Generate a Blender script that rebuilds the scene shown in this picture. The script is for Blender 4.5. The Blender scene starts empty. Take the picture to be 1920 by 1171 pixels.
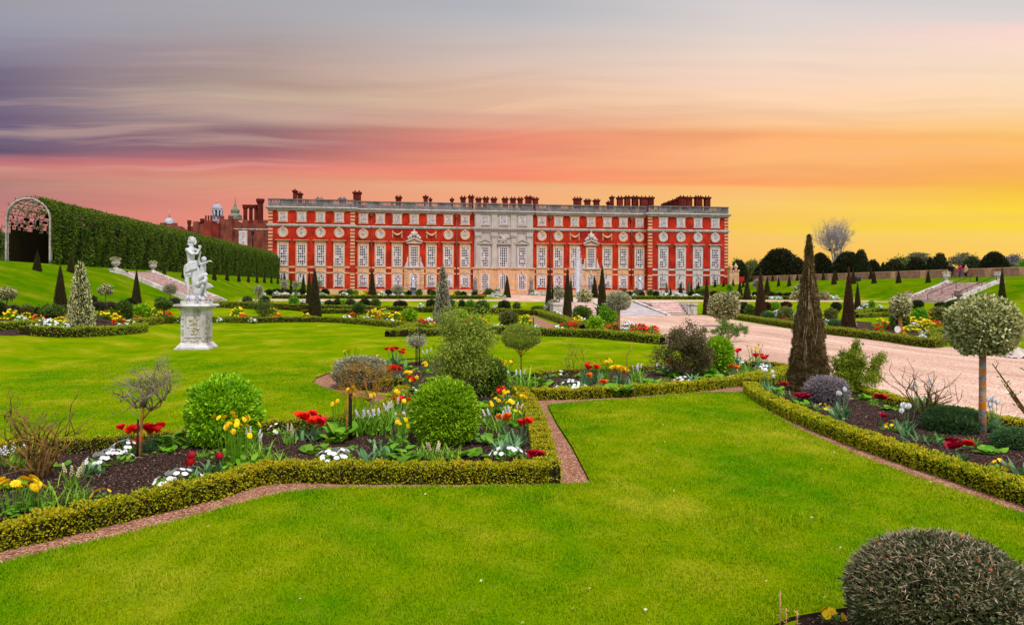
import bpy, math, random
import numpy as np
from mathutils import Vector, Matrix, geometry
R = random.Random(7)
NR = np.random.default_rng(11)
sc = bpy.context.scene
COL = sc.collection

# ------------------------------------------------------------------ camera
FPX, CX, CY, HY, H0 = 1341.0, 960.0, 585.5, 540.0, 2.5
TH = math.atan((960 - 793) / 1341.0)
ST, CT = math.sin(TH), math.cos(TH)
ROLL = 0.004

def ray(px, py):
    x0, y0 = px - CX, py - CY
    x = x0 + ROLL * y0
    y = y0 - ROLL * x0 + CY
    a = x / FPX
    return (ST + a * CT, CT - a * ST, (HY - y) / FPX)

def at_t(px, py, t):
    d = ray(px, py)
    return Vector((d[0] * t, d[1] * t, H0 + d[2] * t))

def at_Y(px, py, Y):
    return at_t(px, py, Y / ray(px, py)[1])

def at_X(px, py, X):
    return at_t(px, py, X / ray(px, py)[0])

def gp(px, py, z=0.0):
    d = ray(px, py)
    return at_t(px, py, (z - H0) / d[2])

def depth(p):
    return p[0] * ST + p[1] * CT

cam_d = bpy.data.cameras.new("camera")
cam = bpy.data.objects.new("camera", cam_d)
COL.objects.link(cam)
cam.location = (0, 0, H0)
cam.rotation_mode = 'QUATERNION'
cam.rotation_quaternion = (Matrix.Rotation(-TH, 4, 'Z') @ Matrix.Rotation(math.pi / 2, 4, 'X') @ Matrix.Rotation(ROLL, 4, 'Z')).to_quaternion()
cam_d.sensor_width = 36
cam_d.sensor_fit = 'HORIZONTAL'
cam_d.lens = 36 * FPX / 1920
cam_d.shift_y = -(CY - HY) / 1920
cam_d.clip_start = 0.1
cam_d.clip_end = 6000
sc.camera = cam
sc.view_settings.view_transform = 'Standard'
sc.view_settings.look = 'None'
sc.view_settings.exposure = 0.0
sc.view_settings.gamma = 1
sc.render.engine = 'CYCLES'
sc.cycles.max_bounces = 6
sc.cycles.diffuse_bounces = 3
sc.cycles.glossy_bounces = 2
sc.cycles.transmission_bounces = 3
sc.cycles.use_denoising = True

# ------------------------------------------------------------------ colour + node helpers
def lin1(v):
    v = v / 255.0
    return v / 12.92 if v <= 0.04045 else ((v + 0.055) / 1.055) ** 2.4

def c(r, g, b, k=1.0):
    return (lin1(r) * k, lin1(g) * k, lin1(b) * k, 1.0)

class NT:
    def __init__(s, tree):
        s.t = tree
        s.n = tree.nodes
        s.l = tree.links
    def new(s, typ, **kw):
        n = s.n.new(typ)
        for k, v in kw.items():
            setattr(n, k, v)
        return n
    def put(s, sock, v):
        if hasattr(v, 'is_output'):
            s.l.new(v, sock)
        else:
            sock.default_value = v
    def math(s, op, a, b=None, cc=None, clamp=False):
        n = s.new('ShaderNodeMath', operation=op, use_clamp=clamp)
        s.put(n.inputs[0], a)
        if b is not None: s.put(n.inputs[1], b)
        if cc is not None: s.put(n.inputs[2], cc)
        return n.outputs[0]
    def mix(s, f, a, b, blend='MIX'):
        n = s.new('ShaderNodeMix', data_type='RGBA', blend_type=blend)
        s.put(n.inputs[0], f); s.put(n.inputs[6], a); s.put(n.inputs[7], b)
        return n.outputs[2]
    def ramp(s, f, stops, interp='LINEAR'):
        n = s.new('ShaderNodeValToRGB')
        s.put(n.inputs[0], f)
        cr = n.color_ramp
        cr.interpolation = interp
        while len(cr.elements) < len(stops):
            cr.elements.new(0.5)
        while len(cr.elements) > len(stops):
            cr.elements.remove(cr.elements[-1])
        for e, (p, col) in zip(cr.elements, sorted(stops, key=lambda q: q[0])):
            e.position = p
            e.color = col
        return n.outputs[0]
    def noise(s, vec, scale, detail=3.0, rough=0.55):
        n = s.new('ShaderNodeTexNoise')
        if vec is not None: s.l.new(vec, n.inputs['Vector'])
        n.inputs['Scale'].default_value = scale
        n.inputs['Detail'].default_value = detail
        n.inputs['Roughness'].default_value = rough
        return n.outputs[0]
    def voro(s, vec, scale, out='Color', feature='F1'):
        n = s.new('ShaderNodeTexVoronoi', feature=feature)
        if vec is not None: s.l.new(vec, n.inputs['Vector'])
        n.inputs['Scale'].default_value = scale
        return n.outputs[out]
    def mapping(s, vec, scale=(1, 1, 1), loc=(0, 0, 0)):
        n = s.new('ShaderNodeMapping')
        s.l.new(vec, n.inputs[0])
        n.inputs['Scale'].default_value = scale
        n.inputs['Location'].default_value = loc
        return n.outputs[0]
    def pos(s):
        return s.new('ShaderNodeNewGeometry').outputs['Position']
    def obj(s):
        return s.new('ShaderNodeTexCoord').outputs['Object']
    def bump(s, h, strength=0.3, dist=0.01):
        n = s.new('ShaderNodeBump')
        n.inputs['Strength'].default_value = strength
        n.inputs['Distance'].default_value = dist
        s.put(n.inputs['Height'], h)
        return n.outputs[0]

MATS = {}
def newmat(name, rough=0.8, spec=0.25):
    m = bpy.data.materials.new(name)
    m.use_nodes = True
    nt = NT(m.node_tree)
    b = nt.n['Principled BSDF']
    b.inputs['Roughness'].default_value = rough
    b.inputs['Specular IOR Level'].default_value = spec
    MATS[name] = m
    return m, nt, b

def simple(name, col, col2=None, scale=4.0, rough=0.8, spec=0.25, bump=0.0, detail=4.0, lo=0.35, hi=0.65, metallic=0.0, stain=None):
    m, nt, b = newmat(name, rough, spec)
    b.inputs['Metallic'].default_value = metallic
    v = nt.obj()
    n = nt.noise(v, scale, detail)
    if col2 is None:
        col2 = tuple(x * 0.75 for x in col[:3]) + (1,)
    cc = nt.ramp(n, [(lo, col2), (hi, col)])
    if stain:
        n3 = nt.noise(nt.mapping(v, (1.2, 1.2, 0.25)), 2.2, 5, 0.65)
        cc = nt.mix(nt.ramp(n3, [(0.5, (0, 0, 0, 1)), (0.68, (1, 1, 1, 1))]), cc, stain)
    nt.put(b.inputs['Base Color'], cc)
    if bump:
        nt.put(b.inputs['Normal'], nt.bump(nt.noise(v, scale * 6, 4), bump, 0.02))
    return m

def leafmat(name, cols, rough=0.55, spec=0.25, trans=0.25, vary=0.25):
    """cols: list of leaf colours, picked per leaf by the face attribute 'tint'."""
    m, nt, b = newmat(name, rough, spec)
    a = nt.new('ShaderNodeAttribute', attribute_name='tint')
    k = len(cols)
    cc = nt.ramp(a.outputs['Fac'], [(i / max(1, k - 1), q) for i, q in enumerate(cols)])
    n = nt.noise(nt.obj(), 5.0, 2)
    cc = nt.mix(vary, cc, nt.ramp(n, [(0.3, cols[0]), (0.7, cols[-1])]))
    oi = nt.new('ShaderNodeObjectInfo')
    hsv = nt.new('ShaderNodeHueSaturation')
    nt.put(hsv.inputs['Color'], cc)
    nt.put(hsv.inputs['Value'], nt.math('MULTIPLY_ADD', oi.outputs['Random'], 0.3, 0.85))
    nt.put(hsv.inputs['Hue'], nt.math('MULTIPLY_ADD', oi.outputs['Random'], 0.016, 0.492))
    cc = hsv.outputs[0]
    nt.put(b.inputs['Base Color'], cc)
    if trans > 0:
        t = nt.new('ShaderNodeBsdfTranslucent')
        nt.put(t.inputs['Color'], cc)
        mx = nt.new('ShaderNodeMixShader')
        mx.inputs[0].default_value = trans
        nt.l.new(b.outputs[0], mx.inputs[1])
        nt.l.new(t.outputs[0], mx.inputs[2])
        nt.l.new(mx.outputs[0], nt.n['Material Output'].inputs['Surface'])
    return m

# ------------------------------------------------------------------ mesh helpers
def mesh_np(name, V, loops, starts, mats, tint=None, mi=None, smooth=False):
    me = bpy.data.meshes.new(name)
    V = np.asarray(V, dtype=np.float32)
    loops = np.asarray(loops, dtype=np.int32)
    starts = np.asarray(starts, dtype=np.int32)
    me.vertices.add(len(V))
    me.vertices.foreach_set('co', V.ravel())
    me.loops.add(len(loops))
    me.loops.foreach_set('vertex_index', loops)
    me.polygons.add(len(starts))
    me.polygons.foreach_set('loop_start', starts)
    if mi is not None:
        me.polygons.foreach_set('material_index', np.asarray(mi, dtype=np.int32))
    me.polygons.foreach_set('use_smooth', np.full(len(starts), bool(smooth)) if np.isscalar(smooth) or isinstance(smooth, bool) else np.asarray(smooth, dtype=bool))
    if tint is not None:
        at = me.attributes.new('tint', 'FLOAT', 'FACE')
        at.data.foreach_set('value', np.asarray(tint, dtype=np.float32))
    me.update(calc_edges=True)
    me.validate()
    for m in (mats if isinstance(mats, (list, tuple)) else [mats]):
        me.materials.append(m)
    return me

def link(name, me, parent=None):
    o = bpy.data.objects.new(name, me)
    COL.objects.link(o)
    if parent is not None:
        o.parent = parent
    return o

class MB:
    """collects shapes into one mesh"""
    def __init__(s):
        s.V = []; s.F = []; s.M = []; s.T = []; s.S = []
    def add(s, vs, fs, m=0, t=0.5, smooth=False):
        o = len(s.V)
        s.V.extend([tuple(v) for v in vs])
        for f in fs:
            s.F.append([o + i for i in f]); s.M.append(m); s.T.append(t); s.S.append(smooth)
    def box(s, x0, y0, z0, x1, y1, z1, m=0, t=0.5):
        s.add([(x0, y0, z0), (x1, y0, z0), (x1, y1, z0), (x0, y1, z0), (x0, y0, z1), (x1, y0, z1), (x1, y1, z1), (x0, y1, z1)],
              [(0, 3, 2, 1), (4, 5, 6, 7), (0, 1, 5, 4), (1, 2, 6, 5), (2, 3, 7, 6), (3, 0, 4, 7)], m, t)
    def quad(s, a, b, cc, d, m=0, t=0.5):
        s.add([a, b, cc, d], [(0, 1, 2, 3)], m, t)
    def lathe(s, prof, cx=0, cy=0, n=16, m=0, t=0.5, smooth=True, cap=True, sq=False):
        vs = []; fs = []
        k = len(prof)
        off = math.pi / n if sq else 0
        rr = 1 / math.cos(math.pi / n) if sq else 1
        for (r, z) in prof:
            for i in range(n):
                a = 2 * math.pi * i / n + off
                vs.append((cx + r * rr * math.cos(a), cy + r * rr * math.sin(a), z))
        for j in range(k - 1):
            for i in range(n):
                fs.append((j * n + i, j * n + (i + 1) % n, (j + 1) * n + (i + 1) % n, (j + 1) * n + i))
        s.add(vs, fs, m, t, smooth)
        if cap:
            o = len(s.V) - len(vs)
            s.F.append([o + i for i in range(n)][::-1]); s.M.append(m); s.T.append(t); s.S.append(False)
            s.F.append([o + (k - 1) * n + i for i in range(n)]); s.M.append(m); s.T.append(t); s.S.append(False)
    def tube(s, pts, rad, n=6, m=0, t=0.5, cap=True):
        pts = [Vector(p) for p in pts]
        if not isinstance(rad, (list, tuple)):
            rad = [rad] * len(pts)
        vs = []; fs = []
        up = Vector((0.3, 0.2, 1)).normalized()
        for i, p in enumerate(pts):
            d = (pts[min(i + 1, len(pts) - 1)] - pts[max(i - 1, 0)]).normalized()
            a = d.cross(up)
            if a.length < 1e-3:
                a = d.cross(Vector((1, 0, 0)))
            a.normalize()
            b = d.cross(a)
            for k in range(n):
                w = 2 * math.pi * k / n
                vs.append(p + (a * math.cos(w) + b * math.sin(w)) * rad[i])
        for i in range(len(pts) - 1):
            for k in range(n):
                fs.append((i * n + k, i * n + (k + 1) % n, (i + 1) * n + (k + 1) % n, (i + 1) * n + k))
        if cap:
            fs.append(tuple(range(n))[::-1]); fs.append(tuple((len(pts) - 1) * n + k for k in range(n)))
        s.add(vs, fs, m, t, True)
    def prism(s, poly, y0, y1, m=0, t=0.5):
        """poly in XZ, extruded along Y"""
        n = len(poly)
        vs = [(x, y0, z) for x, z in poly] + [(x, y1, z) for x, z in poly]
        fs = [tuple(range(n)), tuple(range(2 * n - 1, n - 1, -1))]
        for i in range(n):
            j = (i + 1) % n
            fs.append((i, i + n, j + n, j))
        s.add(vs, fs, m, t)
    def ball(s, cen, r, n=10, k=7, m=0, t=0.5, sc3=(1, 1, 1)):
        prof = []
        vs = []; fs = []
        for j in range(1, k):
            a = math.pi * j / k
            for i in range(n):
                w = 2 * math.pi * i / n
                vs.append((cen[0] + r * sc3[0] * math.sin(a) * math.cos(w), cen[1] + r * sc3[1] * math.sin(a) * math.sin(w), cen[2] - r * sc3[2] * math.cos(a)))
        for j in range(k - 2):
            for i in range(n):
                fs.append((j * n + i, j * n + (i + 1) % n, (j + 1) * n + (i + 1) % n, (j + 1) * n + i))
        b = len(vs)
        vs.append((cen[0], cen[1], cen[2] - r * sc3[2])); vs.append((cen[0], cen[1], cen[2] + r * sc3[2]))
        for i in range(n):
            fs.append((b, (i + 1) % n, i))
            fs.append((b + 1, (k - 2) * n + i, (k - 2) * n + (i + 1) % n))
        s.add(vs, fs, m, t, True)
    def mesh(s, name, mats, tint=False):
        loops = []; starts = []
        for f in s.F:
            starts.append(len(loops)); loops.extend(f)
        return mesh_np(name, s.V, loops, starts, mats, s.T if tint else None, s.M, s.S)
    def build(s, name, mats, parent=None, tint=False):
        return link(name, s.mesh(name, mats, tint), parent)

def thing(name, label, cat, loc=(0, 0, 0), rz=0.0, group=None, scale=(1, 1, 1)):
    o = bpy.data.objects.new(name, None)
    COL.objects.link(o)
    o.location = loc; o.rotation_euler = (0, 0, rz); o.scale = scale
    o.empty_display_size = 0.2
    return tag(o, label, cat, group)

def tag(o, label, cat, group=None):
    o['label'] = label; o['category'] = cat
    if group: o['group'] = group
    return o

def setting(o, kind='structure'):
    o['kind'] = kind
    return o

def copy_tree(o, parent=None):
    n = o.copy()
    COL.objects.link(n)
    if parent is not None: n.parent = parent
    for ch in list(o.children):
        copy_tree(ch, n)
    return n

def norm(a):
    return a / np.maximum(1e-9, np.linalg.norm(a, axis=-1, keepdims=True))

def leaf_arrays(P, D, L, W, tint, rng, fold=0.0):
    """one quad (rhombus) per leaf: returns verts (4n,3), tint (n)"""
    n = len(P)
    rv = norm(rng.normal(size=(n, 3)))
    S = norm(np.cross(D, rv))
    N = np.cross(S, D)
    L = np.broadcast_to(np.asarray(L, float), (n,))[:, None]
    W = np.broadcast_to(np.asarray(W, float), (n,))[:, None]
    mid = P + D * L * 0.45 + N * L * fold
    V = np.stack([P, mid + S * W * 0.5, P + D * L, mid - S * W * 0.5], axis=1).reshape(-1, 3)
    return V, np.broadcast_to(np.asarray(tint, float), (n,))

def foliage_mesh(name, mats, leafsets, core=None, coretint=0.3, mi=None):
    """leafsets: list of (V,tint); core: MB"""
    Vs = []; loops = []; starts = []; T = []; M = []; S = []
    nv = 0; nl = 0
    if core is not None and core.V:
        Vs.append(np.array(core.V, dtype=np.float32))
        for f, m_, t_ in zip(core.F, core.M, core.T):
            starts.append(nl); loops.extend(f); nl += len(f); T.append(t_); M.append(m_); S.append(True)
        nv = len(core.V)
    loops = [np.array(loops, dtype=np.int32)]
    starts = [np.array(starts, dtype=np.int32)]
    T = [np.array(T, dtype=np.float32)]; M = [np.array(M, dtype=np.int32)]; S = [np.array(S, dtype=bool)]
    for ls in leafsets:
        V, t = ls[0], ls[1]
        k = len(t)
        Vs.append(V.astype(np.float32))
        loops.append(np.arange(4 * k, dtype=np.int32) + nv)
        starts.append(np.arange(k, dtype=np.int32) * 4 + nl)
        T.append(np.array(t, dtype=np.float32)); M.append(np.full(k, ls[2] if len(ls) > 2 else 0, dtype=np.int32)); S.append(np.zeros(k, dtype=bool))
        nv += 4 * k; nl += 4 * k
    return mesh_np(name, np.concatenate(Vs), np.concatenate(loops), np.concatenate(starts), mats, np.concatenate(T), np.concatenate(M), np.concatenate(S))

# ------------------------------------------------------------------ sky (world)
def make_world():
    w = bpy.data.worlds.new("World")
    sc.world = w
    w.use_nodes = True
    nt = NT(w.node_tree)
    bg = nt.n['Background']
    d = nt.new('ShaderNodeTexCoord').outputs['Generated']
    def dot(v):
        n = nt.new('ShaderNodeVectorMath', operation='DOT_PRODUCT')
        nt.l.new(d, n.inputs[0]); n.inputs[1].default_value = v
        return n.outputs['Value']
    f = dot((ST, CT, 0)); r = dot((CT, -ST, 0)); z = dot((0, 0, 1))
    fm = nt.math('MAXIMUM', f, 0.08)
    u = nt.math('DIVIDE', r, fm)
    v = nt.math('DIVIDE', z, fm)
    def streak(su, sv, off, det, rough=0.5):
        cb = nt.new('ShaderNodeCombineXYZ')
        nt.put(cb.inputs[0], nt.math('MULTIPLY_ADD', u, su, off))
        nt.put(cb.inputs[1], nt.math('MULTIPLY', nt.math('MULTIPLY_ADD', u, 0.03, v), sv))
        return nt.noise(cb.outputs[0], 1.0, det, rough)
    s1 = streak(1.1, 13, 3.1, 3)
    s2 = streak(1.0, 52, 9.7, 4, 0.6)
    s3 = streak(1.6, 34, 5.2, 4, 0.55)
    dv = nt.math('ADD', nt.math('MULTIPLY', nt.math('SUBTRACT', s1, 0.5), 0.03), nt.math('MULTIPLY', nt.math('SUBTRACT', s2, 0.5), 0.012))
    vv = nt.math('ADD', v, dv)
    pos = nt.math('DIVIDE', nt.math('ADD', vv, 0.02), 0.47, clamp=True)
    cols = [
        [(0, 160, 156, 166), (50, 154, 154, 170), (100, 142, 136, 156), (150, 122, 113, 136), (200, 120, 106, 132), (250, 112, 98, 126), (288, 114, 98, 122), (306, 200, 118, 120), (320, 204, 136, 122), (345, 184, 129, 121), (375, 190, 122, 120), (420, 205, 122, 116), (540, 205, 125, 112)],
        [(0, 172, 170, 178), (50, 172, 165, 168), (100, 172, 152, 150), (150, 182, 157, 147), (188, 192, 167, 147), (206, 170, 144, 136), (225, 182, 152, 142), (246, 150, 110, 116), (272, 150, 104, 114), (296, 172, 104, 110), (316, 218, 116, 110), (332, 228, 142, 116), (346, 230, 156, 122), (378, 230, 140, 116), (450, 238, 132, 110), (540, 228, 132, 110)],
        [(0, 180, 183, 190), (30, 186, 186, 191), (70, 206, 191, 186), (120, 219, 193, 179), (170, 231, 191, 162), (203, 237, 191, 157), (217, 226, 166, 142), (236, 234, 167, 136), (256, 240, 140, 110), (278, 236, 130, 105), (300, 251, 152, 112), (320, 251, 135, 100), (336, 249, 140, 100), (347, 241, 172, 122), (378, 246, 166, 112), (540, 250, 160, 110)],
        [(0, 215, 208, 208), (50, 226, 213, 206), (100, 241, 216, 197), (150, 252, 213, 187), (200, 255, 211, 167), (230, 255, 191, 132), (250, 255, 175, 105), (292, 254, 181, 106), (320, 253, 175, 100), (340, 255, 160, 80), (350, 251, 186, 92), (380, 249, 201, 92), (408, 249, 201, 72), (422, 247, 206, 35), (436, 249, 201, 88), (480, 249, 191, 70), (540, 250, 180, 60)],
        [(0, 215, 210, 208), (30, 226, 213, 209), (55, 250, 213, 202), (100, 249, 219, 197), (150, 253, 219, 182), (200, 254, 213, 162), (230, 254, 201, 122), (260, 255, 191, 90), (300, 254, 181, 85), (330, 255, 181, 70), (350, 251, 191, 40), (370, 251, 201, 15), (392, 253, 216, 8), (405, 251, 206, 60), (420, 251, 216, 8), (450, 251, 206, 82), (480, 251, 201, 70), (540, 250, 186, 60)],
    ]
    ramps = []
    for col in cols:
        st = [(((HY - y) / FPX + 0.02) / 0.47, c(a, b, e)) for (y, a, b, e) in col]
        ramps.append(nt.ramp(pos, st))
    front = ramps[0]
    for i in range(1, 5):
        k = nt.math('DIVIDE', nt.math('SUBTRACT', u, -0.716 + 0.358 * (i - 1)), 0.358, clamp=True)
        k = nt.math('SMOOTH_MIN', k, 1.0, 0.2)
        front = nt.mix(k, front, ramps[i])
    # thin darker wisps
    wisp = nt.math('MULTIPLY', nt.math('SUBTRACT', s3, 0.5), 0.10)
    mul = nt.math('ADD', wisp, 1.0)
    # long soft wisps of cloud, stretched along the horizon
    wv = nt.math('ADD', v, nt.math('MULTIPLY', nt.math('SUBTRACT', streak(1.6, 3.0, 1.3, 2), 0.5), 0.10))
    cb = nt.new('ShaderNodeCombineXYZ')
    nt.put(cb.inputs[0], nt.math('MULTIPLY_ADD', u, 1.5, 2.2)); nt.put(cb.inputs[1], nt.math('MULTIPLY', wv, 30.0))
    wn = nt.noise(cb.outputs[0], 1.0, 5, 0.55)
    band = nt.math('MULTIPLY', nt.math('MULTIPLY', nt.math('SUBTRACT', v, 0.10, clamp=True), 14.0, clamp=True), nt.math('MULTIPLY', nt.math('SUBTRACT', 0.37, v, clamp=True), 9.0, clamp=True))
    left = nt.math('MULTIPLY_ADD', u, -0.5, 0.62, clamp=True)
    wf = nt.math('MULTIPLY', nt.math('MULTIPLY', band, left), nt.ramp(wn, [(0.48, (0, 0, 0, 1)), (0.66, (1, 1, 1, 1))]))
    front = nt.mix(nt.math('MULTIPLY', wf, 0.55), front, nt.mix(1.0, front, (0.62, 0.5, 0.58, 1), 'MULTIPLY'))
    wl = nt.math('MULTIPLY', nt.math('MULTIPLY', band, left), nt.ramp(wn, [(0.34, (1, 1, 1, 1)), (0.46, (0, 0, 0, 1))]))
    front = nt.mix(nt.math('MULTIPLY', wl, 0.4), front, c(226, 190, 165))
    hs = nt.new('ShaderNodeHueSaturation')
    nt.put(hs.inputs['Color'], front); nt.put(hs.inputs['Value'], mul)
    hs.inputs['Saturation'].default_value = 0.95
    front = hs.outputs[0]
    # the rest of the sky: bright broken overcast above and behind
    sky = nt.new('ShaderNodeTexSky', sky_type='NISHITA')
    sky.sun_disc = False
    sky.sun_elevation = math.radians(SUN_EL)
    sky.sun_rotation = math.radians(SUN_AZ)
    cl = nt.noise(d, 2.2, 5, 0.6)
    cloud = nt.ramp(cl, [(0.3, (0.85, 0.88, 0.95, 1)), (0.7, (1.35, 1.33, 1.3, 1))])
    sk = nt.mix(1.0, nt.mix(1.0, sky.outputs[0], (0.06, 0.06, 0.06, 1), 'MULTIPLY'), nt.mix(1.0, cloud, (BACK, BACK, BACK, 1), 'MULTIPLY'), 'ADD')
    k = nt.math('DIVIDE', nt.math('SUBTRACT', f, 0.3), 0.44, clamp=True)
    out = nt.mix(k, sk, front)
    nt.l.new(out, bg.inputs['Color'])
    bg.inputs['Strength'].default_value = 1.0

SUN_EL, SUN_AZ, BACK = 58.0, 162.0, 0.72
make_world()
sun_d = bpy.data.lights.new("sun", 'SUN')
sun_d.energy = 3.1
sun_d.angle = math.radians(12)
sun_d.color = (1.0, 0.95, 0.88)
sun = bpy.data.objects.new("sun", sun_d)
COL.objects.link(sun)
# sky sun_rotation: 0 = +Y, clockwise from above
az = math.radians(SUN_AZ); el = math.radians(SUN_EL)
sdir = Vector((math.sin(az) * math.cos(el), math.cos(az) * math.cos(el), math.sin(el)))
sun.rotation_euler = sdir.to_track_quat('Z', 'Y').to_euler()

# ------------------------------------------------------------------ terrain
Z1 = 1.1
PY = 149.0
def lerp_tab(x, tab):
    if x <= tab[0][0]: return tab[0][1]
    for (a, b), (e, g) in zip(tab, tab[1:]):
        if x <= e: return b + (g - b) * (x - a) / (e - a)
    return tab[-1][1]
XT_IN = [(-19, Z1), (-11.5, 0.0), (48, 0.0), (51, Z1)]            # inner sunken parterre
XT_OUT = [(-33, 4.3), (-28, 4.2), (-25.2, 3.62), (-24.6, 3.5), (-19, Z1), (55, Z1), (60, 3.12), (61, 3.22), (69.4, 4.15), (75, 4.2)]
YT = [(68, 0.0), (73, 1.0)]
def tz(X, Y):
    inner = lerp_tab(X, XT_IN)
    k = lerp_tab(Y, YT)
    base = inner + (Z1 - inner) * k
    out = lerp_tab(X, XT_OUT)
    if X < -19 or X > 55: return out
    return base

def hit(px, py):
    """where the line of sight through a pixel meets the terrain"""
    d = ray(px, py)
    t = 3.0
    while t < 400:
        if H0 + d[2] * t <= tz(d[0] * t, d[1] * t):
            lo, hi = t - 0.25, t
            for _ in range(20):
                m = (lo + hi) / 2
                if H0 + d[2] * m <= tz(d[0] * m, d[1] * m): hi = m
                else: lo = m
            return Vector((d[0] * hi, d[1] * hi, tz(d[0] * hi, d[1] * hi)))
        t += 0.25
    return at_t(px, py, 150)

def lawn_color(nt, p):
    """mown turf: patches of fresh, dry and deep green grass, as world-space pattern"""
    big = nt.noise(nt.mapping(p, (0.55, 0.4, 0.5)), 1.0, 3, 0.55)
    med = nt.noise(nt.mapping(p, (1.0, 0.7, 1.0), (7, 3, 0)), 2.6, 4, 0.6)
    fine = nt.noise(p, 55.0, 3, 0.7)
    a = nt.ramp(big, [(0.34, c(62, 116, 0)), (0.46, c(100, 128, 0)), (0.56, c(120, 133, 2)), (0.68, c(154, 150, 34))])
    b = nt.ramp(med, [(0.3, c(74, 120, 0)), (0.5, c(112, 131, 2)), (0.72, c(148, 146, 30))])
    cc = nt.mix(0.4, a, b)
    mul = nt.ramp(fine, [(0.25, (0.6, 0.66, 0.6, 1)), (0.5, (0.96, 0.96, 0.9, 1)), (0.75, (1.32, 1.26, 1.4, 1))])
    sx = nt.new('ShaderNodeSeparateXYZ'); nt.l.new(p, sx.inputs[0])
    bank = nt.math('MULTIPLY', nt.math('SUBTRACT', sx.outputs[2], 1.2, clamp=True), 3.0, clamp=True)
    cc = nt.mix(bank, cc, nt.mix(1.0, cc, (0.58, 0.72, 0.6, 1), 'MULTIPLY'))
    return nt.mix(1.0, cc, mul, 'MULTIPLY'), fine

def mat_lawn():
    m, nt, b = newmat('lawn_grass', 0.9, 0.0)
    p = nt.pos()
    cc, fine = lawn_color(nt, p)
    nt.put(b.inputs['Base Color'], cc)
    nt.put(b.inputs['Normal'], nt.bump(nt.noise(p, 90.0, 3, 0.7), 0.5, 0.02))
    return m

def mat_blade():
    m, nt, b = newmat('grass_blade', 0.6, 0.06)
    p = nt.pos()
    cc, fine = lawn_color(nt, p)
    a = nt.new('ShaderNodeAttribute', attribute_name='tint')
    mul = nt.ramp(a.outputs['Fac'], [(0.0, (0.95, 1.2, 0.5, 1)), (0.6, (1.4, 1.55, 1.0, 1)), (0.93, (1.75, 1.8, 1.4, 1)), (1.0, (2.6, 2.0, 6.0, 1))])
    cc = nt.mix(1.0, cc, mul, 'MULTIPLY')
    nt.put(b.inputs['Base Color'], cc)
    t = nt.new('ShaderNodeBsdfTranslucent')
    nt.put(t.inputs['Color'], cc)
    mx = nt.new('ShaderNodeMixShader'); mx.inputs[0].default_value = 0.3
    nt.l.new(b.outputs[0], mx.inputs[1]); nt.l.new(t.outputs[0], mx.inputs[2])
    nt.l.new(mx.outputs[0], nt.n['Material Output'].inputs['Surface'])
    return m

def mat_gravel():
    m, nt, b = newmat('pink_gravel', 0.9, 0.15)
    p = nt.pos()
    n1 = nt.noise(nt.mapping(p, (0.9, 0.10, 1)), 1.0, 4, 0.6)
    base = nt.ramp(n1, [(0.32, c(180, 150, 134)), (0.5, c(200, 170, 153)), (0.68, c(216, 192, 178))])
    v = nt.voro(p, 30.0)
    sep = nt.new('ShaderNodeSeparateColor'); nt.l.new(v, sep.inputs[0])
    f2 = nt.ramp(sep.outputs[0], [(0.0, (0.42, 0.33, 0.3, 1)), (0.25, (0.88, 0.8, 0.76, 1)), (0.7, (1.08, 1.0, 0.98, 1)), (1.0, (1.4, 1.38, 1.35, 1))])
    cc = nt.mix(1.0, base, f2, 'MULTIPLY')
    n2 = nt.noise(p, 7.0, 5, 0.7)
    cc = nt.mix(1.0, cc, nt.ramp(n2, [(0.3, (0.82, 0.78, 0.76, 1)), (0.65, (1.08, 1.06, 1.05, 1))]), 'MULTIPLY')
    nt.put(b.inputs['Base Color'], cc)
    nt.put(b.inputs['Normal'], nt.bump(nt.voro(p, 30.0, 'Distance'), 0.6, 0.02))
    return m

def mat_strip():
    m, nt, b = newmat('reddish_gravel', 0.95, 0.12)
    p = nt.pos()
    v = nt.voro(p, 70.0)
    sep = nt.new('ShaderNodeSeparateColor'); nt.l.new(v, sep.inputs[0])
    cc = nt.ramp(sep.outputs[0], [(0.0, c(78, 46, 36)), (0.35, c(142, 92, 72)), (0.75, c(172, 122, 98)), (1.0, c(216, 180, 158))])
    n2 = nt.noise(p, 3.0, 5, 0.7)
    cc = nt.mix(1.0, cc, nt.ramp(n2, [(0.3, (0.7, 0.66, 0.62, 1)), (0.65, (1.05, 1.02, 1.0, 1))]), 'MULTIPLY')
    nt.put(b.inputs['Base Color'], cc)
    nt.put(b.inputs['Normal'], nt.bump(nt.voro(p, 70.0, 'Distance'), 0.7, 0.01))
    return m

def mat_soil():
    m, nt, b = newmat('bark_mulch', 0.95, 0.1)
    p = nt.pos()
    v = nt.voro(p, 85.0)
    sep = nt.new('ShaderNodeSeparateColor'); nt.l.new(v, sep.inputs[0])
    cc = nt.ramp(sep.outputs[0], [(0.0, c(22, 13, 11)), (0.5, c(46, 28, 24)), (0.88, c(74, 48, 42)), (0.97, c(130, 100, 86)), (1.0, c(186, 160, 145))])
    nt.put(b.inputs['Base Color'], cc)
    nt.put(b.inputs['Normal'], nt.bump(nt.noise(p, 40.0, 5, 0.7), 1.0, 0.03))
    return m

M_LAWN = mat_lawn(); M_BLADE = mat_blade(); M_GRAVEL = mat_gravel(); M_STRIP = mat_strip(); M_SOIL = mat_soil()
M_TURFSIDE = simple('turf_side', c(38, 26, 14), c(20, 14, 8), 30)

def frange(a, b, s):
    k = max(1, int(round((b - a) / s)))
    return [a + (b - a) * i / k for i in range(k)]

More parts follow.
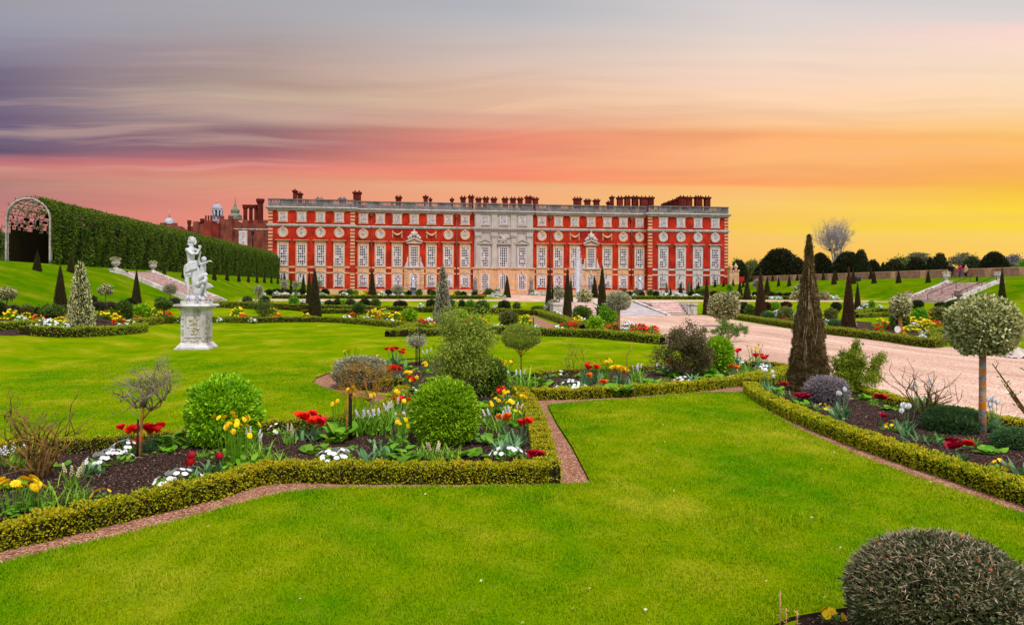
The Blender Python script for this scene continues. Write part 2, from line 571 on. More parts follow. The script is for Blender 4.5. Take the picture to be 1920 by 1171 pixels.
def make_ground():
    xs = [-3000, -1200, -500, -250, -120, -70, -45] + frange(-40, -13, 0.9) + [-13, 0, 10, 20, 30, 40] + frange(48, 76, 0.9) + [76, 90, 120, 250, 500, 1200, 3000]
    xs = sorted(set(xs + [-33, -28, -25.2, -24.6, -19, -11.5, 51, 55, 60, 61, 69.4, 75]))
    ys = sorted(set([-3000, -1000, -300, -100, -30, -10] + frange(0, 66, 6) + [66, 68, 70, 73, 74] + frange(78, 150, 6) + [150, 180, 250, 400, 800, 1500, 3000, 5000]))
    V = [(x, y, tz(x, y)) for y in ys for x in xs]
    nx = len(xs)
    F = [(j * nx + i, j * nx + i + 1, (j + 1) * nx + i + 1, (j + 1) * nx + i) for j in range(len(ys) - 1) for i in range(nx - 1)]
    mb = MB(); mb.add(V, F, 0, 0.5, True)
    setting(mb.build('ground', M_LAWN))
make_ground()

def fill_poly(poly, spacing, zf, edge=None, skirt=None, jitter=0.0):
    """triangulate a 2-D polygon with interior points; returns MB. zf(x,y,d)->z, d = distance to border"""
    pts = []
    n = len(poly)
    P = []
    for i in range(n):
        a = Vector(poly[i][:2]); b = Vector(poly[(i + 1) % n][:2])
        k = max(1, int((b - a).length / (edge or spacing)))
        for j in range(k):
            P.append(a + (b - a) * j / k)
    nb = len(P)
    E = np.array([(p.x, p.y) for p in P]); E2 = np.roll(E, -1, axis=0)
    xs = np.arange(E[:, 0].min(), E[:, 0].max(), spacing); ys = np.arange(E[:, 1].min(), E[:, 1].max(), spacing)
    G = np.stack(np.meshgrid(xs, ys), -1).reshape(-1, 2) + NR.uniform(-0.3, 0.3, (len(xs) * len(ys), 2)) * spacing
    def dist(Q):
        out = np.full(len(Q), 1e9)
        for a, b in zip(E, E2):
            ab = b - a
            t = np.clip(((Q - a) @ ab) / max(1e-12, ab @ ab), 0, 1)
            out = np.minimum(out, np.linalg.norm(Q - (a + t[:, None] * ab), axis=1))
        return out
    def inside(Q):
        ins = np.zeros(len(Q), bool)
        for a, b in zip(E, E2):
            cnd = ((a[1] > Q[:, 1]) != (b[1] > Q[:, 1]))
            xi = (b[0] - a[0]) * (Q[:, 1] - a[1]) / (b[1] - a[1] + 1e-12) + a[0]
            ins ^= cnd & (Q[:, 0] < xi)
        return ins
    if len(G):
        G = G[inside(G)]
    D = dist(G) if len(G) else np.zeros(0)
    G = G[D > spacing * 0.5]; D = D[D > spacing * 0.5]
    allp = [Vector((p.x, p.y)) for p in P] + [Vector((g[0], g[1])) for g in G]
    res = geometry.delaunay_2d_cdt(allp, [], [list(range(nb))], 1, 1e-6)
    vv, ff, orig = res[0], res[2], res[3]
    mb = MB()
    dd = dist(np.array([(v.x, v.y) for v in vv]))
    V = [(v.x, v.y, zf(v.x, v.y, d)) for v, d in zip(vv, dd)]
    mb.add(V, [tuple(f) for f in ff], 0, 0.5, True)
    if skirt is not None:
        for i in range(nb):
            a, b = P[i], P[(i + 1) % nb]
            za, zb = zf(a.x, a.y, 0), zf(b.x, b.y, 0)
            mb.quad((a.x, a.y, skirt), (b.x, b.y, skirt), (b.x, b.y, zb), (a.x, a.y, za), 1)
    return mb

def G2(pts, z=0.0):
    return [tuple(gp(x, y, z)) for x, y in pts]

def smooth_line(pts, k=6):
    """Catmull-Rom through points"""
    P = [Vector(p) for p in pts]
    out = []
    for i in range(len(P) - 1):
        p0 = P[max(0, i - 1)]; p1 = P[i]; p2 = P[i + 1]; p3 = P[min(len(P) - 1, i + 2)]
        for j in range(k):
            t = j / k
            out.append(0.5 * ((2 * p1) + (p2 - p0) * t + (2 * p0 - 5 * p1 + 4 * p2 - p3) * t * t + (3 * p1 - p0 - 3 * p2 + p3) * t ** 3))
    out.append(P[-1])
    return out
# ------------------------------------------------------------------ lawns, gravel, soil
WOB = lambda x, y, k=1.0: 0.5 * math.sin(x * 3.1 * k + y * 1.7 * k) + 0.5 * math.sin(y * 2.3 * k - x * 1.1 * k + 1.3)
GH = lambda x, y, d: tz(x, y) + 0.004
LH = lambda x, y, d: tz(x, y) + 0.035 + min(d, 0.15) * 0.08
def slab(name, pts, spacing=1.2, wp=None):
    poly = wp or G2(pts)
    mb = fill_poly(poly, spacing, LH, edge=0.4, skirt=-0.02)
    return setting(mb.build(name, [M_LAWN, M_TURFSIDE]))
def sheet(name, poly, spacing, mat, zf=GH):
    return setting(fill_poly(poly, spacing, zf, edge=0.5).build(name, mat))

# foreground lawn, large left lawn, middle lawn
LAWN1 = [(-260, 1130), (0, 1062), (110, 1035), (250, 1003), (380, 968), (480, 940), (540, 927), (640, 918), (830, 917), (1000, 914), (1108, 909), (1072, 838), (1046, 798), (1027, 761), (1100, 754), (1190, 749), (1300, 738.5), (1392, 737), (1424, 763), (1500, 808), (1600, 853), (1700, 892), (1800, 926), (1920, 968), (2150, 1050), (2450, 1152), (2050, 1150), (1760, 1140), (1580, 1147), (1482, 1164), (1440, 1185), (1300, 1400), (600, 1400), (-300, 1400)]
LAWN1_W = G2(LAWN1)
slab('lawn', None, 0.5, LAWN1_W)
g = lambda pts: [tuple(gp(x, y)) for x, y in pts]
LAWN2 = [(-150, 860), (0, 851), (110, 842), (250, 836), (330, 826), (500, 812), (600, 802), (672, 792), (690, 772), (694, 757), (680, 748), (640, 738), (605, 728), (588, 718), (592, 710), (612, 702), (640, 692), (700, 684), (760, 674), (830, 670), (920, 690), (990, 705), (1050, 699), (1190, 692), (1300, 685), (1400, 684), (1360, 668), (1244, 648), (1126, 637), (1039, 633), (916, 629), (800, 633), (740, 632), (690, 616), (560, 609), (480, 610), (340, 611), (262, 628), (150, 637), (40, 635), (-10, 630), (-150, 650)]
slab('lawn', LAWN2, 1.2)
# central gravel walk and plaza
WALK = g([(1480, 707), (1635, 748), (1883, 803), (2120, 860), (2500, 960)]) + [(24, 2, 0), (26, 10, 0), (24.2, 20, 0), (22.6, 30, 0), (23, 42, 0), (25, 56, 0), (26.5, 65.6, 0), (12.0, 65.6, 0), (10.3, 62, 0), (10.4, 42, 0), (10.6, 30, 0), (10.6, 22, 0)]
sheet('gravel_walk', WALK, 1.5, M_GRAVEL)
sheet('cross_walk', [(-19, 75.5, 0), (9, 75.5, 0), (10.5, 73.4, 0), (28, 73.4, 0), (31, 75.5, 0), (55, 75.5, 0), (55, 87, 0), (27, 87, 0), (24, 92, 0), (24, 144, 0), (11, 144, 0), (11, 92, 0), (8, 87, 0), (-19, 87, 0)], 3, M_GRAVEL, lambda x, y, d: tz(x, y) + 0.006)
# narrow gravel strips beside the box edging
sheet('gravel_strip', G2([(-260, 1090), (0, 1022), (250, 966), (420, 925), (520, 900), (640, 895), (1036, 893), (990, 765), (980, 742), (1000, 740), (1150, 736), (1300, 726), (1396, 724), (1500, 788), (1700, 864), (1920, 936), (2180, 1030), (2500, 1132), (2500, 1175), (2150, 1058), (1920, 972), (1700, 895), (1500, 811), (1424, 765), (1390, 745), (1190, 755), (1025, 766), (1072, 842), (1112, 912), (830, 921), (640, 921), (480, 944), (250, 1006), (0, 1066), (-260, 1150)]), 0.6, M_STRIP)
sheet('gravel_strip', G2([(-150, 872), (0, 862), (330, 836), (672, 804), (712, 796), (735, 770), (756, 742), (700, 738), (650, 728), (634, 712), (645, 698), (606, 697), (583, 711), (583, 722), (600, 736), (640, 746), (686, 758), (686, 772), (668, 792), (330, 824), (0, 848), (-150, 858)]), 0.4, M_STRIP)
sheet('gravel_strip', G2([(985, 596), (1000, 592), (1086, 627), (1040, 626)]), 0.8, M_STRIP)

def soil_z(x, y, d):
    return tz(x, y) + 0.008 + 0.11 * min(1, d / 0.5) + 0.018 * WOB(x, y, 3) * min(1, d / 0.3) + (0.02 * NR.random() - 0.01) * (d > 0.02)
SOILS = {
    'a': [(-220, 1068), (0, 1017), (250, 961), (420, 921), (520, 895), (640, 896), (830, 896), (1036, 894), (1022, 830), (996, 775), (984, 750), (990, 706), (920, 692), (830, 672), (720, 688), (640, 696), (622, 706), (630, 717), (655, 726), (690, 732), (752, 740), (722, 772), (692, 797), (600, 808), (500, 818), (330, 836), (250, 846), (110, 854), (0, 862), (-160, 876)],
    'b': [(990, 748), (1150, 742), (1300, 731), (1400, 718), (1482, 702), (1440, 690), (1300, 692), (1190, 699), (1050, 706), (1000, 712)],
    'c': [(1398, 729), (1420, 750), (1500, 789), (1600, 828), (1700, 863), (1800, 896), (1920, 936), (2160, 1015), (2500, 1120), (2460, 952), (2100, 862), (1883, 806), (1703, 770), (1635, 750), (1560, 729), (1482, 715), (1430, 724)],
}
for k, pts in SOILS.items():
    setting(fill_poly(G2(pts), 0.16, soil_z, edge=0.15).build('flower_bed', M_SOIL))
# corner of the planting hole in the near right corner
sheet('flower_bed', G2([(1470, 1200), (1500, 1160), (1580, 1145), (1760, 1138), (2080, 1150), (2080, 1330), (1470, 1330)]), 0.2, M_SOIL, lambda x, y, d: tz(x, y) + 0.006)

def hitpts(pts):
    return [tuple(hit(x, y)) for x, y in pts]
# more distant beds
FARB = [
    [(-60, 632), (40, 634), (140, 626), (262, 618), (330, 604), (300, 590), (200, 588), (60, 590), (-60, 600)],
    [(250, 612), (340, 604), (480, 603), (620, 602), (640, 596), (520, 592), (330, 595)],
    [(600, 602), (700, 608), (800, 618), (916, 622), (900, 604), (800, 600), (700, 594)],
    [(920, 622), (1040, 626), (1130, 632), (1240, 641), (1230, 628), (1130, 612), (1075, 606), (1012, 587), (1000, 590), (1075, 616)],
    [(1250, 590), (1335, 590), (1470, 612), (1560, 624), (1640, 634), (1745, 648), (1800, 626), (1700, 610), (1500, 594), (1380, 584)],
]
for pts in FARB:
    poly = hitpts(pts)
    setting(fill_poly(poly, 0.8, lambda x, y, d: tz(x, y) + 0.02 + 0.1 * min(1, d), edge=0.6).build('flower_bed', M_SOIL))
for x0, x1 in ((-19, 7.5), (25.5, 54)):
    setting(fill_poly([(x0, 92, 0), (x1, 92, 0), (x1, 124, 0), (x0, 124, 0)], 3, lambda x, y, d: tz(x, y) + 0.02, edge=2).build('flower_bed', M_SOIL))

# ------------------------------------------------------------------ palace
M_BRICK = simple('red_brick', c(204, 50, 24, .92), c(150, 28, 14, .9), 0.35, 0.85, 0.15, 0.1, 6, stain=c(104, 34, 24))
M_STONE = simple('cream_stone', c(212, 164, 126), c(190, 142, 108), 0.9, 0.85, 0.2, 0.1, 5, stain=c(160, 126, 104))
M_WHITE = simple('white_stone', c(196, 182, 178), c(176, 160, 154), 0.9, 0.8, 0.2, 0.1, 5, stain=c(150, 136, 130))
M_GREY = simple('grey_stone', c(184, 170, 164), c(166, 152, 146), 0.6, 0.85, 0.2, 0.1, 5, stain=c(160, 146, 140))
M_LEAD = simple('weathered_parapet_stone', c(128, 120, 120), c(92, 86, 86), 0.7, 0.85, 0.2, 0.2, 6, stain=c(86, 80, 80))
M_SASH = simple('white_paint', c(224, 210, 212), c(208, 194, 196), 2, 0.5, 0.4)
M_CHIM = simple('chimney_brick', c(112, 38, 28), c(76, 26, 20), 0.8, 0.9, 0.1, stain=c(54, 22, 20))
M_OLDB = simple('old_brick', c(136, 72, 58), c(104, 52, 42), 0.6, 0.9, 0.1, 0.2, 6, stain=c(80, 46, 40))
M_IRON = simple('dark_iron', c(34, 30, 30), c(22, 20, 20), 5, 0.6, 0.4)
M_LEADROOF = simple('lead_roof', c(176, 172, 184), c(130, 126, 138), 1.5, 0.6, 0.4)

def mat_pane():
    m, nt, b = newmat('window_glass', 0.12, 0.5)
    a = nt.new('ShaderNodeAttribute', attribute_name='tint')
    cc = nt.ramp(a.outputs['Fac'], [(0.0, c(22, 14, 22)), (0.45, c(46, 34, 46)), (0.6, c(130, 112, 126)), (1.0, c(190, 172, 182))])  # pale end of the ramp: blinds and reflections painted into the pane colour
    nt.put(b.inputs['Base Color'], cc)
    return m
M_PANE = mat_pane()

palace = thing('palace', 'long red brick palace with white stone trim, grey parapet and many chimneys', 'palace', (0, PY, 0))
def PZ(X):          # nothing but metres above datum: palace heights are absolute
    return 0
ox, oy = 0.0, PY
def Xp(px, off=0.0, py=450):
    return at_Y(px, py, PY + off).x
def lz(py, px, off=0.0):
    return at_Y(px, py, PY + off).z

# facade planes (relative to PY): pavilions 0, wings 1.6, centre 1.2
XL0, XL1 = Xp(503), Xp(665)
XR0, XR1 = Xp(1216), Xp(1365.5)
XC0, XC1 = Xp(890, 1.2), Xp(999.6, 1.2)
BLK = [(XL0, XL1, 0.0), (XL1, XC0, 1.6), (XC0, XC1, 1.2), (XC1, XR0, 1.6), (XR0, XR1, 0.0)]
ZB, ZT = 2.1, 18.7
w = MB()
for i, (a, b, o) in enumerate(BLK):
    w.box(a, o, 0.8, b, 30, ZT, 0 if i != 2 else 1)
w.build('wall', [M_BRICK, M_GREY], palace)
rf = MB()
rf.box(XL0 + .4, 0.6, ZT + .01, XL1 - .4, 29.6, ZT + .5); rf.box(XL1 - .39, 2.2, ZT + .01, XR0 + .39, 29.6, ZT + .5); rf.box(XR0 + .4, 0.6, ZT + .01, XR1 - .4, 29.6, ZT + .5)
rf.build('roof', M_LEADROOF, palace)

def band(mb, a, b, o, z0, z1, d, m=0, ends=(1, 1)):
    mb.box(a - (d if ends[0] else 0), o - d, z0, b + (d if ends[1] else 0), o + 0.05, z1, m)
for i, (a, b, o) in enumerate(BLK):
    pav = i in (0, 4)
    ends = (1, 1) if pav or i == 2 else (0, 0)
    e = 0.0 if not ends[0] else 0
    a2, b2 = (a + .45, b - .45) if not ends[0] else (a, b)
    if i == 1: a2, b2 = a + .01, b - .6
    if i == 3: a2, b2 = a + .6, b - .01
    cm = MB()
    band(cm, a2, b2, o, 18.05, 18.32, .18, 0, ends); band(cm, a2, b2, o, 18.323, 18.55, .42, 0, ends); band(cm, a2, b2, o, 18.553, 18.8, .62, 0, ends)
    cm.build('cornice', M_WHITE if i != 2 else M_GREY, palace)
    sm = MB()
    if i != 2:
        band(sm, a2, b2, o, 14.75, 15.0, .14, 0, ends); band(sm, a2, b2, o, 15.003, 15.3, .3, 0, ends)
    else:
        band(sm, a2, b2, o, 14.15, 14.65, .12, 0, ends); band(sm, a2, b2, o, 14.653, 14.95, .35, 0, ends); band(sm, a2, b2, o, 14.953, 15.25, .55, 0, ends)
        k = int((b - a) / .5)
        for q in range(k): sm.box(a + q * .5 + .1, o - .5, 14.7, a + q * .5 + .3, o - .36, 14.94)
    sm.build('string_course', M_WHITE if i != 2 else M_GREY, palace)
    # parapet: plinth, balusters, rail
    bm_ = MB()
    y0, y1 = o - .12, o + .3
    bm_.box(a2, y0, 18.803, b2, y1, 19.5)
    bm_.box(a2 - .06, y0 - .08, 20.16, b2 + .06, y1 + .08, 20.36)
    x = a2; toggle = 0
    nseg = max(3, int(round((b2 - a2) / 2.35)))
    sw = (b2 - a2) / nseg
    for q in range(nseg):
        xa = a2 + q * sw
        bm_.box(xa, y0 + .02, 19.5, xa + .5, y1 - .02, 20.16)
        if q % 3 == 1:
            bm_.box(xa + .5, y0 + .1, 19.5, xa + sw, y1 - .1, 20.16)
        else:
            nb = int((sw - .5) / .26)
            for u in range(nb):
                xb = xa + .5 + (u + .5) * (sw - .5) / nb
                bm_.box(xb - .075, y0 + .12, 19.5, xb + .075, y0 + .3, 20.16)
    bm_.box(b2 - .3, y0 + .02, 19.5, b2, y1 - .02, 20.16)
    bm_.build('parapet', M_LEAD, palace)
# quoins
for X, o, two in ((XL0, 0, 0), (XL1 - .85, 0, 1), (XR0, 0, 0), (XR1 - .85, 0, 1)):
    q = MB()
    z = 2.3
    while z < 17.9:
        if 14.3 < z < 15.3 or 5.2 < z < 6.9:
            if q.V: q.build('quoins', M_STONE, palace); q = MB()
        else:
            wq = .85
            q.box(X - (0.04 if not two else 0), -.06, z, X + wq + (0.04 if two else 0), .5, z + .4)
        z += .69
    q.build('quoins', M_STONE, palace)

def grid_sash(W, H, nx, ny, bar, frame, mid=None, arch=0.0, round_=False, seed=0, blind=0.35, lower=0.6):
    """returns (sash MB, pane MB) centred on x, from z=0 to H; face towards -Y"""
    rr = random.Random(seed)
    s = MB(); p = MB()
    def top(x):
        return H - (arch * (2 * x / W) ** 2 if arch else 0)
    for i in range(nx):
        for j in range(ny):
            x0 = -W / 2 + i * W / nx; x1 = x0 + W / nx; z0 = j * H / ny; z1 = z0 + H / ny
            fr = j / ny
            pb = lower if fr < .5 else blind  # share of pale panes, blinds together with painted reflections
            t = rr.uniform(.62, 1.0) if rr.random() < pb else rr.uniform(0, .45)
            if round_:
                if math.hypot((x0 + x1) / 2, (z0 + z1) / 2 - H / 2) > W / 2 * 1.05: continue
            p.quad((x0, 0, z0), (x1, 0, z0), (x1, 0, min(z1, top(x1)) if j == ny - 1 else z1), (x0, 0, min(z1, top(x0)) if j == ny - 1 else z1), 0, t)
    y0 = -.05
    for i in range(1, nx):
        x = -W / 2 + i * W / nx
        h0, h1 = 0, top(x)
        if round_:
            k = math.sqrt(max(0, (W / 2) ** 2 - x * x)); h0, h1 = H / 2 - k, H / 2 + k
        s.box(x - bar / 2, y0, h0, x + bar / 2, -.005, h1)
    for j in range(1, ny):
        z = j * H / ny
        k = W / 2
        if round_: k = math.sqrt(max(0, (W / 2) ** 2 - (z - H / 2) ** 2))
        bb = bar * (1.5 if mid is not None and j == mid else 1)
        s.box(-k, y0 + .004, z - bb / 2, k, -.006, z + bb / 2)
    if round_:
        n = 28
        for i in range(n):
            a, b_ = 2 * math.pi * i / n, 2 * math.pi * (i + 1) / n
            ro, ri = W / 2 + .02, W / 2 - frame
            P = [(math.cos(t) * r, math.sin(t) * r + H / 2) for t, r in ((a, ri), (b_, ri), (b_, ro), (a, ro))]
            s.prism(P, y0 - .02, -.003)
    else:
        s.box(-W / 2 - .01, y0 - .02, -.02, -W / 2 + frame, -.003, top(W / 2)); s.box(W / 2 - frame, y0 - .02, -.02, W / 2 + .01, -.003, top(W / 2))
        s.box(-W / 2 + frame, y0 - .023, -.02, W / 2 - frame, -.0035, frame)
        n = 8 if arch else 1
        for i in range(n):
            xa, xb = -W / 2 + W * i / n, -W / 2 + W * (i + 1) / n
            s.prism([(xa, top(xa) - frame), (xb, top(xb) - frame), (xb, top(xb)), (xa, top(xa))], y0 - .021, -.0032)
    return s, p

SASH = {}
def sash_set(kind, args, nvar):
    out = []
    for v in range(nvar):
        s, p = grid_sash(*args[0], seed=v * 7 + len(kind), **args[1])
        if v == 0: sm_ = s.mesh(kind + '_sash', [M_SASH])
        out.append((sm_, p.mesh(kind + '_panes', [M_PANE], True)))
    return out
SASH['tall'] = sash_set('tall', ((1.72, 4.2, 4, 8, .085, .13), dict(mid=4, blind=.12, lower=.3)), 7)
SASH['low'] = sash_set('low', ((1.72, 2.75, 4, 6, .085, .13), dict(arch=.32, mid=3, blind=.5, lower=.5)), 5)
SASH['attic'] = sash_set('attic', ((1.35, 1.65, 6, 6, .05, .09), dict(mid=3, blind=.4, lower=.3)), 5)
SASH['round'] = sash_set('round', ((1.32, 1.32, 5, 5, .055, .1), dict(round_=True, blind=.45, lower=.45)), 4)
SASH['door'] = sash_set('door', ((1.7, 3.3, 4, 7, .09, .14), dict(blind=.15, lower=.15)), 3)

SUR = {}
def surround(kind, mat):
    key = (kind, mat.name)
    if key in SUR: return SUR[key]
    m = MB()
    def frame(W, z0, z1, t, y):
        m.box(-W / 2 - t, -y, z0, -W / 2, .02, z1 + t); m.box(W / 2, -y, z0, W / 2 + t, .02, z1 + t); m.box(-W / 2, -y + .003, z1, W / 2, .02, z1 + t)
    if kind == 'tall':
        frame(1.72, -.1, 4.2, .27, .16)
        m.box(-1.32, -.22, -.22, 1.32, .02, -.102)
        m.box(-1.12, -.1, 4.473, 1.12, .02, 5.0)
        m.box(-1.4, -.36, 5.003, 1.4, .02, 5.08); m.box(-1.5, -.44, 5.083, 1.5, .02, 5.19)
    if kind == 'plain':
        frame(1.72, -.1, 4.2, .27, .16); m.box(-1.32, -.22, -.22, 1.32, .02, -.102)
    if kind == 'pediment':
        frame(1.72, -.1, 4.2, .27, .16); m.box(-1.32, -.22, -.22, 1.32, .02, -.102)
        m.box(-1.5, -.42, 4.85, 1.5, .02, 5.05)
        m.prism([(-1.5, 5.053), (1.5, 5.053), (0, 5.75)], -.2, .02)
        for s in (-1, 1):
            m.prism([(s * 1.62, 5.053), (s * 1.62, 5.2), (0, 5.98), (0, 5.8)] if s < 0 else [(0, 5.8), (0, 5.98), (1.62, 5.2), (1.62, 5.053)], -.45, -.203)
    if kind == 'attic':
        frame(1.35, -.15, 1.65, .28, .12)
        m.box(-1.12, -.14, 1.75, -.96, .02, 2.0); m.box(.96, -.14, 1.75, 1.12, .02, 2.0)
        m.box(-1.08, -.2, -.32, 1.08, .02, -.153)
    if kind == 'round':
        n = 32
        for i in range(n):
            a, b_ = 2 * math.pi * i / n, 2 * math.pi * (i + 1) / n
            ro, ri = 1.04, .66
            m.prism([(math.cos(t) * r, math.sin(t) * r + .66) for t, r in ((a, ri), (b_, ri), (b_, ro), (a, ro))], -.16, .02)
        m.prism([(-.14, 1.45), (.14, 1.45), (.2, 1.85), (-.2, 1.85)], -.26, .01)
    if kind == 'low':
        # stone panel with a segmental-headed opening
        W, H, A = 1.72, 2.75, .32
        top = lambda x: H - A * (2 * x / W) ** 2
        m.box(-1.16, -.1, -.35, -W / 2, .02, 2.9); m.box(W / 2, -.1, -.35, 1.16, .02, 2.9)
        n = 8
        for i in range(n):
            xa, xb = -W / 2 + W * i / n, -W / 2 + W * (i + 1) / n
            m.prism([(xa, top(xa)), (xb, top(xb)), (xb, 2.9), (xa, 2.9)], -.1, .02)
        arc = lambda x: 3.12 - .3 * (x / 1.1) ** 2
        for i in range(10):
            xa, xb = -1.1 + 2.2 * i / 10, -1.1 + 2.2 * (i + 1) / 10
            m.prism([(xa, arc(xa) - .2), (xb, arc(xb) - .2), (xb, arc(xb)), (xa, arc(xa))], -.22, .02)
        m.prism([(-.12, 2.72), (.12, 2.72), (.18, 3.2), (-.18, 3.2)], -.3, .01)
        m.box(-1.16, -.097, 2.9, 1.16, .02, 3.95)
    if kind == 'door':
        m.box(-1.35, -.1, -.1, -.85, .02, 3.55); m.box(.85, -.1, -.1, 1.35, .02, 3.55); m.box(-.85, -.1, 3.3, .85, .02, 3.55)
        m.box(-1.35, -.097, 3.55, 1.35, .02, 4.5)
        m.prism([(-.14, 3.35), (.14, 3.35), (.24, 4.25), (-.24, 4.25)], -.28, .01)
    SUR[key] = m.mesh(kind + '_surround', [mat])
    return SUR[key]

vi = [0]
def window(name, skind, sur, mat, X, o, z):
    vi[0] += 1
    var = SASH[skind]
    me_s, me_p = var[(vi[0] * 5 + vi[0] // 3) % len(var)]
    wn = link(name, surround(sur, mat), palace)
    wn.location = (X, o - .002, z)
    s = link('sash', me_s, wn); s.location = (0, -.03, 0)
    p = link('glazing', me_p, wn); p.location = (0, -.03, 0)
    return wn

cols = []
for px in (530.7, 565.6, 601, 636): cols.append((px, 0.0, 'pav', M_STONE))
for i, px in enumerate((681.4, 713.2, 745, 776.8, 808.9, 840.7, 872.2)): cols.append((px, 1.6, 'wing%d' % i, M_STONE))
for i, px in enumerate((909.5, 944.2, 979.1)): cols.append((px, 1.2, 'cen%d' % i, M_GREY))
for i, px in enumerate((1016, 1047, 1077.6, 1108.2, 1138.6, 1168.5, 1198.9)): cols.append((px, 1.6, 'wing%d' % i, M_STONE))
for px in (1243.5, 1276.5, 1308.5, 1340.8): cols.append((px, 0.0, 'pav', M_WHITE))
carv = []
for px, o, kind, mat in cols:
    X = Xp(px, o)
    cen = kind.startswith('cen')
    window('attic_window', 'attic', 'attic', mat if not cen else M_GREY, X, o, 15.98)
    if not cen and kind not in ('wing2', 'wing3', 'wing4'):
        window('round_window', 'round', 'round', mat, X, o, 12.97)
    sur = 'pediment' if kind in ('cen0', 'cen2') else 'plain' if kind in ('wing3', 'cen1') else 'tall'
    window('tall_window', 'tall', sur, mat if not cen else M_GREY, X, o, 6.92)
    gm = M_STONE if mat is not M_WHITE else M_WHITE
    if cen or kind == 'wing3':
        window('french_window', 'door', 'door', M_STONE, X, o if not cen else o - .35, 2.15)
    else:
        window('ground_window', 'low', 'low', gm, X, o, 2.75)
    if kind == 'wing3': carv.append(('crest', X, o))
    if kind in ('wing2', 'wing4'): carv.append(('swag', X, o))
# bands between the ground and first floor windows
for i, (a, b, o) in enumerate(BLK):
    if i == 2: continue
    xs_ = sorted(Xp(px, o2) for px, o2, kd, _ in cols if a < Xp(px, o2) < b)
    g_ = MB()
    edges = [a + (.9 if i in (0, 4) else .1)] + [v for x in xs_ for v in (x - 1.17, x + 1.17)] + [b - (.9 if i in (0, 4) else .1)]
    for e0, e1 in zip(edges[0::2], edges[1::2]):
        if e1 - e0 < .15: continue
        g_.box(e0, o - .12, 6.42, e1, o + .02, 6.82); g_.box(e0, o - .12, 5.3, e1, o + .02, 5.62)
    g_.box(a, o - .2, .9, b, o + .02, 2.2)
    g_.build('stone_bands', M_WHITE if i == 4 else M_STONE, palace)
# pedimented trophies and carved swags
for kind, X, o in carv:
    m = MB()
    if kind == 'crest':
        m.box(X - 1.55, o - .35, 11.7, X + 1.55, o + .02, 11.9)
        for s in (-1, 1):
            m.prism([(X + s * 1.75, 11.95), (X + s * 1.75, 12.25), (X, 13.05), (X, 12.75)] if s < 0 else [(X, 12.75), (X, 13.05), (X + 1.75, 12.25), (X + 1.75, 11.95)], o - .45, o + .01)
        m.prism([(X - 1.6, 11.903), (X + 1.6, 11.903), (X, 12.74)], o - .15, o + .012, 1)
        for (dx, dz, r) in ((0, 1.35, .55), (-.75, .85, .38), (.75, .85, .38), (-1.15, .55, .28), (1.15, .55, .28), (0, 2.0, .25), (-.45, 1.5, .3), (.45, 1.5, .3)):
            m.ball((X + dx, o - .25, 12.35 + dz), r, 9, 6, 0, .5, (1, .6, 1.15))
        m.tube([(X, o - .25, 14.3), (X, o - .25, 14.95)], [.12, .05], 6)
        m.build('carved_pediment', [M_WHITE, M_STONE], palace); m = MB()
        for s in (-1, 1):      # scrolled brackets beside the window foot
            m.prism([(X + s * 1.24, 6.9), (X + s * 1.95, 6.9), (X + s * 1.75, 7.5), (X + s * 1.5, 8.0), (X + s * 1.45, 8.8), (X + s * 1.24, 9.0)][::s], o - .2, o + .02)
        m.box(X - 2.0, o - .4, 6.62, X + 2.0, o + .02, 6.895)
        m.build('scrolled_brackets', [M_WHITE, M_STONE], palace)
        for xa, xb in ((X - 2.1, X - 1.36), (X + 1.36, X + 2.1)):
            r = MB()
            for k in range(7): r.box(xa, o - .3, 2.2 + k * .6 + .03, xb, o + .02, 2.2 + k * .6 + .58)
            r.build('rusticated_jamb', M_STONE, palace)
    else:
        pts = [(X - .85 + 1.7 * k / 8, o - .12, 13.95 - .45 * math.sin(math.pi * k / 8)) for k in range(9)]
        for k, p in enumerate(pts): m.ball(p, .17 + .08 * math.sin(math.pi * k / 8), 7, 5)
        for s in (-1, 1):
            for k in range(5): m.ball((X + s * .95, o - .1, 14.25 - k * .34), .19 if k % 2 else .14, 7, 5)
        m.build('carved_swag', M_STONE, palace)
# centrepiece: pilasters, arms, rusticated ground floor
oc = 1.2
pil = MB()
pxs = [XC0 + .75, XC0 + (XC1 - XC0) * .335, XC0 + (XC1 - XC0) * .665, XC1 - .75]
for x in pxs:
    for (hw, z0, z1, d) in ((.62, 6.85, 7.3, .35), (.5, 7.3, 13.2, .22), (.62, 13.2, 13.45, .32), (.7, 13.45, 14.147, .4)):
        pil.box(x - hw, oc - d, z0, x + hw, oc + .02, z1)
    pil.box(x - .6, oc - .2, 15.253, x + .6, oc + .02, 18.047)
pil.build('pilasters', M_GREY, palace)
arms = MB()
Xm = (XC0 + XC1) / 2
for k in range(46):
    a = R.uniform(0, 6.28); r_ = R.uniform(.2, 1.0)
    arms.ball((Xm + 1.25 * r_ * math.cos(a), oc - .12, 12.9 + .95 * r_ * math.sin(a)), R.uniform(.12, .3), 7, 5)
arms.ball((Xm, oc - .15, 12.95), .55, 12, 8, 0, .5, (1, .5, 1.2))
arms.box(Xm - 1.5, oc - .5, 11.75, Xm + 1.5, oc + .02, 11.95); arms.box(Xm - 1.3, oc - .3, 11.5, Xm + 1.3, oc + .02, 11.747)
arms.build('carved_arms', M_GREY, palace)
ru = MB()
def rustic(x0, x1):
    z = 2.15
    while z < 6.3:
        ru.box(x0, oc - .38, z + .025, x1, oc + .02, z + .5); ru.box(x0 + .01, oc - .34, z - .025, x1 - .01, oc + .019, z + .026)
        z += .525
xw = [Xp(p, oc) for p in (909.5, 944.2, 979.1)]
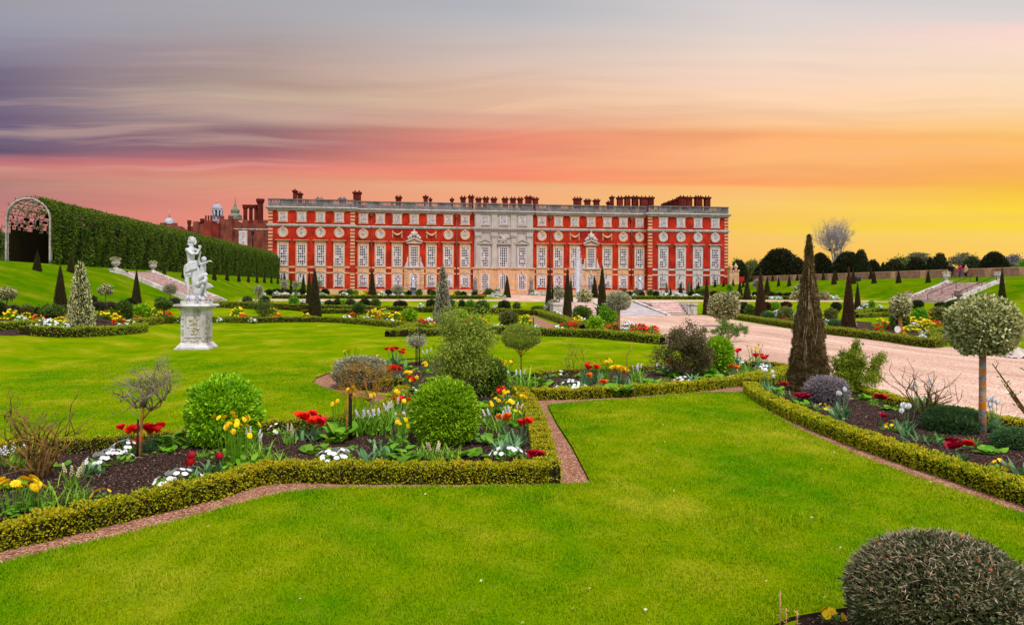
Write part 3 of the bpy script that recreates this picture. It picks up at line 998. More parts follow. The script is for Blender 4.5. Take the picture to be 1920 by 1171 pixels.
ed = [XC0 - .3] + [v for x in xw for v in (x - 1.36, x + 1.36)] + [XC1 + .3]
for e0, e1 in zip(ed[0::2], ed[1::2]): rustic(e0, e1)
ru.box(XC0 - .45, oc - .6, 6.55, XC1 + .45, oc + .02, 6.85)
ru.box(XC0 - .3, oc - .35, 6.34, XC1 + .3, oc + .02, 6.547)
ru.build('rusticated_base', M_STONE, palace)
# drainpipes, iron railing
for px in (696.6, 856, 1031.8, 1184):
    d_ = MB(); X = Xp(px, 1.6)
    d_.tube([(X, 1.38, 3), (X, 1.38, 17.3)], .11, 8); d_.prism([(X - .2, 17.2), (X + .2, 17.2), (X + .4, 17.9), (X - .4, 17.9)], 1.15, 1.5)
    d_.build('drainpipe', M_OLDB, palace)
# chimneys
CH = [(548, 556, 354, 8), (556.5, 566, 359, 9), (592, 605, 369, 4), (634, 648, 369, 4), (661, 677, 357, 6), (741, 753, 366, 10), (793, 803, 365, 12), (804, 810, 370, 14), (844, 851, 370, 14),
      (863, 874, 367, 14), (878, 889, 365, 14), (892, 903, 369, 14), (906, 917, 368, 14), (921, 932, 369, 14), (942, 953, 369, 14), (957, 968, 369, 14), (971, 981, 369, 14), (985, 998, 366, 14), (999, 1010, 369, 14),
      (1076, 1091, 369, 14), (1097, 1108, 372, 14), (1114, 1125, 372, 14), (1139, 1144, 376, 18), (1145, 1152, 366, 15), (1158, 1169, 367, 14), (1172, 1183, 366, 14), (1186, 1198, 366, 14), (1201, 1215, 367, 12), (1216, 1227, 367, 14),
      (1243, 1250, 379, 26), (1251, 1258, 376, 24), (1259, 1266, 373, 22), (1267, 1273, 370, 20), (1274, 1286, 366, 18), (1288, 1299, 367, 15), (1304, 1318, 366, 15), (1322, 1333, 367, 15)]
for a, b, yt, off in CH:
    X0, X1 = Xp(a, off), Xp(b, off)
    zt = lz(yt, (a + b) / 2, off)
    lead = (b - a) > 12 and off == 4
    m = MB()
    m.box(X0 + .12, off, ZT + .52, X1 - .12, off + 1.3, zt - .75)
    m.box(X0 + .02, off - .1, zt - .75, X1 - .02, off + 1.4, zt - .55); m.box(X0 - .08, off - .2, zt - .55, X1 + .08, off + 1.5, zt - .3)
    n = max(1, int((X1 - X0) / .6))
    for k in range(n):
        xx = X0 + (k + .5) * (X1 - X0) / n
        m.lathe([(.16, zt - .3), (.13, zt + .12)], xx, off + .6, 8)
    m.build('chimney', M_CHIM if off != 4 else M_LEAD, palace)
# palace terrace platform with steps
pt = MB()
pt.box(XL1 + .1, -2.6, .9, XR0 - .1, 1.0, 2.08)
pt.build('plinth', M_STONE, palace)
rl = MB()
for a, b in ((XL1 + .3, XC0 - .5), (XC1 + .5, XR0 - .3)):
    rl.box(a, -2.33, 3.02, b, -2.28, 3.07)
    k = int((b - a) / .35)
    for q in range(k): rl.box(a + q * .35, -2.32, 2.08, a + q * .35 + .03, -2.29, 3.02)
rl.build('iron_railing', M_IRON, palace)
st_ = MB()
for k in range(6):
    st_.box(12.2 - k * .3, PY - 3 - k * .38, .9, 22.6 + k * .3, PY - 2.6 - k * .38, 2.08 - k * .17)
so = st_.build('stone_steps', M_STONE); tag(so, 'broad low stone steps in front of the palace centre doors', 'steps')
# ------------------------------------------------------------------ plant materials
L_LIME = leafmat('lime_leaves', [c(70, 124, 2), c(112, 166, 4), c(144, 192, 10), c(184, 214, 34)])
L_GREEN = leafmat('green_leaves', [c(62, 118, 12), c(98, 154, 18), c(140, 184, 40)])
L_MID = leafmat('mid_green_leaves', [c(46, 74, 16), c(78, 104, 26), c(110, 132, 44)])
L_DARK = leafmat('dark_leaves', [c(30, 42, 14), c(46, 58, 20), c(66, 76, 30)], vary=.15)
L_DOME = leafmat('dark_yew_dome_needles', [c(22, 32, 12), c(34, 44, 16), c(54, 60, 26)], vary=.15, trans=.1)
L_YEW = leafmat('yew_needles', [c(38, 40, 14), c(58, 52, 22), c(80, 68, 32)], vary=.2, trans=.1)
L_YEWB = leafmat('brown_yew_needles', [c(54, 30, 18), c(80, 48, 28), c(104, 66, 42)], vary=.2, trans=.1)
L_RAG = leafmat('ragged_yew_needles', [c(58, 54, 14), c(92, 78, 26), c(122, 98, 46), c(164, 136, 98)], vary=.3, trans=.1)
L_OLIVE = leafmat('olive_leaves', [c(74, 82, 26), c(112, 116, 46), c(150, 150, 80)])
L_GREYG = leafmat('grey_green_leaves', [c(88, 90, 58), c(128, 126, 92), c(190, 184, 150), c(214, 208, 180)])
L_VAR = leafmat('variegated_leaves', [c(62, 72, 22), c(112, 116, 48), c(206, 200, 136), c(240, 234, 190)], vary=.1)
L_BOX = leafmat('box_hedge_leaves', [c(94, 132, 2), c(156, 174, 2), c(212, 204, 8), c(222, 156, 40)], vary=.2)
L_BOXF = leafmat('far_box_leaves', [c(88, 116, 8), c(140, 152, 12), c(178, 172, 34)], vary=.2)
L_LAV = leafmat('lavender_grey_leaves', [c(96, 86, 92), c(134, 122, 130), c(170, 158, 160)])
L_HOLLY = leafmat('clipped_dark_leaves', [c(36, 50, 20), c(60, 72, 34), c(96, 100, 62), c(128, 122, 90)], rough=.35, spec=.4, trans=.1)
L_STRAP = leafmat('strap_leaves', [c(80, 136, 16), c(118, 168, 28), c(162, 196, 64)], vary=.1)
L_TULIPL = leafmat('tulip_leaves', [c(70, 112, 60), c(104, 144, 90), c(136, 170, 118)], vary=.1)
L_BLUEG = leafmat('blue_green_leaves', [c(46, 84, 40), c(74, 112, 58), c(104, 136, 80)])
L_GDOME = leafmat('grey_dome_leaves', [c(48, 50, 32), c(76, 76, 52), c(110, 106, 80)])
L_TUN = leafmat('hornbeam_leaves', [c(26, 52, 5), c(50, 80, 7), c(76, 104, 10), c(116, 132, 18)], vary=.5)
M_INNER = simple('inner_twigs', c(46, 38, 20), c(28, 24, 14), 12, 0.95, 0.05)  # twig brown kept dark: shade deep between the leaves, painted into the core
M_BARK = simple('grey_bark', c(128, 112, 92), c(84, 70, 54), 14, 0.9, 0.1)
M_LICH = simple('lichen_bark', c(176, 106, 36), c(110, 84, 60), 5, 0.9, 0.1, lo=.42, hi=.58)
M_TWIG = simple('brown_twig', c(112, 84, 46), c(74, 54, 30), 9, 0.9, 0.1)
M_GTWIG = simple('grey_twig', c(156, 144, 112), c(112, 100, 76), 9, 0.9, 0.1)
M_STAKE = simple('dark_stake', c(44, 38, 34), c(24, 20, 18), 8, 0.7, 0.2)
def banded_bark():
    m, nt, b = newmat('banded_lichen_bark', .9, .1)
    v = nt.obj()
    a = nt.ramp(nt.noise(v, 14, 4), [(.35, c(112, 104, 98)), (.65, c(158, 148, 142))])
    k = nt.ramp(nt.noise(nt.mapping(v, (1.0, 1.0, 4.5)), 1.3, 3, .6), [(.49, (0, 0, 0, 1)), (.54, (1, 1, 1, 1))])
    nt.put(b.inputs['Base Color'], nt.mix(k, a, c(196, 112, 24)))
    return m
M_BAND = banded_bark()
M_TAN = simple('tan_bark', c(190, 132, 70), c(140, 96, 50), 7, 0.9, 0.1)
def petal(name, a, b, trans=.3):
    return leafmat(name, [a, b], rough=.5, spec=.2, trans=trans, vary=0.1)
P_RED = petal('red_petals', c(222, 8, 6), c(252, 34, 22))
P_CRIM = petal('crimson_petals', c(150, 8, 30), c(206, 24, 56))
P_ORANGE = petal('orange_petals', c(232, 70, 10), c(250, 150, 20))
P_YELLOW = petal('yellow_petals', c(246, 190, 0), c(255, 228, 30))
P_WHITE = petal('white_petals', c(226, 222, 228), c(248, 246, 250), .2)
P_CREAM = petal('cream_petals', c(216, 196, 150), c(236, 224, 190))

def bump3(P, f, seed):
    ph = seed * 1.7
    return (np.sin(P[:, 0] * f + ph) * np.cos(P[:, 1] * f * 1.13 + ph * 2) + np.sin(P[:, 2] * f * .9 + ph * 3 + P[:, 0] * f * .4)) * .5

# ------------------------------------------------------------------ crowns (unit box: x,y in +-0.5, z in 0..1)
def ball_mesh(name, mat, n, L, seed=1, amp=.04, flat=.12, squareness=2.3, up=.25, wr=.5, ragged=.05, holes=0.0, core=True, freq=9.0):
    rng = np.random.default_rng(seed)
    d = norm(rng.normal(size=(n, 3)))
    d = d[d[:, 2] > -0.93]
    def surf(d):
        k = (np.abs(d[:, 0]) ** squareness + np.abs(d[:, 1]) ** squareness + np.abs(d[:, 2]) ** squareness) ** (-1 / squareness)
        r = k * (1 + amp * bump3(d, freq, seed) + amp * .6 * bump3(d, freq * 2.3, seed + 5))
        P = d * r[:, None] * .5
        P[:, 2] += .5
        P[:, 2] = np.maximum(P[:, 2], flat * .15)
        return P
    P = surf(d)
    k = len(P)
    P = P - d * rng.uniform(L * .55, L * 1.6, (k, 1))
    out = rng.random(k) < ragged
    P[out] += d[out] * L * rng.uniform(.2, .9, (out.sum(), 1))
    D = norm(d * .75 + rng.normal(size=(k, 3)) * .55 + np.array([0, 0, up]))
    if holes:
        keep = bump3(d, 5.0, seed + 3) > (-1 + holes * 2)
        P, D, d = P[keep], D[keep], d[keep]; k = len(P)
    V, t = leaf_arrays(P, D, rng.uniform(.7, 1.3, k) * L, rng.uniform(.8, 1.2, k) * L * wr, rng.random(k), rng, .08)
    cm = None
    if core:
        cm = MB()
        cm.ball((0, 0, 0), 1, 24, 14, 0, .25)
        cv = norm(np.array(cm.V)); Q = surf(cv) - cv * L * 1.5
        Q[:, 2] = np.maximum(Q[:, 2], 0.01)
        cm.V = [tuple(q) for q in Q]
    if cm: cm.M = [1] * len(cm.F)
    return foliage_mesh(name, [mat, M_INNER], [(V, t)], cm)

def cone_mesh(name, mat, n, L, seed=1, power=.95, tip=.03, amp=.03, up=.5, wr=.35, ragged=.03, bulge=0.0, base=.5):
    rng = np.random.default_rng(seed)
    def rad(z):
        return (base - tip) * (1 - z) ** power * (1 + bulge * np.sin(np.pi * z)) + tip * np.sqrt(np.maximum(0, 1 - z))
    z = 1 - np.sqrt(rng.random(n * 2)); z = np.where(rng.random(n * 2) < .12, rng.random(n * 2), z)[:n]
    a = rng.uniform(0, 2 * np.pi, n)
    d = np.stack([np.cos(a), np.sin(a), np.zeros(n)], 1)
    r = rad(z) * (1 + amp * np.sin(a * 3 + z * 17 + seed) + amp * np.sin(a * 5 - z * 31))
    r = r + np.where(rng.random(n) < ragged, L * rng.uniform(.2, 1.2, n), 0)
    P = d * (r - rng.uniform(0, L * .25, n))[:, None]; P[:, 2] = z
    D = norm(d * .6 + rng.normal(size=(n, 3)) * .4 + np.array([0, 0, up]))
    V, t = leaf_arrays(P, D, rng.uniform(.6, 1.3, n) * L, rng.uniform(.8, 1.2, n) * L * wr, rng.random(n), rng, .05)
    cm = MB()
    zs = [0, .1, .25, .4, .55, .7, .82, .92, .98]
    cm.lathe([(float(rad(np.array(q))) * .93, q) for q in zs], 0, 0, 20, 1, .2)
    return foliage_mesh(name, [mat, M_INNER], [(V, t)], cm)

def branchy(mb, base, h, spread, levels, r0, seed, nstem=5, kids=3, bend=.25, fork=.45, n=5, m=0, tips=None, rise=.5):
    rr = random.Random(seed)
    def grow(p, d, length, r, lev):
        pts = [p]; k = 3
        dd = Vector(d)
        for i in range(k):
            dd = (dd + Vector((rr.gauss(0, bend), rr.gauss(0, bend), rr.gauss(0, bend) * .6 + .08 * rise))).normalized()
            pts.append(pts[-1] + dd * length / k)
        mb.tube(pts, [r, r * .85, r * .7, r * .55], n if lev > 0 else max(3, n - 1), m, rr.random())
        if lev > 0:
            for q in range(kids):
                i = rr.choice((1, 2, 3, 3))
                nd = (dd * (1 - fork) + Vector((rr.gauss(0, 1), rr.gauss(0, 1), rr.gauss(.35, .6))).normalized() * fork * 1.4).normalized()
                grow(pts[i], nd, length * rr.uniform(.55, .85), r * .55, lev - 1)
        elif tips is not None:
            tips.append((pts[-1], dd)); tips.append((pts[-2], dd))
    for s in range(nstem):
        a = 2 * math.pi * s / nstem + rr.uniform(-.4, .4)
        d = Vector((math.cos(a) * spread, math.sin(a) * spread, 1)).normalized()
        grow(Vector(base) + Vector((math.cos(a), math.sin(a), 0)) * r0 * 1.2 * (nstem > 1), d, h, r0 * rr.uniform(.8, 1.1), levels)

def tip_leaves(tips, per, L, seed, spread=.12, wr=.4, up=.2):
    rng = np.random.default_rng(seed)
    T = np.array([t[0] for t in tips]); Dn = np.array([t[1] for t in tips])
    P = np.repeat(T, per, 0) + rng.normal(size=(len(T) * per, 3)) * spread
    D = norm(np.repeat(Dn, per, 0) * .5 + rng.normal(size=P.shape) * .8 + np.array([0, 0, up]))
    k = len(P)
    return leaf_arrays(P, D, rng.uniform(.6, 1.3, k) * L, rng.uniform(.7, 1.2, k) * L * wr, rng.random(k), rng, .08)

# ------------------------------------------------------------------ placing by photo measurements
def where(px, py):
    p = hit(px, py)
    return p, depth(p) / FPX          # point on the ground and metres per photo pixel there

MC = {}
def cached(key, fn):
    if key not in MC: MC[key] = fn()
    return MC[key]

def qual(wpx):
    return 0 if wpx > 90 else 1 if wpx > 40 else 2 if wpx > 18 else 3

BALLQ = [(17000, .062), (6500, .085), (1800, .13), (600, .2)]
CONEQ = [(22000, .032), (5000, .05), (1600, .07), (700, .1)]
BKIND = {'lime': (L_LIME, dict(amp=.06, freq=11.0, squareness=2.1)), 'green': (L_GREEN, dict(amp=.07, ragged=.2)), 'mid': (L_MID, dict(amp=.09, ragged=.3)), 'dark': (L_DARK, dict(amp=.03)),
         'olive': (L_OLIVE, dict(amp=.1, ragged=.35)), 'var': (L_VAR, dict(amp=.045, wr=.62, ragged=.2, squareness=2.05, flat=.02)), 'lav': (L_LAV, dict(amp=.06, ragged=.3, wr=.25, up=.6)), 'brown': (L_YEWB, dict(amp=.03)),
         'holly': (L_HOLLY, dict(squareness=2.0, amp=.04, wr=.45, ragged=.15)), 'blueg': (L_BLUEG, dict(amp=.06, ragged=.3, wr=.25, up=.7)), 'greyd': (L_GDOME, dict(amp=.03)), 'grey': (L_GREYG, dict(amp=.08, ragged=.4, wr=.35)), 'yewdome': (L_DOME, dict(amp=.04))}
def bmesh_for(kind, q, var=0):
    m, kw = BKIND[kind]
    n, L = BALLQ[q]
    return cached(('ball', kind, q, var), lambda: ball_mesh(kind + '_crown', m, n, L, seed=3 + var * 5 + q, **kw))

def ball(px, py, top, w, kind, label, name='clipped_bush', cat='bush', group=None, q=None):
    p, s = where(px, py)
    q = qual(w) if q is None else q
    me = bmesh_for(kind, q, 0 if q < 1 else int(px) % 2)
    o = link(name, me)
    o.location = p - Vector((0, 0, .01)); o.scale = (w * s, w * s, (py - top) * s * 1.02)
    o.rotation_euler = (0, 0, R.uniform(0, 6.28))
    return tag(o, label, cat, group)

CK = {'yew': L_YEW, 'brown': L_YEWB, 'var': L_VAR, 'rag': L_RAG, 'grey': L_GREYG, 'yewdome': L_DOME}
def cone(px, py, top, hw, label, kind='yew', group=None, name='yew_cone', q=None, p=None, **kw):
    if p is None: p, s = where(px, py)
    else: s = depth(p) / FPX
    h = (py - top)
    q = (0 if h > 180 else 1 if h > 80 else 2 if h > 35 else 3) if q is None else q
    n, L = CONEQ[q]
    key = ('cone', kind, q, tuple(sorted(kw.items())))
    me = cached(key, lambda: cone_mesh(kind + '_cone', CK[kind], n, L, seed=len(MC) + 2, **kw))
    o = link(name, me)
    o.location = p - Vector((0, 0, .02)); o.scale = (hw * s, hw * s, h * s); o.rotation_euler = (0, 0, R.uniform(0, 6.28))
    return tag(o, label, 'topiary', group)

def standard(px, py, top, cbot, cw, kind, label, tw=None, bark=None, group=None, name='standard_tree', cflat=None, lean=0.0):
    """clipped head on a clear stem"""
    p, s = where(px, py)
    t = thing(name, label, 'tree', p, R.uniform(0, 6.28), group)
    q = qual(cw)
    cr = link('crown', bmesh_for(kind, q, 0), t)
    H = (py - top) * s; zb = (py - cbot) * s
    cr.location = (0, 0, zb); cr.scale = (cw * s, cw * s, H - zb)
    tr = MB(); r = (tw or max(2, cw * .08)) * s / 2
    tr.tube([(0, 0, -.05), (lean * r, 0, zb * .5), (0, 0, zb + (H - zb) * .35)], [r * 1.15, r, r * .9], 8 if cw > 30 else 5)
    tr.build('trunk', bark or M_BARK, t)
    return t

ORD = ['first', 'second', 'third', 'fourth', 'fifth', 'sixth', 'seventh', 'eighth', 'ninth', 'tenth', 'eleventh', 'twelfth', 'thirteenth', 'fourteenth', 'fifteenth', 'sixteenth', 'seventeenth', 'eighteenth', 'nineteenth', 'twentieth', 'twenty-first', 'twenty-second', 'twenty-third', 'twenty-fourth', 'twenty-fifth', 'twenty-sixth', 'twenty-seventh', 'twenty-eighth']

# ------------------------------------------------------------------ box edging
def hedge(pts, label, wid=.28, hgt=.25, side=0, mat=None, dens=3500, L=.032, group='low box hedges edging the beds', far=False, smooth=4, world=None):
    W = world or ([Vector(gp(x, y)) for x, y in pts] if not far else [hit(x, y) for x, y in pts])
    W = [Vector(v) for v in W]
    if smooth: W = smooth_line(W, smooth)
    # offset sideways so that the given line is one foot of the hedge
    N = []
    for i in range(len(W)):
        a = W[max(0, i - 1)]; b = W[min(len(W) - 1, i + 1)]
        d = (b - a); d.z = 0; d.normalize()
        N.append(Vector((-d.y, d.x, 0)))
    if side: W = [w_ + n * side * wid / 2 for w_, n in zip(W, N)]
    # resample
    Q = [W[0]]
    step = .06 if not far else .5
    for a, b in zip(W, W[1:]):
        k = max(1, int((b - a).length / step))
        for j in range(1, k + 1): Q.append(a + (b - a) * j / k)
    n = len(Q)
    rng = np.random.default_rng(int(abs(W[0].x * 100)) % 9999 + 1)
    Qn = np.array([tuple(v) for v in Q])
    T = np.zeros_like(Qn); T[1:-1] = Qn[2:] - Qn[:-2]; T[0] = Qn[1] - Qn[0]; T[-1] = Qn[-1] - Qn[-2]
    # round off sharp turns in the side vectors
    for _ in range(2):
        T[1:-1] = (T[:-2] + 2 * T[1:-1] + T[2:]) / 4
    T[:, 2] = 0; T = norm(T)
    S = np.stack([-T[:, 1], T[:, 0], np.zeros(n)], 1)
    arc = np.concatenate([[0], np.cumsum(np.linalg.norm(np.diff(Qn, axis=0), axis=1))])
    prof = [(-.5, 0), (-.53, .35), (-.5, .8), (-.38, 1.0), (0, 1.03), (.38, 1.0), (.5, .8), (.53, .35), (.5, 0)]
    amp = (.09 * np.sin(arc * 17 + 1.5 * np.sin(arc * 3.1)) + .06 * np.sin(arc * 31 + 2) + .05 * np.sin(arc * 5.3))
    ends = np.minimum(1, np.minimum(arc, arc[-1] - arc) / (wid * .35) + .55)
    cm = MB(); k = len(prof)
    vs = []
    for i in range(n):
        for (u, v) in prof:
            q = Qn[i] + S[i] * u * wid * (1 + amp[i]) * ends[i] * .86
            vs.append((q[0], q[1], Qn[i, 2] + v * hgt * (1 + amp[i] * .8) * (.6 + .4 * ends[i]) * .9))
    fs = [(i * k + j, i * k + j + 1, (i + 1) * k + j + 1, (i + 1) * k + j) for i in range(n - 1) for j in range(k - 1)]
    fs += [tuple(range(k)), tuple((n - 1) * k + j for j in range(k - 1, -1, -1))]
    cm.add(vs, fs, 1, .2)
    area = arc[-1] * (wid + 2 * hgt)
    m_ = int(area * dens)
    a = rng.uniform(0, arc[-1], m_)
    i0 = np.clip(np.searchsorted(arc, a) - 1, 0, n - 2)
    f = (a - arc[i0]) / np.maximum(1e-6, arc[i0 + 1] - arc[i0])
    C = Qn[i0] * (1 - f)[:, None] + Qn[i0 + 1] * f[:, None]; Sd = norm(S[i0] * (1 - f)[:, None] + S[i0 + 1] * f[:, None])
    am = amp[i0] * (1 - f) + amp[i0 + 1] * f + .05 * np.sin(a * 53) ; en = ends[i0]
    w = rng.uniform(0, wid + 2 * hgt, m_)
    u = np.where(w < hgt, -.52, np.where(w > hgt + wid, .52, (w - hgt) / wid - .5))
    v = np.where(w < hgt, w / hgt, np.where(w > hgt + wid, (w - hgt - wid) / hgt, 1.0 - .1 * (2 * np.abs(u)) ** 4))
    P = C + Sd * (u * wid * (1 + am) * en)[:, None]; P[:, 2] = C[:, 2] + v * hgt * (1 + am * .8) * (.6 + .4 * en)
    Dn = Sd * (np.sign(u) * (np.abs(u) > .45))[:, None]; Dn[:, 2] += np.where(np.abs(u) > .45, .35, 1)
    P -= norm(Dn) * rng.uniform(0, L * 1.5, (m_, 1)) ** 1.0
    D = norm(norm(Dn) * .7 + rng.normal(size=(m_, 3)) * .6)
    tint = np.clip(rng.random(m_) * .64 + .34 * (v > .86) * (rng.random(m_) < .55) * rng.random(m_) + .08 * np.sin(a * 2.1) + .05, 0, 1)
    V, t = leaf_arrays(P, D, rng.uniform(.6, 1.3, m_) * L, rng.uniform(.8, 1.2, m_) * L * .6, tint, rng, .08)
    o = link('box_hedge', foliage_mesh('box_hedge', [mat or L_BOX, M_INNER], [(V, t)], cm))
    return tag(o, label, 'hedge', group)

hedge([(-220, 1092), (0, 1036), (120, 1008), (250, 976), (420, 934), (470, 917), (520, 907), (640, 908), (830, 909), (1000, 908), (1049, 907), (1043, 890), (1025, 820), (1003, 768), (984, 744)], 'yellow green box hedge edging the left bed along the front lawn and round the corner', side=1, smooth=3, dens=5600, L=.032)
hedge([(-160, 872), (0, 858), (110, 851), (250, 843), (330, 833), (500, 816), (600, 806), (700, 795), (730, 770), (758, 740)], 'box hedge behind the left bed, against the large lawn', wid=.26, hgt=.24, dens=3500, L=.03)
hedge([(752, 731), (720, 729), (690, 726), (660, 720), (640, 711), (634, 702), (650, 690)], 'short curved box hedge round the lavender by the curling gravel', wid=.35, hgt=.28, dens=3500, L=.03)
hedge([(994, 751), (1150, 746), (1300, 735), (1400, 722), (1482, 704)], 'box hedge along the front of the middle bed with red tulips', side=1, dens=4200, L=.036)
hedge([(1000, 712), (1050, 706), (1190, 699), (1300, 692), (1440, 690), (1484, 700)], 'low box hedge behind the middle bed, beside the lawn', wid=.24, hgt=.2, dens=3000, L=.03)
hedge([(1394, 734), (1420, 757), (1500, 797), (1600, 838), (1700, 874), (1800, 908), (1920, 950), (2160, 1032), (2500, 1140)], 'yellow green box hedge between the front lawn and the right bed', side=1, dens=5400, L=.033)
hedge([(1398, 727), (1430, 722), (1482, 713), (1560, 727), (1635, 748), (1703, 768), (1883, 804), (2100, 860), (2450, 944)], 'box hedge between the right bed and the gravel walk', wid=.28, hgt=.24, dens=3400, L=.03)
FH = dict(far=True, mat=L_BOXF, smooth=2)
hedge([(740, 632), (800, 630), (916, 626), (1039, 630), (1126, 634), (1244, 646)], 'dark green box hedge across the far side of the middle lawn', wid=.5, hgt=.42, dens=700, L=.07, **FH)
hedge([(726, 633), (742, 631), (762, 625), (772, 618)], 'curled end of a box hedge on the big lawn', wid=.6, hgt=.42, dens=700, L=.07, **FH)
hedge([(250, 614), (300, 607), (340, 606), (480, 605), (615, 604), (700, 610), (790, 619), (835, 625)], 'long box hedge behind the white statue, along the big lawn', wid=.5, hgt=.4, dens=600, L=.08, **FH)
hedge([(-70, 623), (0, 622), (64, 619)], 'box hedge on the left edge of the garden, before the slope', wid=.5, hgt=.4, dens=600, L=.07, **FH)
hedge([(38, 628), (80, 632), (140, 633), (250, 626), (268, 621)], 'box hedge curving round the foot of the variegated column', wid=.5, hgt=.42, dens=700, L=.07, **FH)
hedge([(395, 576), (510, 578), (700, 584), (836, 585), (1020, 591)], 'thin far box hedge below the cross walk', wid=.6, hgt=.5, dens=300, L=.12, **FH)
hedge([(568, 588), (658, 587), (720, 591), (780, 594)], 'short yellow hedge behind the tall dark cone', wid=.5, hgt=.4, dens=300, L=.1, **FH)
hedge([(1006, 588), (1040, 599), (1075, 612), (1092, 620)], 'yellow box hedge running back towards the fountain', wid=.55, hgt=.45, dens=500, L=.09, **FH)
hedge([(1322, 587), (1400, 601), (1480, 614), (1560, 627), (1620, 634), (1680, 642), (1748, 652), (1762, 644), (1748, 636)], 'bright yellow box hedge along the far edge of the gravel walk', wid=.5, hgt=.42, dens=700, L=.07, **FH)
hedge([(1748, 631), (1800, 627), (1870, 628)], 'box hedge behind the far right flower bed', wid=.5, hgt=.42, dens=600, L=.07, **FH)
hedge([(1605, 591), (1640, 585), (1690, 585)], 'pale hedge below the right stairs, farther of two', wid=.5, hgt=.4, dens=300, L=.1, **FH)
hedge([(1607, 596), (1650, 594), (1700, 594)], 'pale hedge below the right stairs, nearer of two', wid=.5, hgt=.4, dens=300, L=.1, **FH)
for x0, x1, lb in ((-18.5, 7.8, 'low hedge along the far flower bed in front of the palace left half'), (25.5, 53.5, 'low hedge along the far flower bed in front of the palace right half')):
    hedge(None, lb, wid=.6, hgt=.42, dens=200, L=.14, world=[(x0, 91.5, Z1), ((x0 + x1) / 2, 91.5, Z1), (x1, 91.5, Z1)], far=True, mat=L_BOXF)
# ------------------------------------------------------------------ big clipped shapes near the camera
ball(420, 846, 704, 136, 'lime', 'round lime green bush in the left bed beside the bare grey tree')
ball(834, 842, 710, 131, 'lime', 'round lime green bush in the middle of the front bed corner')
ball(1348, 702, 630, 56, 'lime', 'lime green domed bush by the gravel walk beside the brown rhododendron')
ball(767, 606, 577, 30, 'lime', 'small lime ball in front of the palace, beside the variegated column')
ball(860, 606, 578, 34, 'lime', 'small lime ball tucked behind the tall variegated column')
ball(1116, 627, 592, 36, 'lime', 'lime ball bush beside the tan stemmed standard near the walk')
ball(265, 601, 569, 36, 'lime', 'lime ball bush below the left stairs')
ball(1768, 1262, 1008, 336, 'holly', 'large clipped dark dome bush in the near right corner', q=0)
# the big one needs its own dense crown with dead grey twigs
def corner_bush():
    o = [x for x in bpy.data.objects if x.get('label', '').startswith('large clipped dark dome')][0]
    rng = np.random.default_rng(5)
    me = ball_mesh('dome_crown', L_HOLLY, 34000, .034, seed=8, amp=.045, wr=.5, ragged=.14, squareness=2.0)
    o.data = me
    d = norm(rng.normal(size=(5200, 3)) * np.array([1, 1, 1])); d[:, 2] = np.abs(d[:, 2])
    keep = bump3(d, 6.0, 2) > -.25
    d = d[keep]
    P = d * .497 * np.array([1, 1, 1]) ; P[:, 2] += .5
    P -= d * rng.uniform(0, .02, (len(d), 1))
    D = norm(d * .5 + rng.normal(size=d.shape) * .7)
    V, t = leaf_arrays(P, D, rng.uniform(.02, .07, len(P)), .0055, rng.random(len(P)), rng, .12)
    tw = link('twigs', foliage_mesh('dead_twigs', leafmat('dead_twig', [c(96, 76, 54), c(140, 118, 92), c(172, 150, 124)], trans=0), [(V, t)]), o)
    tw['label'] = 'dead grey twigs among the clipped leaves'
    k = 26
    d = norm(rng.normal(size=(k, 3))); d[:, 2] = np.abs(d[:, 2]) + .2; d = norm(d)
    P = d * .5; P[:, 2] += .5
    V, t = leaf_arrays(P, norm(d + rng.normal(size=d.shape) * .5), .025, .018, rng.random(k), rng, .1)
    link('orange_leaves', foliage_mesh('orange_leaves', P_ORANGE, [(V, t)]), o)
corner_bush()
ball(1550, 764, 706, 78, 'lav', 'grey lavender mound at the foot of the big ragged cone')
ball(1788, 818, 762, 104, 'blueg', 'low dark green mound beside the white tulips and holly stem')
ball(1908, 852, 802, 84, 'blueg', 'low dark green mound at the right edge beyond the crimson flowers')
ball(676, 726, 668, 98, 'grey', 'spiky grey lavender clump beside the curling gravel', cat='shrub')
ball(915, 748, 672, 66, 'mid', 'dark green bush behind the lime ball, beside yellow flowers')

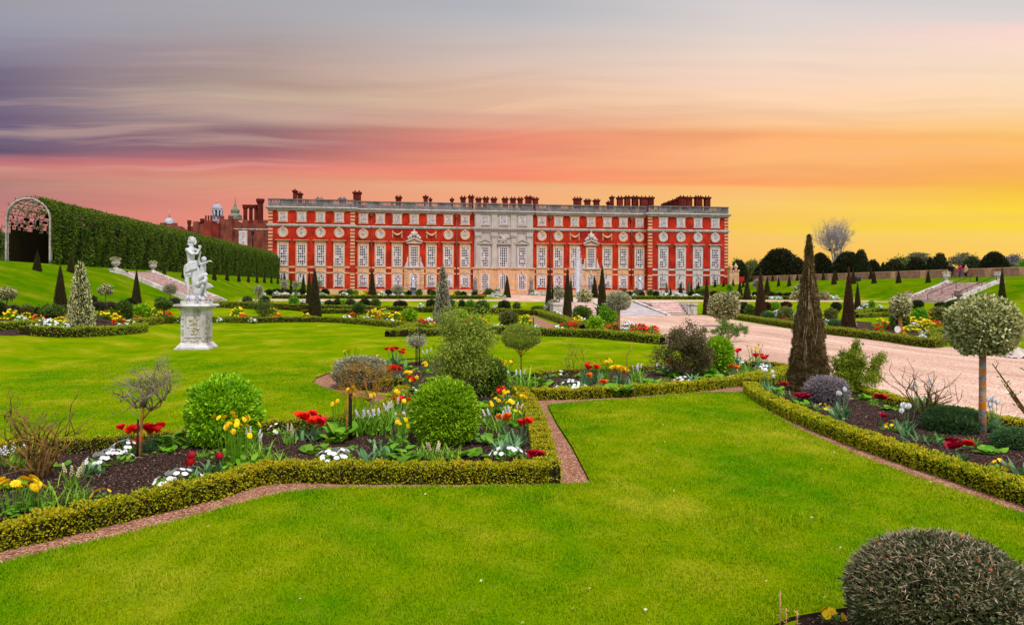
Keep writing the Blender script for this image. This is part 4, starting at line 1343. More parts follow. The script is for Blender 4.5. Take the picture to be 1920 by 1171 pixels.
# the ragged tall cone
def ragged_cone():
    p, s = where(1516, 740)
    t = thing('yew_cone', 'tall ragged brown yew cone with bare stems showing, beside the gravel walk', 'topiary', p)
    H = 300 * s; W = 65 * s
    rng = np.random.default_rng(77)
    def rad(z):
        return np.interp(z, [0, .05, .25, .45, .6, .7, .78, .86, .93, 1.0], [.5, .5, .43, .33, .235, .17, .115, .10, .07, .02])
    n = 42000
    z = rng.random(n) ** 1.25; a = rng.uniform(0, 2 * np.pi, n)
    clump = .09 * np.sin(a * 4 + z * 23) + .07 * np.sin(a * 7 - z * 41) + .05 * np.sin(z * 90 + a)
    gap = (np.sin(a * 9 + z * 6) * np.sin(z * 30 + a * 3) > .86) | (np.abs(np.sin(a * 6.5 + z * 1.5)) < .10)
    r = rad(z) * (1 + clump * .85)
    r = np.where(gap, r * .8, r) + np.where(rng.random(n) < .08, rng.uniform(0, .05, n), 0)
    d = np.stack([np.cos(a), np.sin(a), np.zeros(n)], 1)
    P = d * (r * W)[:, None]; P[:, 2] = z * H
    D = norm(d * .55 + rng.normal(size=(n, 3)) * .55 + np.array([0, 0, .35]))
    V, tt = leaf_arrays(P, D, rng.uniform(.04, .10, n) * (.35 + 1.3 * rad(z)), rng.uniform(.012, .022, n), np.clip(rng.random(n) * .75 + .3 * (rng.random(n) < .12), 0, 1), rng, .05)
    cm = MB()
    zs = np.linspace(0, .97, 16)
    cm.lathe([(float(rad(q)) * W * .84, q * H) for q in zs], 0, 0, 22, 0, .1)
    link('foliage', foliage_mesh('ragged_foliage', L_RAG, [(V, tt)], cm), t)
    tm = MB(); rr = random.Random(4)
    for k in range(80):
        a0 = rr.uniform(0, 6.28); z0 = rr.uniform(0, .7); ln = rr.uniform(.08, .3)
        pts = []
        for j in range(5):
            zz = min(.98, z0 + ln * j / 4); q = float(rad(zz)) * W * rr.uniform(.98, 1.1)
            pts.append((math.cos(a0) * q, math.sin(a0) * q, zz * H)); a0 += rr.uniform(-.1, .1)
        tm.tube(pts, [.012, .011, .01, .008, .005], 4)
    tm.build('stems', simple('dead_stem', c(164, 134, 106), c(110, 84, 60), 10, .9, .1), t)
ragged_cone()

# variegated columns
cone(151, 614, 490, 46, 'tall pale variegated holly column on the left, in a mulched bed', 'var', name='holly_column', power=.7, tip=.24, wr=.7, up=.2, ragged=.25, q=1, base=.5, amp=.05)
cone(830, 616, 498, 36, 'tall variegated column in front of the palace, nearer than the cones', 'grey', name='holly_column', power=.75, tip=.16, wr=.6, up=.2, ragged=.3, q=1, amp=.05)
cone(590, 600, 503, 27, 'tallest dark yew cone on the lawn before the palace left wing', 'yew', power=.8, tip=.06, q=1)
cone(580, 577, 509, 14, 'dark yew cone just behind the tallest lawn cone', 'yew', q=1)
cone(113, 592, 497, 27, 'dark yew cone left of the variegated column', 'yew', power=.85, q=1)
cone(256, 570, 505, 18, 'dark yew cone in front of the foot of the left stairs', 'yew', q=1)
cone(1064, 596, 503, 18, 'dark cone between the two small standards beside the fountain jet', 'yew', q=1, power=.8, tip=.07)
cone(1070.5, 580, 519, 11, 'cone half hidden behind the dark cone by the fountain', 'yew')
cone(1029, 580, 511, 14, 'dark cone to the left of the fountain, tallest of its pair', 'yew', power=.8, q=1)
cone(1036, 576, 526, 8, 'slim cone close behind the cone left of the fountain', 'yew')
cone(1129, 592, 498, 20, 'tall dark cone to the right of the fountain jet', 'yew', q=1, power=.8, tip=.07)
cone(1426, 598, 504, 23, 'tall brown yew cone among round bushes beyond the walk', 'brown', q=1, tip=.05)
cone(1325, 590, 520, 15, 'slim brown cone right beside the variegated standard beyond the walk', 'brown', q=1, tip=.07, power=.8)
cone(1591, 622, 501, 27, 'large reddish brown yew cone beyond the walk, behind white tulips', 'brown', q=1, tip=.05)
cone(1608, 580, 528, 13, 'small dark cone just behind the large reddish brown cone', 'yew')
cone(1879, 560, 500, 13, 'dark cone standing in front of the foot of the right stairs', 'yew')
# cones along the left terrace
row = [(70, 507, 470, 16), (133, 510, 472, 14), (308, 520, 490, 9), (345, 522, 490, 10), (402, 525, 500, 9), (426, 526, 502, 8), (448, 528, 504, 7), (466, 529, 506, 6), (482, 530, 508, 6), (496, 530, 510, 6), (509, 531, 511, 5), (521, 532, 513, 5)]
for i, (x, y, t_, hw) in enumerate(row):
    cone(x, y, t_, hw, 'dark yew cone on the left terrace, %s from the open tunnel arch' % ORD[i], group='yew cones in a row before the hornbeam tunnel', q=1 if i < 2 else 2)
# cones near the palace, in order across its front
pal = [(533, 545, 510), (546, 533, 512), (569, 545, 513), (578, 540, 520), (635, 551, 520), (653, 544, 525), (667, 543, 524), (690, 543, 522), (698, 558, 508), (709, 550, 523), (757, 545, 529), (785, 551, 537), (794, 551, 529), (851, 541, 522), (919, 538, 522), (923, 540, 524), (936, 542, 517), (943, 541, 516), (951, 558, 516), (1011, 548, 531), (1023, 548, 528), (1115, 557, 516), (1123, 553, 531), (1141, 549, 524), (1153, 545, 531)]
for i, (x, y, t_) in enumerate(pal):
    kind = 'grey' if i in (7, 9, 13, 23) else 'yew'
    k = (y - t_)
    cone(x, max(y, 551) if y < 556 else y, t_, max(6, k * .34), ('small grey green cone' if kind == 'grey' else 'dark yew cone') + ' near palace front, %s from the tunnel end' % ORD[i], kind, group='cones in front of the palace', q=2)
far = [(1250, 555, 528), (1257.5, 558, 537), (1276.5, 553, 530), (1290.6, 554, 525), (1296, 548, 530), (1307, 550, 531), (1310, 548, 528), (1341, 538, 524), (1357, 537, 522), (1374.6, 537, 522), (1387.5, 556, 525), (1394, 538, 524), (1401, 562, 519), (1410, 528, 516), (1415, 536, 519), (1438.5, 558, 517), (1449, 527, 511), (1460, 536, 518), (1471, 526, 510), (1480, 536, 514), (1495, 526, 511), (1502, 536, 517)]
for i, (x, y, t_) in enumerate(far):
    k = y - t_
    cone(x, y, t_, max(6, k * .36), ('small grey green cone' if i in (0, 3) else 'dark yew cone') + ' past the palace right wing, %s going right' % ORD[i], 'grey' if i in (0, 3) else 'yew', group='cones before the right slope', q=2)
rt = [(1544, 525, 506), (1564, 533, 506.5), (1568, 526, 506), (1600, 532, 503), (1633.5, 523, 500), (1639, 531, 506.5), (1673.6, 521, 499), (1685, 530.5, 504), (1718, 518, 501.5), (1740.5, 530, 505), (1766, 517, 499), (1829, 515.5, 491)]
for i, (x, y, t_) in enumerate(rt):
    cone(x, y, t_, max(6, (y - t_) * .38), 'dark yew cone on right terrace by brick wall, %s from left' % ORD[i] if i < 11 else 'dark yew cone against the brick wall between the two stair top urns', group='yew cones on the right terrace', q=2)

# ------------------------------------------------------------------ standards
standard(1842, 828, 555, 668, 124, 'var', 'big variegated holly standard with an orange banded grey stem by the walk', 13, M_BAND)
standard(1357, 612, 549, 600, 57, 'var', 'variegated round standard beyond the walk, behind the small green shrub', 7, M_BARK)
standard(1688, 632, 552, 596, 38, 'var', 'variegated standard with pale stem in the far right flower bed', 7, M_TAN)
standard(13, 585, 538, 564, 32, 'var', 'variegated ball standard at the left edge of the garden')
standard(198, 572, 533, 554, 26, 'var', 'small pale variegated standard before the left slope')
standard(319, 572, 533, 552, 23, 'grey', 'grey green standard in front of the left stairs')
standard(1160, 622, 547, 582, 42, 'grey', 'feathery pale standard on a tan stem beside the walk', 6, M_TAN)
standard(1049, 582, 542, 561, 20, 'grey', 'small pale standard left of the dark fountain cone')
standard(1096, 582, 543, 570, 28, 'var', 'small variegated standard right of the fountain jet')
standard(485, 576, 536, 555, 16, 'grey', 'thin grey green standard to the right of the statue')
standard(186, 609, 565, 583, 29, 'greyd', 'flat topped dark standard beside the variegated column')
standard(207, 602, 565, 580, 22, 'greyd', 'flat topped dark standard behind its twin')
standard(905, 608, 564, 588, 27, 'mid', 'round olive standard behind the middle hedge')
standard(533, 556, 525, 540, 14, 'grey', 'grey ball standard on the slope, leftmost before the palace')
standard(555, 556, 528, 540, 13, 'grey', 'grey ball standard on the slope, second before the palace')
standard(599, 556, 524, 538, 13, 'grey', 'grey ball standard peeping out behind the tallest lawn cone')
standard(673, 602, 568, 586, 26, 'mid', 'small olive round headed tree behind the flower bed left of the lime ball')
standard(308, 608, 563, 580, 30, 'mid', 'small spreading tree beside the lime ball below the stairs', 3)
standard(1419, 556, 524, 538, 15, 'grey', 'small ball standard before the right slope, by the brown cone')
standard(1497, 553, 532, 548, 17, 'var', 'small variegated ball standard at the left of the big ragged cone')
standard(1369, 553, 533, 546, 12, 'green', 'small green headed standard on the right slope')

# ------------------------------------------------------------------ round bushes, far and middle
B = [
 (464, 573, 555, 19, 'greyd', 'grey dome bush behind the statue, left of two'), (497, 572, 555, 19, 'greyd', 'grey dome bush behind the statue, right of two'),
 (551, 573, 556, 19, 'green', 'loose green bush right of the two grey domes'), (568, 575, 567, 15, 'dark', 'low dark mound left of the tallest cone'),
 (617, 576, 562, 18, 'dark', 'dark ball right of the tallest cone, first of four touching'), (633, 576, 560, 17, 'dark', 'dark ball right of the tallest cone, second of four touching'),
 (645, 576, 560, 17, 'lime', 'lime ball between the touching dark balls'), (657, 576, 560, 20, 'greyd', 'grey brown ball at the end of the four touching balls'),
 (684.5, 578, 560, 22, 'dark', 'dark ball alone on the lawn strip below the cross walk'), (704, 579, 560, 20, 'mid', 'loose olive bush below the cross walk'),
 (727, 581, 573, 15, 'dark', 'low dark mound below the cross walk'), (751, 581, 563, 28, 'dark', 'broad flat dark bush left of the lime ball and column'),
 (809, 582, 561, 22, 'dark', 'dark ball left of the tall variegated column'), (845, 583, 561, 18, 'mid', 'olive bush close behind the tall variegated column'), (866, 584, 562, 15, 'dark', 'dark ball right of the tall variegated column'),
 (882, 584, 563, 20, 'green', 'bright green loose bush right of the column'), (945.6, 586, 563, 25, 'dark', 'very dark glossy ball on the lawn below the cross walk'),
 (954, 610, 583, 36, 'olive', 'twiggy olive bush behind the lollipop tree'), (969, 582, 567, 16, 'mid', 'faint small bush on the lawn bank'),
 (1008, 588, 574, 26, 'mid', 'dark green bush at the end of the yellow hedge'), (1038, 583, 562, 24, 'grey', 'loose grey bush between cones by the fountain'),
 (1091, 604, 574, 36, 'mid', 'olive green bush in front of the fountain jet'), (1140, 612, 571, 34, 'green', 'dense dark green shrub beside the tan stemmed standard'),
 (1150, 606, 580, 24, 'dark', 'dark bush right behind the dense green shrub'),
 (1394, 593, 566, 22, 'dark', 'dark bush right of the variegated standard beyond the walk'), (1406, 596, 572, 20, 'mid', 'olive bush left of the tall brown cone'),
 (1440, 602, 584, 26, 'blueg', 'blue green mound right of the tall brown cone'), (1437, 580, 566, 20, 'brown', 'brown dome bush behind the tall brown cone'), (1454, 582, 565, 19, 'lime', 'lime bush beyond the walk'),
 (1474, 579, 565, 22, 'brown', 'dark brown dome beyond the walk'), (1473, 604, 576, 28, 'olive', 'olive bush left of the big ragged cone'),
 (1376, 561, 546, 22, 'var', 'variegated ball behind the big variegated standard'), (1497, 563, 545, 26, 'var', 'variegated ball just left of the ragged cone'), (1545, 563, 546, 20, 'var', 'variegated ball just right of the ragged cone'),
 (1568, 584, 566, 20, 'dark', 'dark ball left of the reddish brown cone'), (1565, 616, 598, 26, 'blueg', 'blue green mound left of the reddish cone foot'), (1558, 600, 578, 24, 'olive', 'olive bush between the ragged and reddish cones'),
 (1635, 579, 563, 12, 'green', 'small upright green bush on the right lawn'), (1687, 622, 580, 32, 'mid', 'dark green shrub behind the pale stemmed standard'),
 (1720.5, 580, 562, 21, 'dark', 'very dark ball below the right stairs'), (1724, 606, 578, 28, 'green', 'bright green loose bush in the far right bed'),
 (1763, 606, 576, 38, 'olive', 'olive bush in the far right bed'), (1767, 578, 566, 26, 'dark', 'dark low bush behind the olive bush of the far right bed'), (1799, 580, 562, 44, 'mid', 'wide green bush left of the big holly standard'),
 (25, 594, 571, 25, 'greyd', 'grey dome bush at the left garden edge'), (0, 600, 566, 24, 'dark', 'dark bush cut by the left picture edge'), (50, 594, 572, 26, 'olive', 'olive loose bush at the left garden edge'), (70, 596, 575, 17, 'dark', 'dark ball left of the left dark cone'),
 (88, 592, 573, 20, 'dark', 'dark green bush touching the left dark cone'), (112, 600, 574, 22, 'mid', 'grey bush at the foot of the left dark cone'), (175, 572, 554, 15, 'dark', 'dark bush behind the variegated column'), (172, 603, 577, 16, 'lime', 'lime bush half hidden by the variegated column'),
 (230, 604, 566, 36, 'mid', 'dark olive shrub left of the lime ball below the stairs'), (245, 572, 558, 19, 'dark', 'dark green bush at the left foot of the stair cone'), (328, 577, 558, 22, 'greyd', 'grey dome bush before the left stairs'), (303, 581, 557, 24, 'mid', 'olive bush before the left stairs'),
]
for x, y, t_, w_, k, lb in B:
    ball(x, y, t_, w_, k, lb)
FB = [(505, 553, 542, 16, 'dark'), (519, 554, 541, 20, 'dark'), (541, 554, 542, 15, 'dark'), (553, 554, 543, 13, 'mid'), (565, 554, 541, 15, 'dark'), (610, 555, 541, 17, 'dark'), (609, 545, 532, 9, 'grey'), (630, 547, 533, 9, 'grey'), (643, 555, 544, 16, 'dark'), (656, 554, 542, 14, 'mid'), (668, 554, 543, 11, 'lime'), (661, 546, 535, 8, 'grey'), (673, 546, 536, 8, 'grey'),
      (728, 556, 542, 16, 'dark'), (746, 554, 536, 22, 'grey'), (760, 555, 546, 9, 'green'), (767, 556, 544, 11, 'dark'), (786, 555, 542, 12, 'mid'), (806, 553, 541, 11, 'dark'), (812, 555, 543, 12, 'mid'), (858, 556, 545, 14, 'mid'), (869, 556, 546, 14, 'dark'), (890, 556, 546, 13, 'dark'), (897, 550, 542, 9, 'mid'), (908, 555, 548, 8, 'dark'), (917, 554, 541, 18, 'mid'), (932, 553, 540, 14, 'grey'), (943, 552, 538, 13, 'grey'),
      (1008, 552, 540, 10, 'dark'), (1046, 553, 538, 14, 'mid'), (1103, 549, 534, 12, 'grey'), (1170, 554, 542, 11, 'mid'), (1181, 557, 546, 16, 'dark'), (1191, 555, 543, 9, 'green'), (1203, 557, 546, 13, 'dark'), (1219, 555, 543, 13, 'mid'), (1230, 557, 545, 14, 'dark'), (1266, 553, 534, 13, 'grey'), (1296, 557, 545, 13, 'dark'), (1316, 556, 541, 18, 'mid'), (1338, 555, 545, 16, 'brown'), (1416, 558, 547, 13, 'dark'), (1447, 560, 547, 18, 'dark'), (1462, 560, 548, 14, 'dark'), (1478, 560, 548, 22, 'dark')]
KN = {'dark': 'dark clipped ball', 'mid': 'olive green bush', 'grey': 'pale grey ball', 'lime': 'small lime ball', 'green': 'fresh green bush', 'brown': 'brown clipped ball'}
cnt = {}
for x, y, t_, w_, k in FB:
    half = 'left half' if x < 940 else 'right half' if x < 1240 else 'right end'
    cnt[(k, half)] = cnt.get((k, half), 0) + 1
    ball(x, y, t_, w_, k, '%s in far bed before palace %s, %s from left' % (KN[k], half, ORD[cnt[(k, half)] - 1]), group='bushes in the far bed before the palace')

# ------------------------------------------------------------------ shrubs with visible stems
def shrub(px, py, top, w, label, leaf, bark, seed, stems=6, levels=2, per=10, L=.05, spread=.7, name='shrub', r=.012, kids=3, spr=.05, wr=.4, lean=0):
    p, s = where(px, py)
    H = (py - top) * s; Wd = w * s
    t = thing(name, label, 'shrub', p, 0)
    mb = MB(); tips = []
    branchy(mb, (0, 0, 0), .5, spread, levels, r * 1.0, seed, stems, kids, .2, .5, 5, 0, tips)
    V = np.array(mb.V); mx = max(1e-3, np.percentile(V[:, 2], 98)); wx = max(1e-3, np.percentile(np.abs(V[:, :2]), 95))
    kz, kx = H / mx, Wd / 2 / wx
    V = V * np.array([kx, kx, kz])
    mb.V = [tuple(v) for v in V]
    mb.build('branches', bark, t)
    if per:
        T = [(Vector((a.x * kx, a.y * kx, a.z * kz)), b) for a, b in tips]
        Vl, tl = tip_leaves(T, per, L, seed, spr, wr)
        link('foliage', foliage_mesh('shrub_leaves', leaf, [(Vl, tl)]), t)
    return t
L_OLIVE2 = leafmat('grey_olive_leaves', [c(84, 110, 16), c(130, 152, 36), c(176, 184, 76)])
M_TWIG2 = simple('ochre_twig', c(150, 112, 56), c(88, 66, 36), 7, .9, .1)
shrub(75, 912, 756, 120, 'bare shrub with many upright brown stems at the left of the front bed', L_OLIVE, M_TWIG2, 21, 12, 2, 3, .024, .3, r=.017, kids=3, spr=.01)
shrub(872, 764, 606, 76, 'large grey green leafy shrub behind the lime ball', L_OLIVE2, M_TWIG2, 5, 8, 3, 36, .075, .5, r=.01, spr=.08, wr=.34)
shrub(1285, 713, 626, 82, 'brown green rhododendron with bare lower stems in the middle bed', leafmat('rhododendron_leaves', [c(60, 64, 24), c(96, 90, 44), c(132, 116, 74)]), M_TWIG, 12, 8, 3, 30, .07, .7, r=.014, spr=.07)
shrub(1605, 742, 660, 66, 'open green shrub with dark stems in the right bed beside the ragged cone', leafmat('open_shrub_leaves', [c(74, 106, 8), c(120, 148, 18), c(170, 178, 44)]), M_TWIG, 31, 6, 3, 40, .065, .6, r=.012, spr=.05)
shrub(1075, 713, 640, 76, 'thin twiggy shrub with few leaves before the middle lawn', L_OLIVE, M_TWIG, 9, 6, 2, 3, .035, .5, r=.007, kids=3, spr=.02)
shrub(1732, 790, 690, 104, 'leafless twiggy bush in the right bed beside the white tulips', L_OLIVE, M_TWIG, 14, 11, 2, 0, .03, .3, r=.014, kids=2)
shrub(690, 752, 686, 92, 'orange brown bushy shrub in front of the lavender clump', leafmat('orange_brown_leaves', [c(120, 84, 14), c(160, 116, 24), c(196, 146, 40)]), M_LICH, 16, 7, 2, 16, .035, .8, r=.01, spr=.05)
shrub(1362, 640, 606, 58, 'small green rosette leaved shrub at the near edge of the walk', leafmat('rosette_leaves', [c(60, 92, 22), c(90, 122, 36), c(126, 150, 60)]), M_TWIG, 18, 6, 2, 40, .08, .6, r=.018, spr=.05)
shrub(95, 600, 577, 26, 'loose olive shrub by the left dark cone', L_MID, M_TWIG, 19, 5, 2, 8, .16, .8, r=.02, spr=.1)
shrub(492, 598, 566, 34, 'loose green shrub on the lawn to the right of the statue', L_MID, M_TWIG, 20, 6, 2, 14, .14, .7, r=.02, spr=.12)
# shrub entering from the right edge
def edge_branch():
    p = gp(1990, 860)
    t = thing('shrub', 'knobbly branch with fresh leaves reaching in from the right edge', 'shrub', p)
    mb = MB(); tips = []
    s = depth(p) / FPX
    rr = random.Random(2)
    for (ex, ey) in ((-130, 178), (-108, 140), (-95, 118), (-70, 168)):
        a = Vector((0, 0, 0)); b = Vector((ex * s * CT, -ex * s * ST, ey * s))
        mid = a.lerp(b, .55) + Vector((.03, 0, -.05))
        mb.tube([a, mid, b.lerp(mid, .4), b], [.02, .015, .012, .007], 6)
        for k in range(3):
            q = mid.lerp(b, .3 + .3 * k)
            e = q + Vector((rr.uniform(-.06, .06), rr.uniform(-.05, .05), rr.uniform(.02, .1)))
            mb.tube([q, e], [.008, .004], 5); tips.append((e, (e - q).normalized()))
        tips.append((b, (b - mid).normalized()))
    mb.build('branches', M_TWIG, t)
    V, tl = tip_leaves(tips, 5, .055, 3, .015, .45, .5)
    link('foliage', foliage_mesh('edge_leaves', leafmat('fresh_leaves', [c(110, 118, 50), c(160, 160, 90), c(196, 186, 120)]), [(V, tl)]), t)
edge_branch()

# grey bare standard with stake and orange lichen
def bare_tree():
    p, s = where(262, 872)
    t = thing('bare_tree', 'small leafless tree with orange lichen stem and grey twigs in the left bed', 'tree', p)
    mb = MB(); H = 110 * s
    mb.tube([(0, 0, -.05), (.01, 0, H * .4), (.03, 0, H * .8), (.05, 0, H)], [.022, .02, .019, .017], 8)
    mb.tube([(.03, 0, H * .78), (.12, .02, H * .92), (.26, .02, H * 1.0), (.3, 0, H * 1.12)], [.016, .014, .012, .01], 7)
    mb.build('trunk', M_LICH, t)
    tw = MB()
    for bx, sd in (((.05, 0, H), 4), ((.3, 0, H * 1.1), 6), ((.14, .02, H * .94), 8), ((-.02, 0, H * .98), 11)):
        branchy(tw, bx, .3, .6, 3, .017, sd, 4, 3, .25, .5, 4)
    tw.build('twigs', M_GTWIG, t)
    p2 = MB(); p2.tube([(-.045, .03, -.05), (-.035, .03, H * .78)], .014, 8)
    so = p2.build('plant_stake', M_STAKE); so.location = p; tag(so, 'short dark stake tied to the leafless lichen tree', 'stake')
bare_tree()
def staked(px, py, top, label, seed, trunk, lab2):
    p, s = where(px, py)
    H = (py - top) * s
    t = thing('young_tree', label, 'tree', p)
    mb = MB(); mb.tube([(-.05, 0, -.03), (-.055, 0, H * .5), (-.04, 0, H)], [.017, .015, .013], 7); mb.build('trunk', trunk, t)
    tw = MB(); tips = []
    branchy(tw, (-.04, 0, H * .97), .13, .9, 2, .007, seed, 5, 3, .3, .5, 4, 0, tips); tw.build('twigs', M_LICH, t)
    V, tl = tip_leaves(tips, 4, .02, 2, .02); link('foliage', foliage_mesh('buds', leafmat('bud_leaves', [c(170, 110, 16), c(200, 140, 30)]), [(V, tl)]), t)
    q = MB(); q.lathe([(.026, -.05), (.026, H * 1.03), (.022, H * 1.05)], 0, 0, 10)
    so = q.build('plant_stake', M_STAKE); so.location = p; tag(so, lab2, 'stake')
staked(657, 838, 742, 'young tree with an orange flecked stem and twigs tied to a black stake', 3, M_LICH, 'thick black stake in the left bed beside the young tree')
# grey variegated standard on double stakes
def grey_std():
    p, s = where(783, 692)
    t = thing('standard_tree', 'grey variegated loose headed standard between two dark stakes', 'tree', p)
    H = 92 * s
    mb = MB(); mb.tube([(0, 0, -.04), (.01, 0, H * .6), (0, 0, H * .9)], [.016, .014, .008], 6)
    tips = []
    branchy(mb, (0, 0, H * .42), .18, .9, 2, .008, 8, 6, 3, .25, .5, 4, 0, tips)
    mb.build('trunk', M_BARK, t)
    V, tl = tip_leaves(tips, 26, .045, 4, .06, .45)
    link('crown', foliage_mesh('grey_crown', L_GREYG, [(V, tl)]), t)
    for k, dx in enumerate((-.045, .06)):
        q = MB(); q.lathe([(.018, -.05), (.018, H * (.9 if k else .62))], 0, 0, 8)
        o = q.build('plant_stake', M_STAKE); o.location = Vector(p) + Vector((dx, .02, 0)); tag(o, ('taller' if k else 'shorter') + ' dark stake of the pair holding the grey variegated standard', 'stake')
grey_std()
def lollipop():
    p, s = where(977, 712)
    t = thing('standard_tree', 'lollipop tree with orange forked stem and olive crown behind the front bed', 'tree', p)
    H = 104 * s; zf = 46 * s
    mb = MB(); mb.tube([(0, 0, -.04), (.005, 0, zf * .5), (0, 0, zf)], [.022, .018, .02], 8)
    tips = []
    branchy(mb, (0, 0, zf * .95), .2, .9, 2, .011, 15, 7, 3, .18, .42, 5, 0, tips)
    mb.build('trunk', M_LICH, t)
    cw = 76 * s
    P = [q for q in tips]
    rng = np.random.default_rng(3)
    # rounded head: cup shaped below, domed above
    n = 9000
    d = norm(rng.normal(size=(n, 3))); r = rng.random(n) ** (1 / 5)
    Q = d * r[:, None] * np.array([cw * .5, cw * .5, (H - zf) * .4]); Q[:, 2] += zf + (H - zf) * .6
    Q[:, 2] += .04 * bump3(d, 7, 2)
    Dn = norm(d * .4 + rng.normal(size=d.shape) * .6 + np.array([0, 0, .4]))
    keep = bump3(d * r[:, None], 9, 4) > -.45
    V, tl = leaf_arrays(Q[keep], Dn[keep], rng.uniform(.035, .07, keep.sum()), .02, rng.random(keep.sum()), rng, .1)
    link('crown', foliage_mesh('olive_crown', L_OLIVE2, [(V, tl)]), t)
lollipop()
def simple_post(px, py, top, label, r=.03, mat=None, name='marker_post', cat='post'):
    p, s = where(px, py); q = MB(); h = (py - top) * s
    q.lathe([(r, -.05), (r, h * .97), (r * .8, h)], 0, 0, 10)
    o = q.build(name, mat or M_STAKE); o.location = p; return tag(o, label, cat)
simple_post(1268, 640, 622, 'black square headed post behind the rhododendron', .045)
simple_post(1000, 612, 594, 'thin dark post on the lawn left of the yellow hedge', .03)
simple_post(745, 597, 577, 'dark post left of the lime ball by the column', .045)
simple_post(694, 601, 578, 'brown post behind the yellow flowers near the lime ball', .06, M_TWIG)
simple_post(238, 517, 508, 'short black post at the top of the left stairs', .1)
simple_post(1832, 527, 518, 'short dark green post at the top of the right stairs', .12)
def bent_stem():
    p, s = where(1175, 700); m = MB()
    m.tube([(0, 0, -.03), (.01, 0, 25 * s), (.0, 0, 34 * s), (8 * s, 0, 44 * s), (12 * s, 0, 60 * s)], [.02, .018, .018, .014, .006], 7)
    o = m.build('bare_stem', M_TAN); o.location = p; o.name = 'bare_sapling'; tag(o, 'single bent bare brown stem standing before the middle lawn', 'sapling')
bent_stem()
def label_sign(px, py, top):
    p, s = where(px, py); t = thing('plant_sign', 'round white sign on a dark stick at the far edge of the walk', 'sign', p)
    h = (py - top) * s
    q = MB(); q.tube([(0, 0, -.04), (0, 0, h * .7)], .02, 6); q.build('stick', M_STAKE, t)
    d = MB(); d.lathe([(.16, 0), (.16, .03)], 0, 0, 16); o = d.build('disc', M_SASH, t); o.location = (0, -.02, h * .85); o.rotation_euler = (math.pi / 2, 0, 0)
label_sign(1682, 640, 613)
def cloth():
    p, s = where(1908, 670); m = MB()
    n = 14
    vs = []; fs = []
    for j in range(n):
        for i in range(n):
            u, v = i / (n - 1) - .5, j / (n - 1) - .5
            rr_ = math.hypot(u, v)
            z = max(0, .42 * (1 - (rr_ / .55) ** 2)) + .05 * math.sin(u * 17 + v * 6) + .03 * math.sin(v * 23)
            vs.append((u * 48 * s, v * .8, max(.01, z * 17 * s / .42)))
    for j in range(n - 1):
        for i in range(n - 1): fs.append((j * n + i, j * n + i + 1, (j + 1) * n + i + 1, (j + 1) * n + i))
    m.add(vs, fs, 0, .5, True); o = m.build('fleece_cover', M_WHITE); o.location = p; tag(o, 'crumpled pale cover lying at the right edge of the walk', 'cover')
cloth()

# far clipped domes, trees behind the wall
DOMES = [(1386, 524, 487, 38), (1436, 524, 484, 52), (1462, 528, 466, 84), (1490, 527, 482, 60), (1538, 522, 474, 66), (1590, 520, 472, 66), (1614, 518, 468, 36), (1637, 516, 487, 44), (1676, 514, 487, 48), (1718, 512, 482, 46), (1744, 511, 483, 22), (1762, 510, 475, 36), (1864, 500, 472, 66), (1656, 512, 492, 16)]
for i, (x, y, t_, w_) in enumerate(DOMES):
    p = at_t(x, y, 150 + (i * 37 % 20)); p.z = tz(p.x, p.y) - .3
    s = depth(p) / FPX
    q_ = 0 if w_ > 60 else 1
    me = cached(('dome', q_, i % 3), lambda: cone_mesh('yew_dome', L_DOME, (14000, 6000)[q_], (.05, .07)[q_], seed=i + 3, power=(.5, .62, .42)[i % 3], tip=.02, amp=.035, up=.5, wr=.4, ragged=.05))
    o = link('yew_dome', me); o.location = p
    o.scale = (w_ * s * 1.05, w_ * s * 1.05, max(1, at_t(x, t_, depth(p)).z - p.z)); o.rotation_euler = (0, 0, R.uniform(0, 6))
    tag(o, 'dark domed yew behind the right wall, %s of them from the palace' % ORD[i], 'topiary', 'domed yews behind the right wall')
def big_tree(x, top, w_, t_, label, leaf, seed, layered=False, n=7000):
    p = at_t(x, 520, t_); p.z = tz(p.x, p.y)
    s = t_ / FPX
    th = thing('park_tree', label, 'tree', p)
    H = at_t(x, top, t_).z - p.z; W_ = w_ * s
    tr = MB(); tips = []
    branchy(tr, (0, 0, H * .25), H * .3, .8, 2, H * .03, seed, 5, 3, .15, .5, 5, 0, tips)
    tr.tube([(0, 0, -.5), (0, 0, H * .3)], [H * .05, H * .035], 8); tr.build('trunk', M_BARK, th)
    rng = np.random.default_rng(seed)
    cl = []
    for k in range(26):
        a = rng.uniform(0, 6.28); rr_ = rng.random() ** .5
        cz = H * (.45 + .5 * (1 - rr_ ** 2) * rng.uniform(.6, 1))
        cl.append((math.cos(a) * rr_ * W_ * .42, math.sin(a) * rr_ * W_ * .42, cz))
    cl = np.array(cl); per = n // len(cl)
    d = rng.normal(size=(len(cl) * per, 3)) * np.array([W_ * .1, W_ * .1, H * (.025 if layered else .07)])
    P = np.repeat(cl, per, 0) + d
    D = norm(rng.normal(size=P.shape) + np.array([0, 0, .3]))
    V, tl = leaf_arrays(P, D, rng.uniform(.3, .6, len(P)), .25, rng.random(len(P)), rng, .1)
    link('crown', foliage_mesh('park_crown', leaf, [(V, tl)]), th)
L_CEDAR = leafmat('cedar_needles', [c(78, 84, 62), c(112, 112, 84), c(150, 146, 110)])
big_tree(1722, 468, 50, 215, 'flat layered cedar behind the domed yews, left of two', L_CEDAR, 4, True)
big_tree(1806, 471, 56, 215, 'flat layered cedar behind the domed yews, right of two', L_CEDAR, 6, True)
big_tree(1690, 480, 44, 200, 'pale green tree behind the domed yews left of the cedars', L_MID, 8)
big_tree(1379, 488, 24, 185, 'light green tree beside the palace right end', L_GREEN, 9)
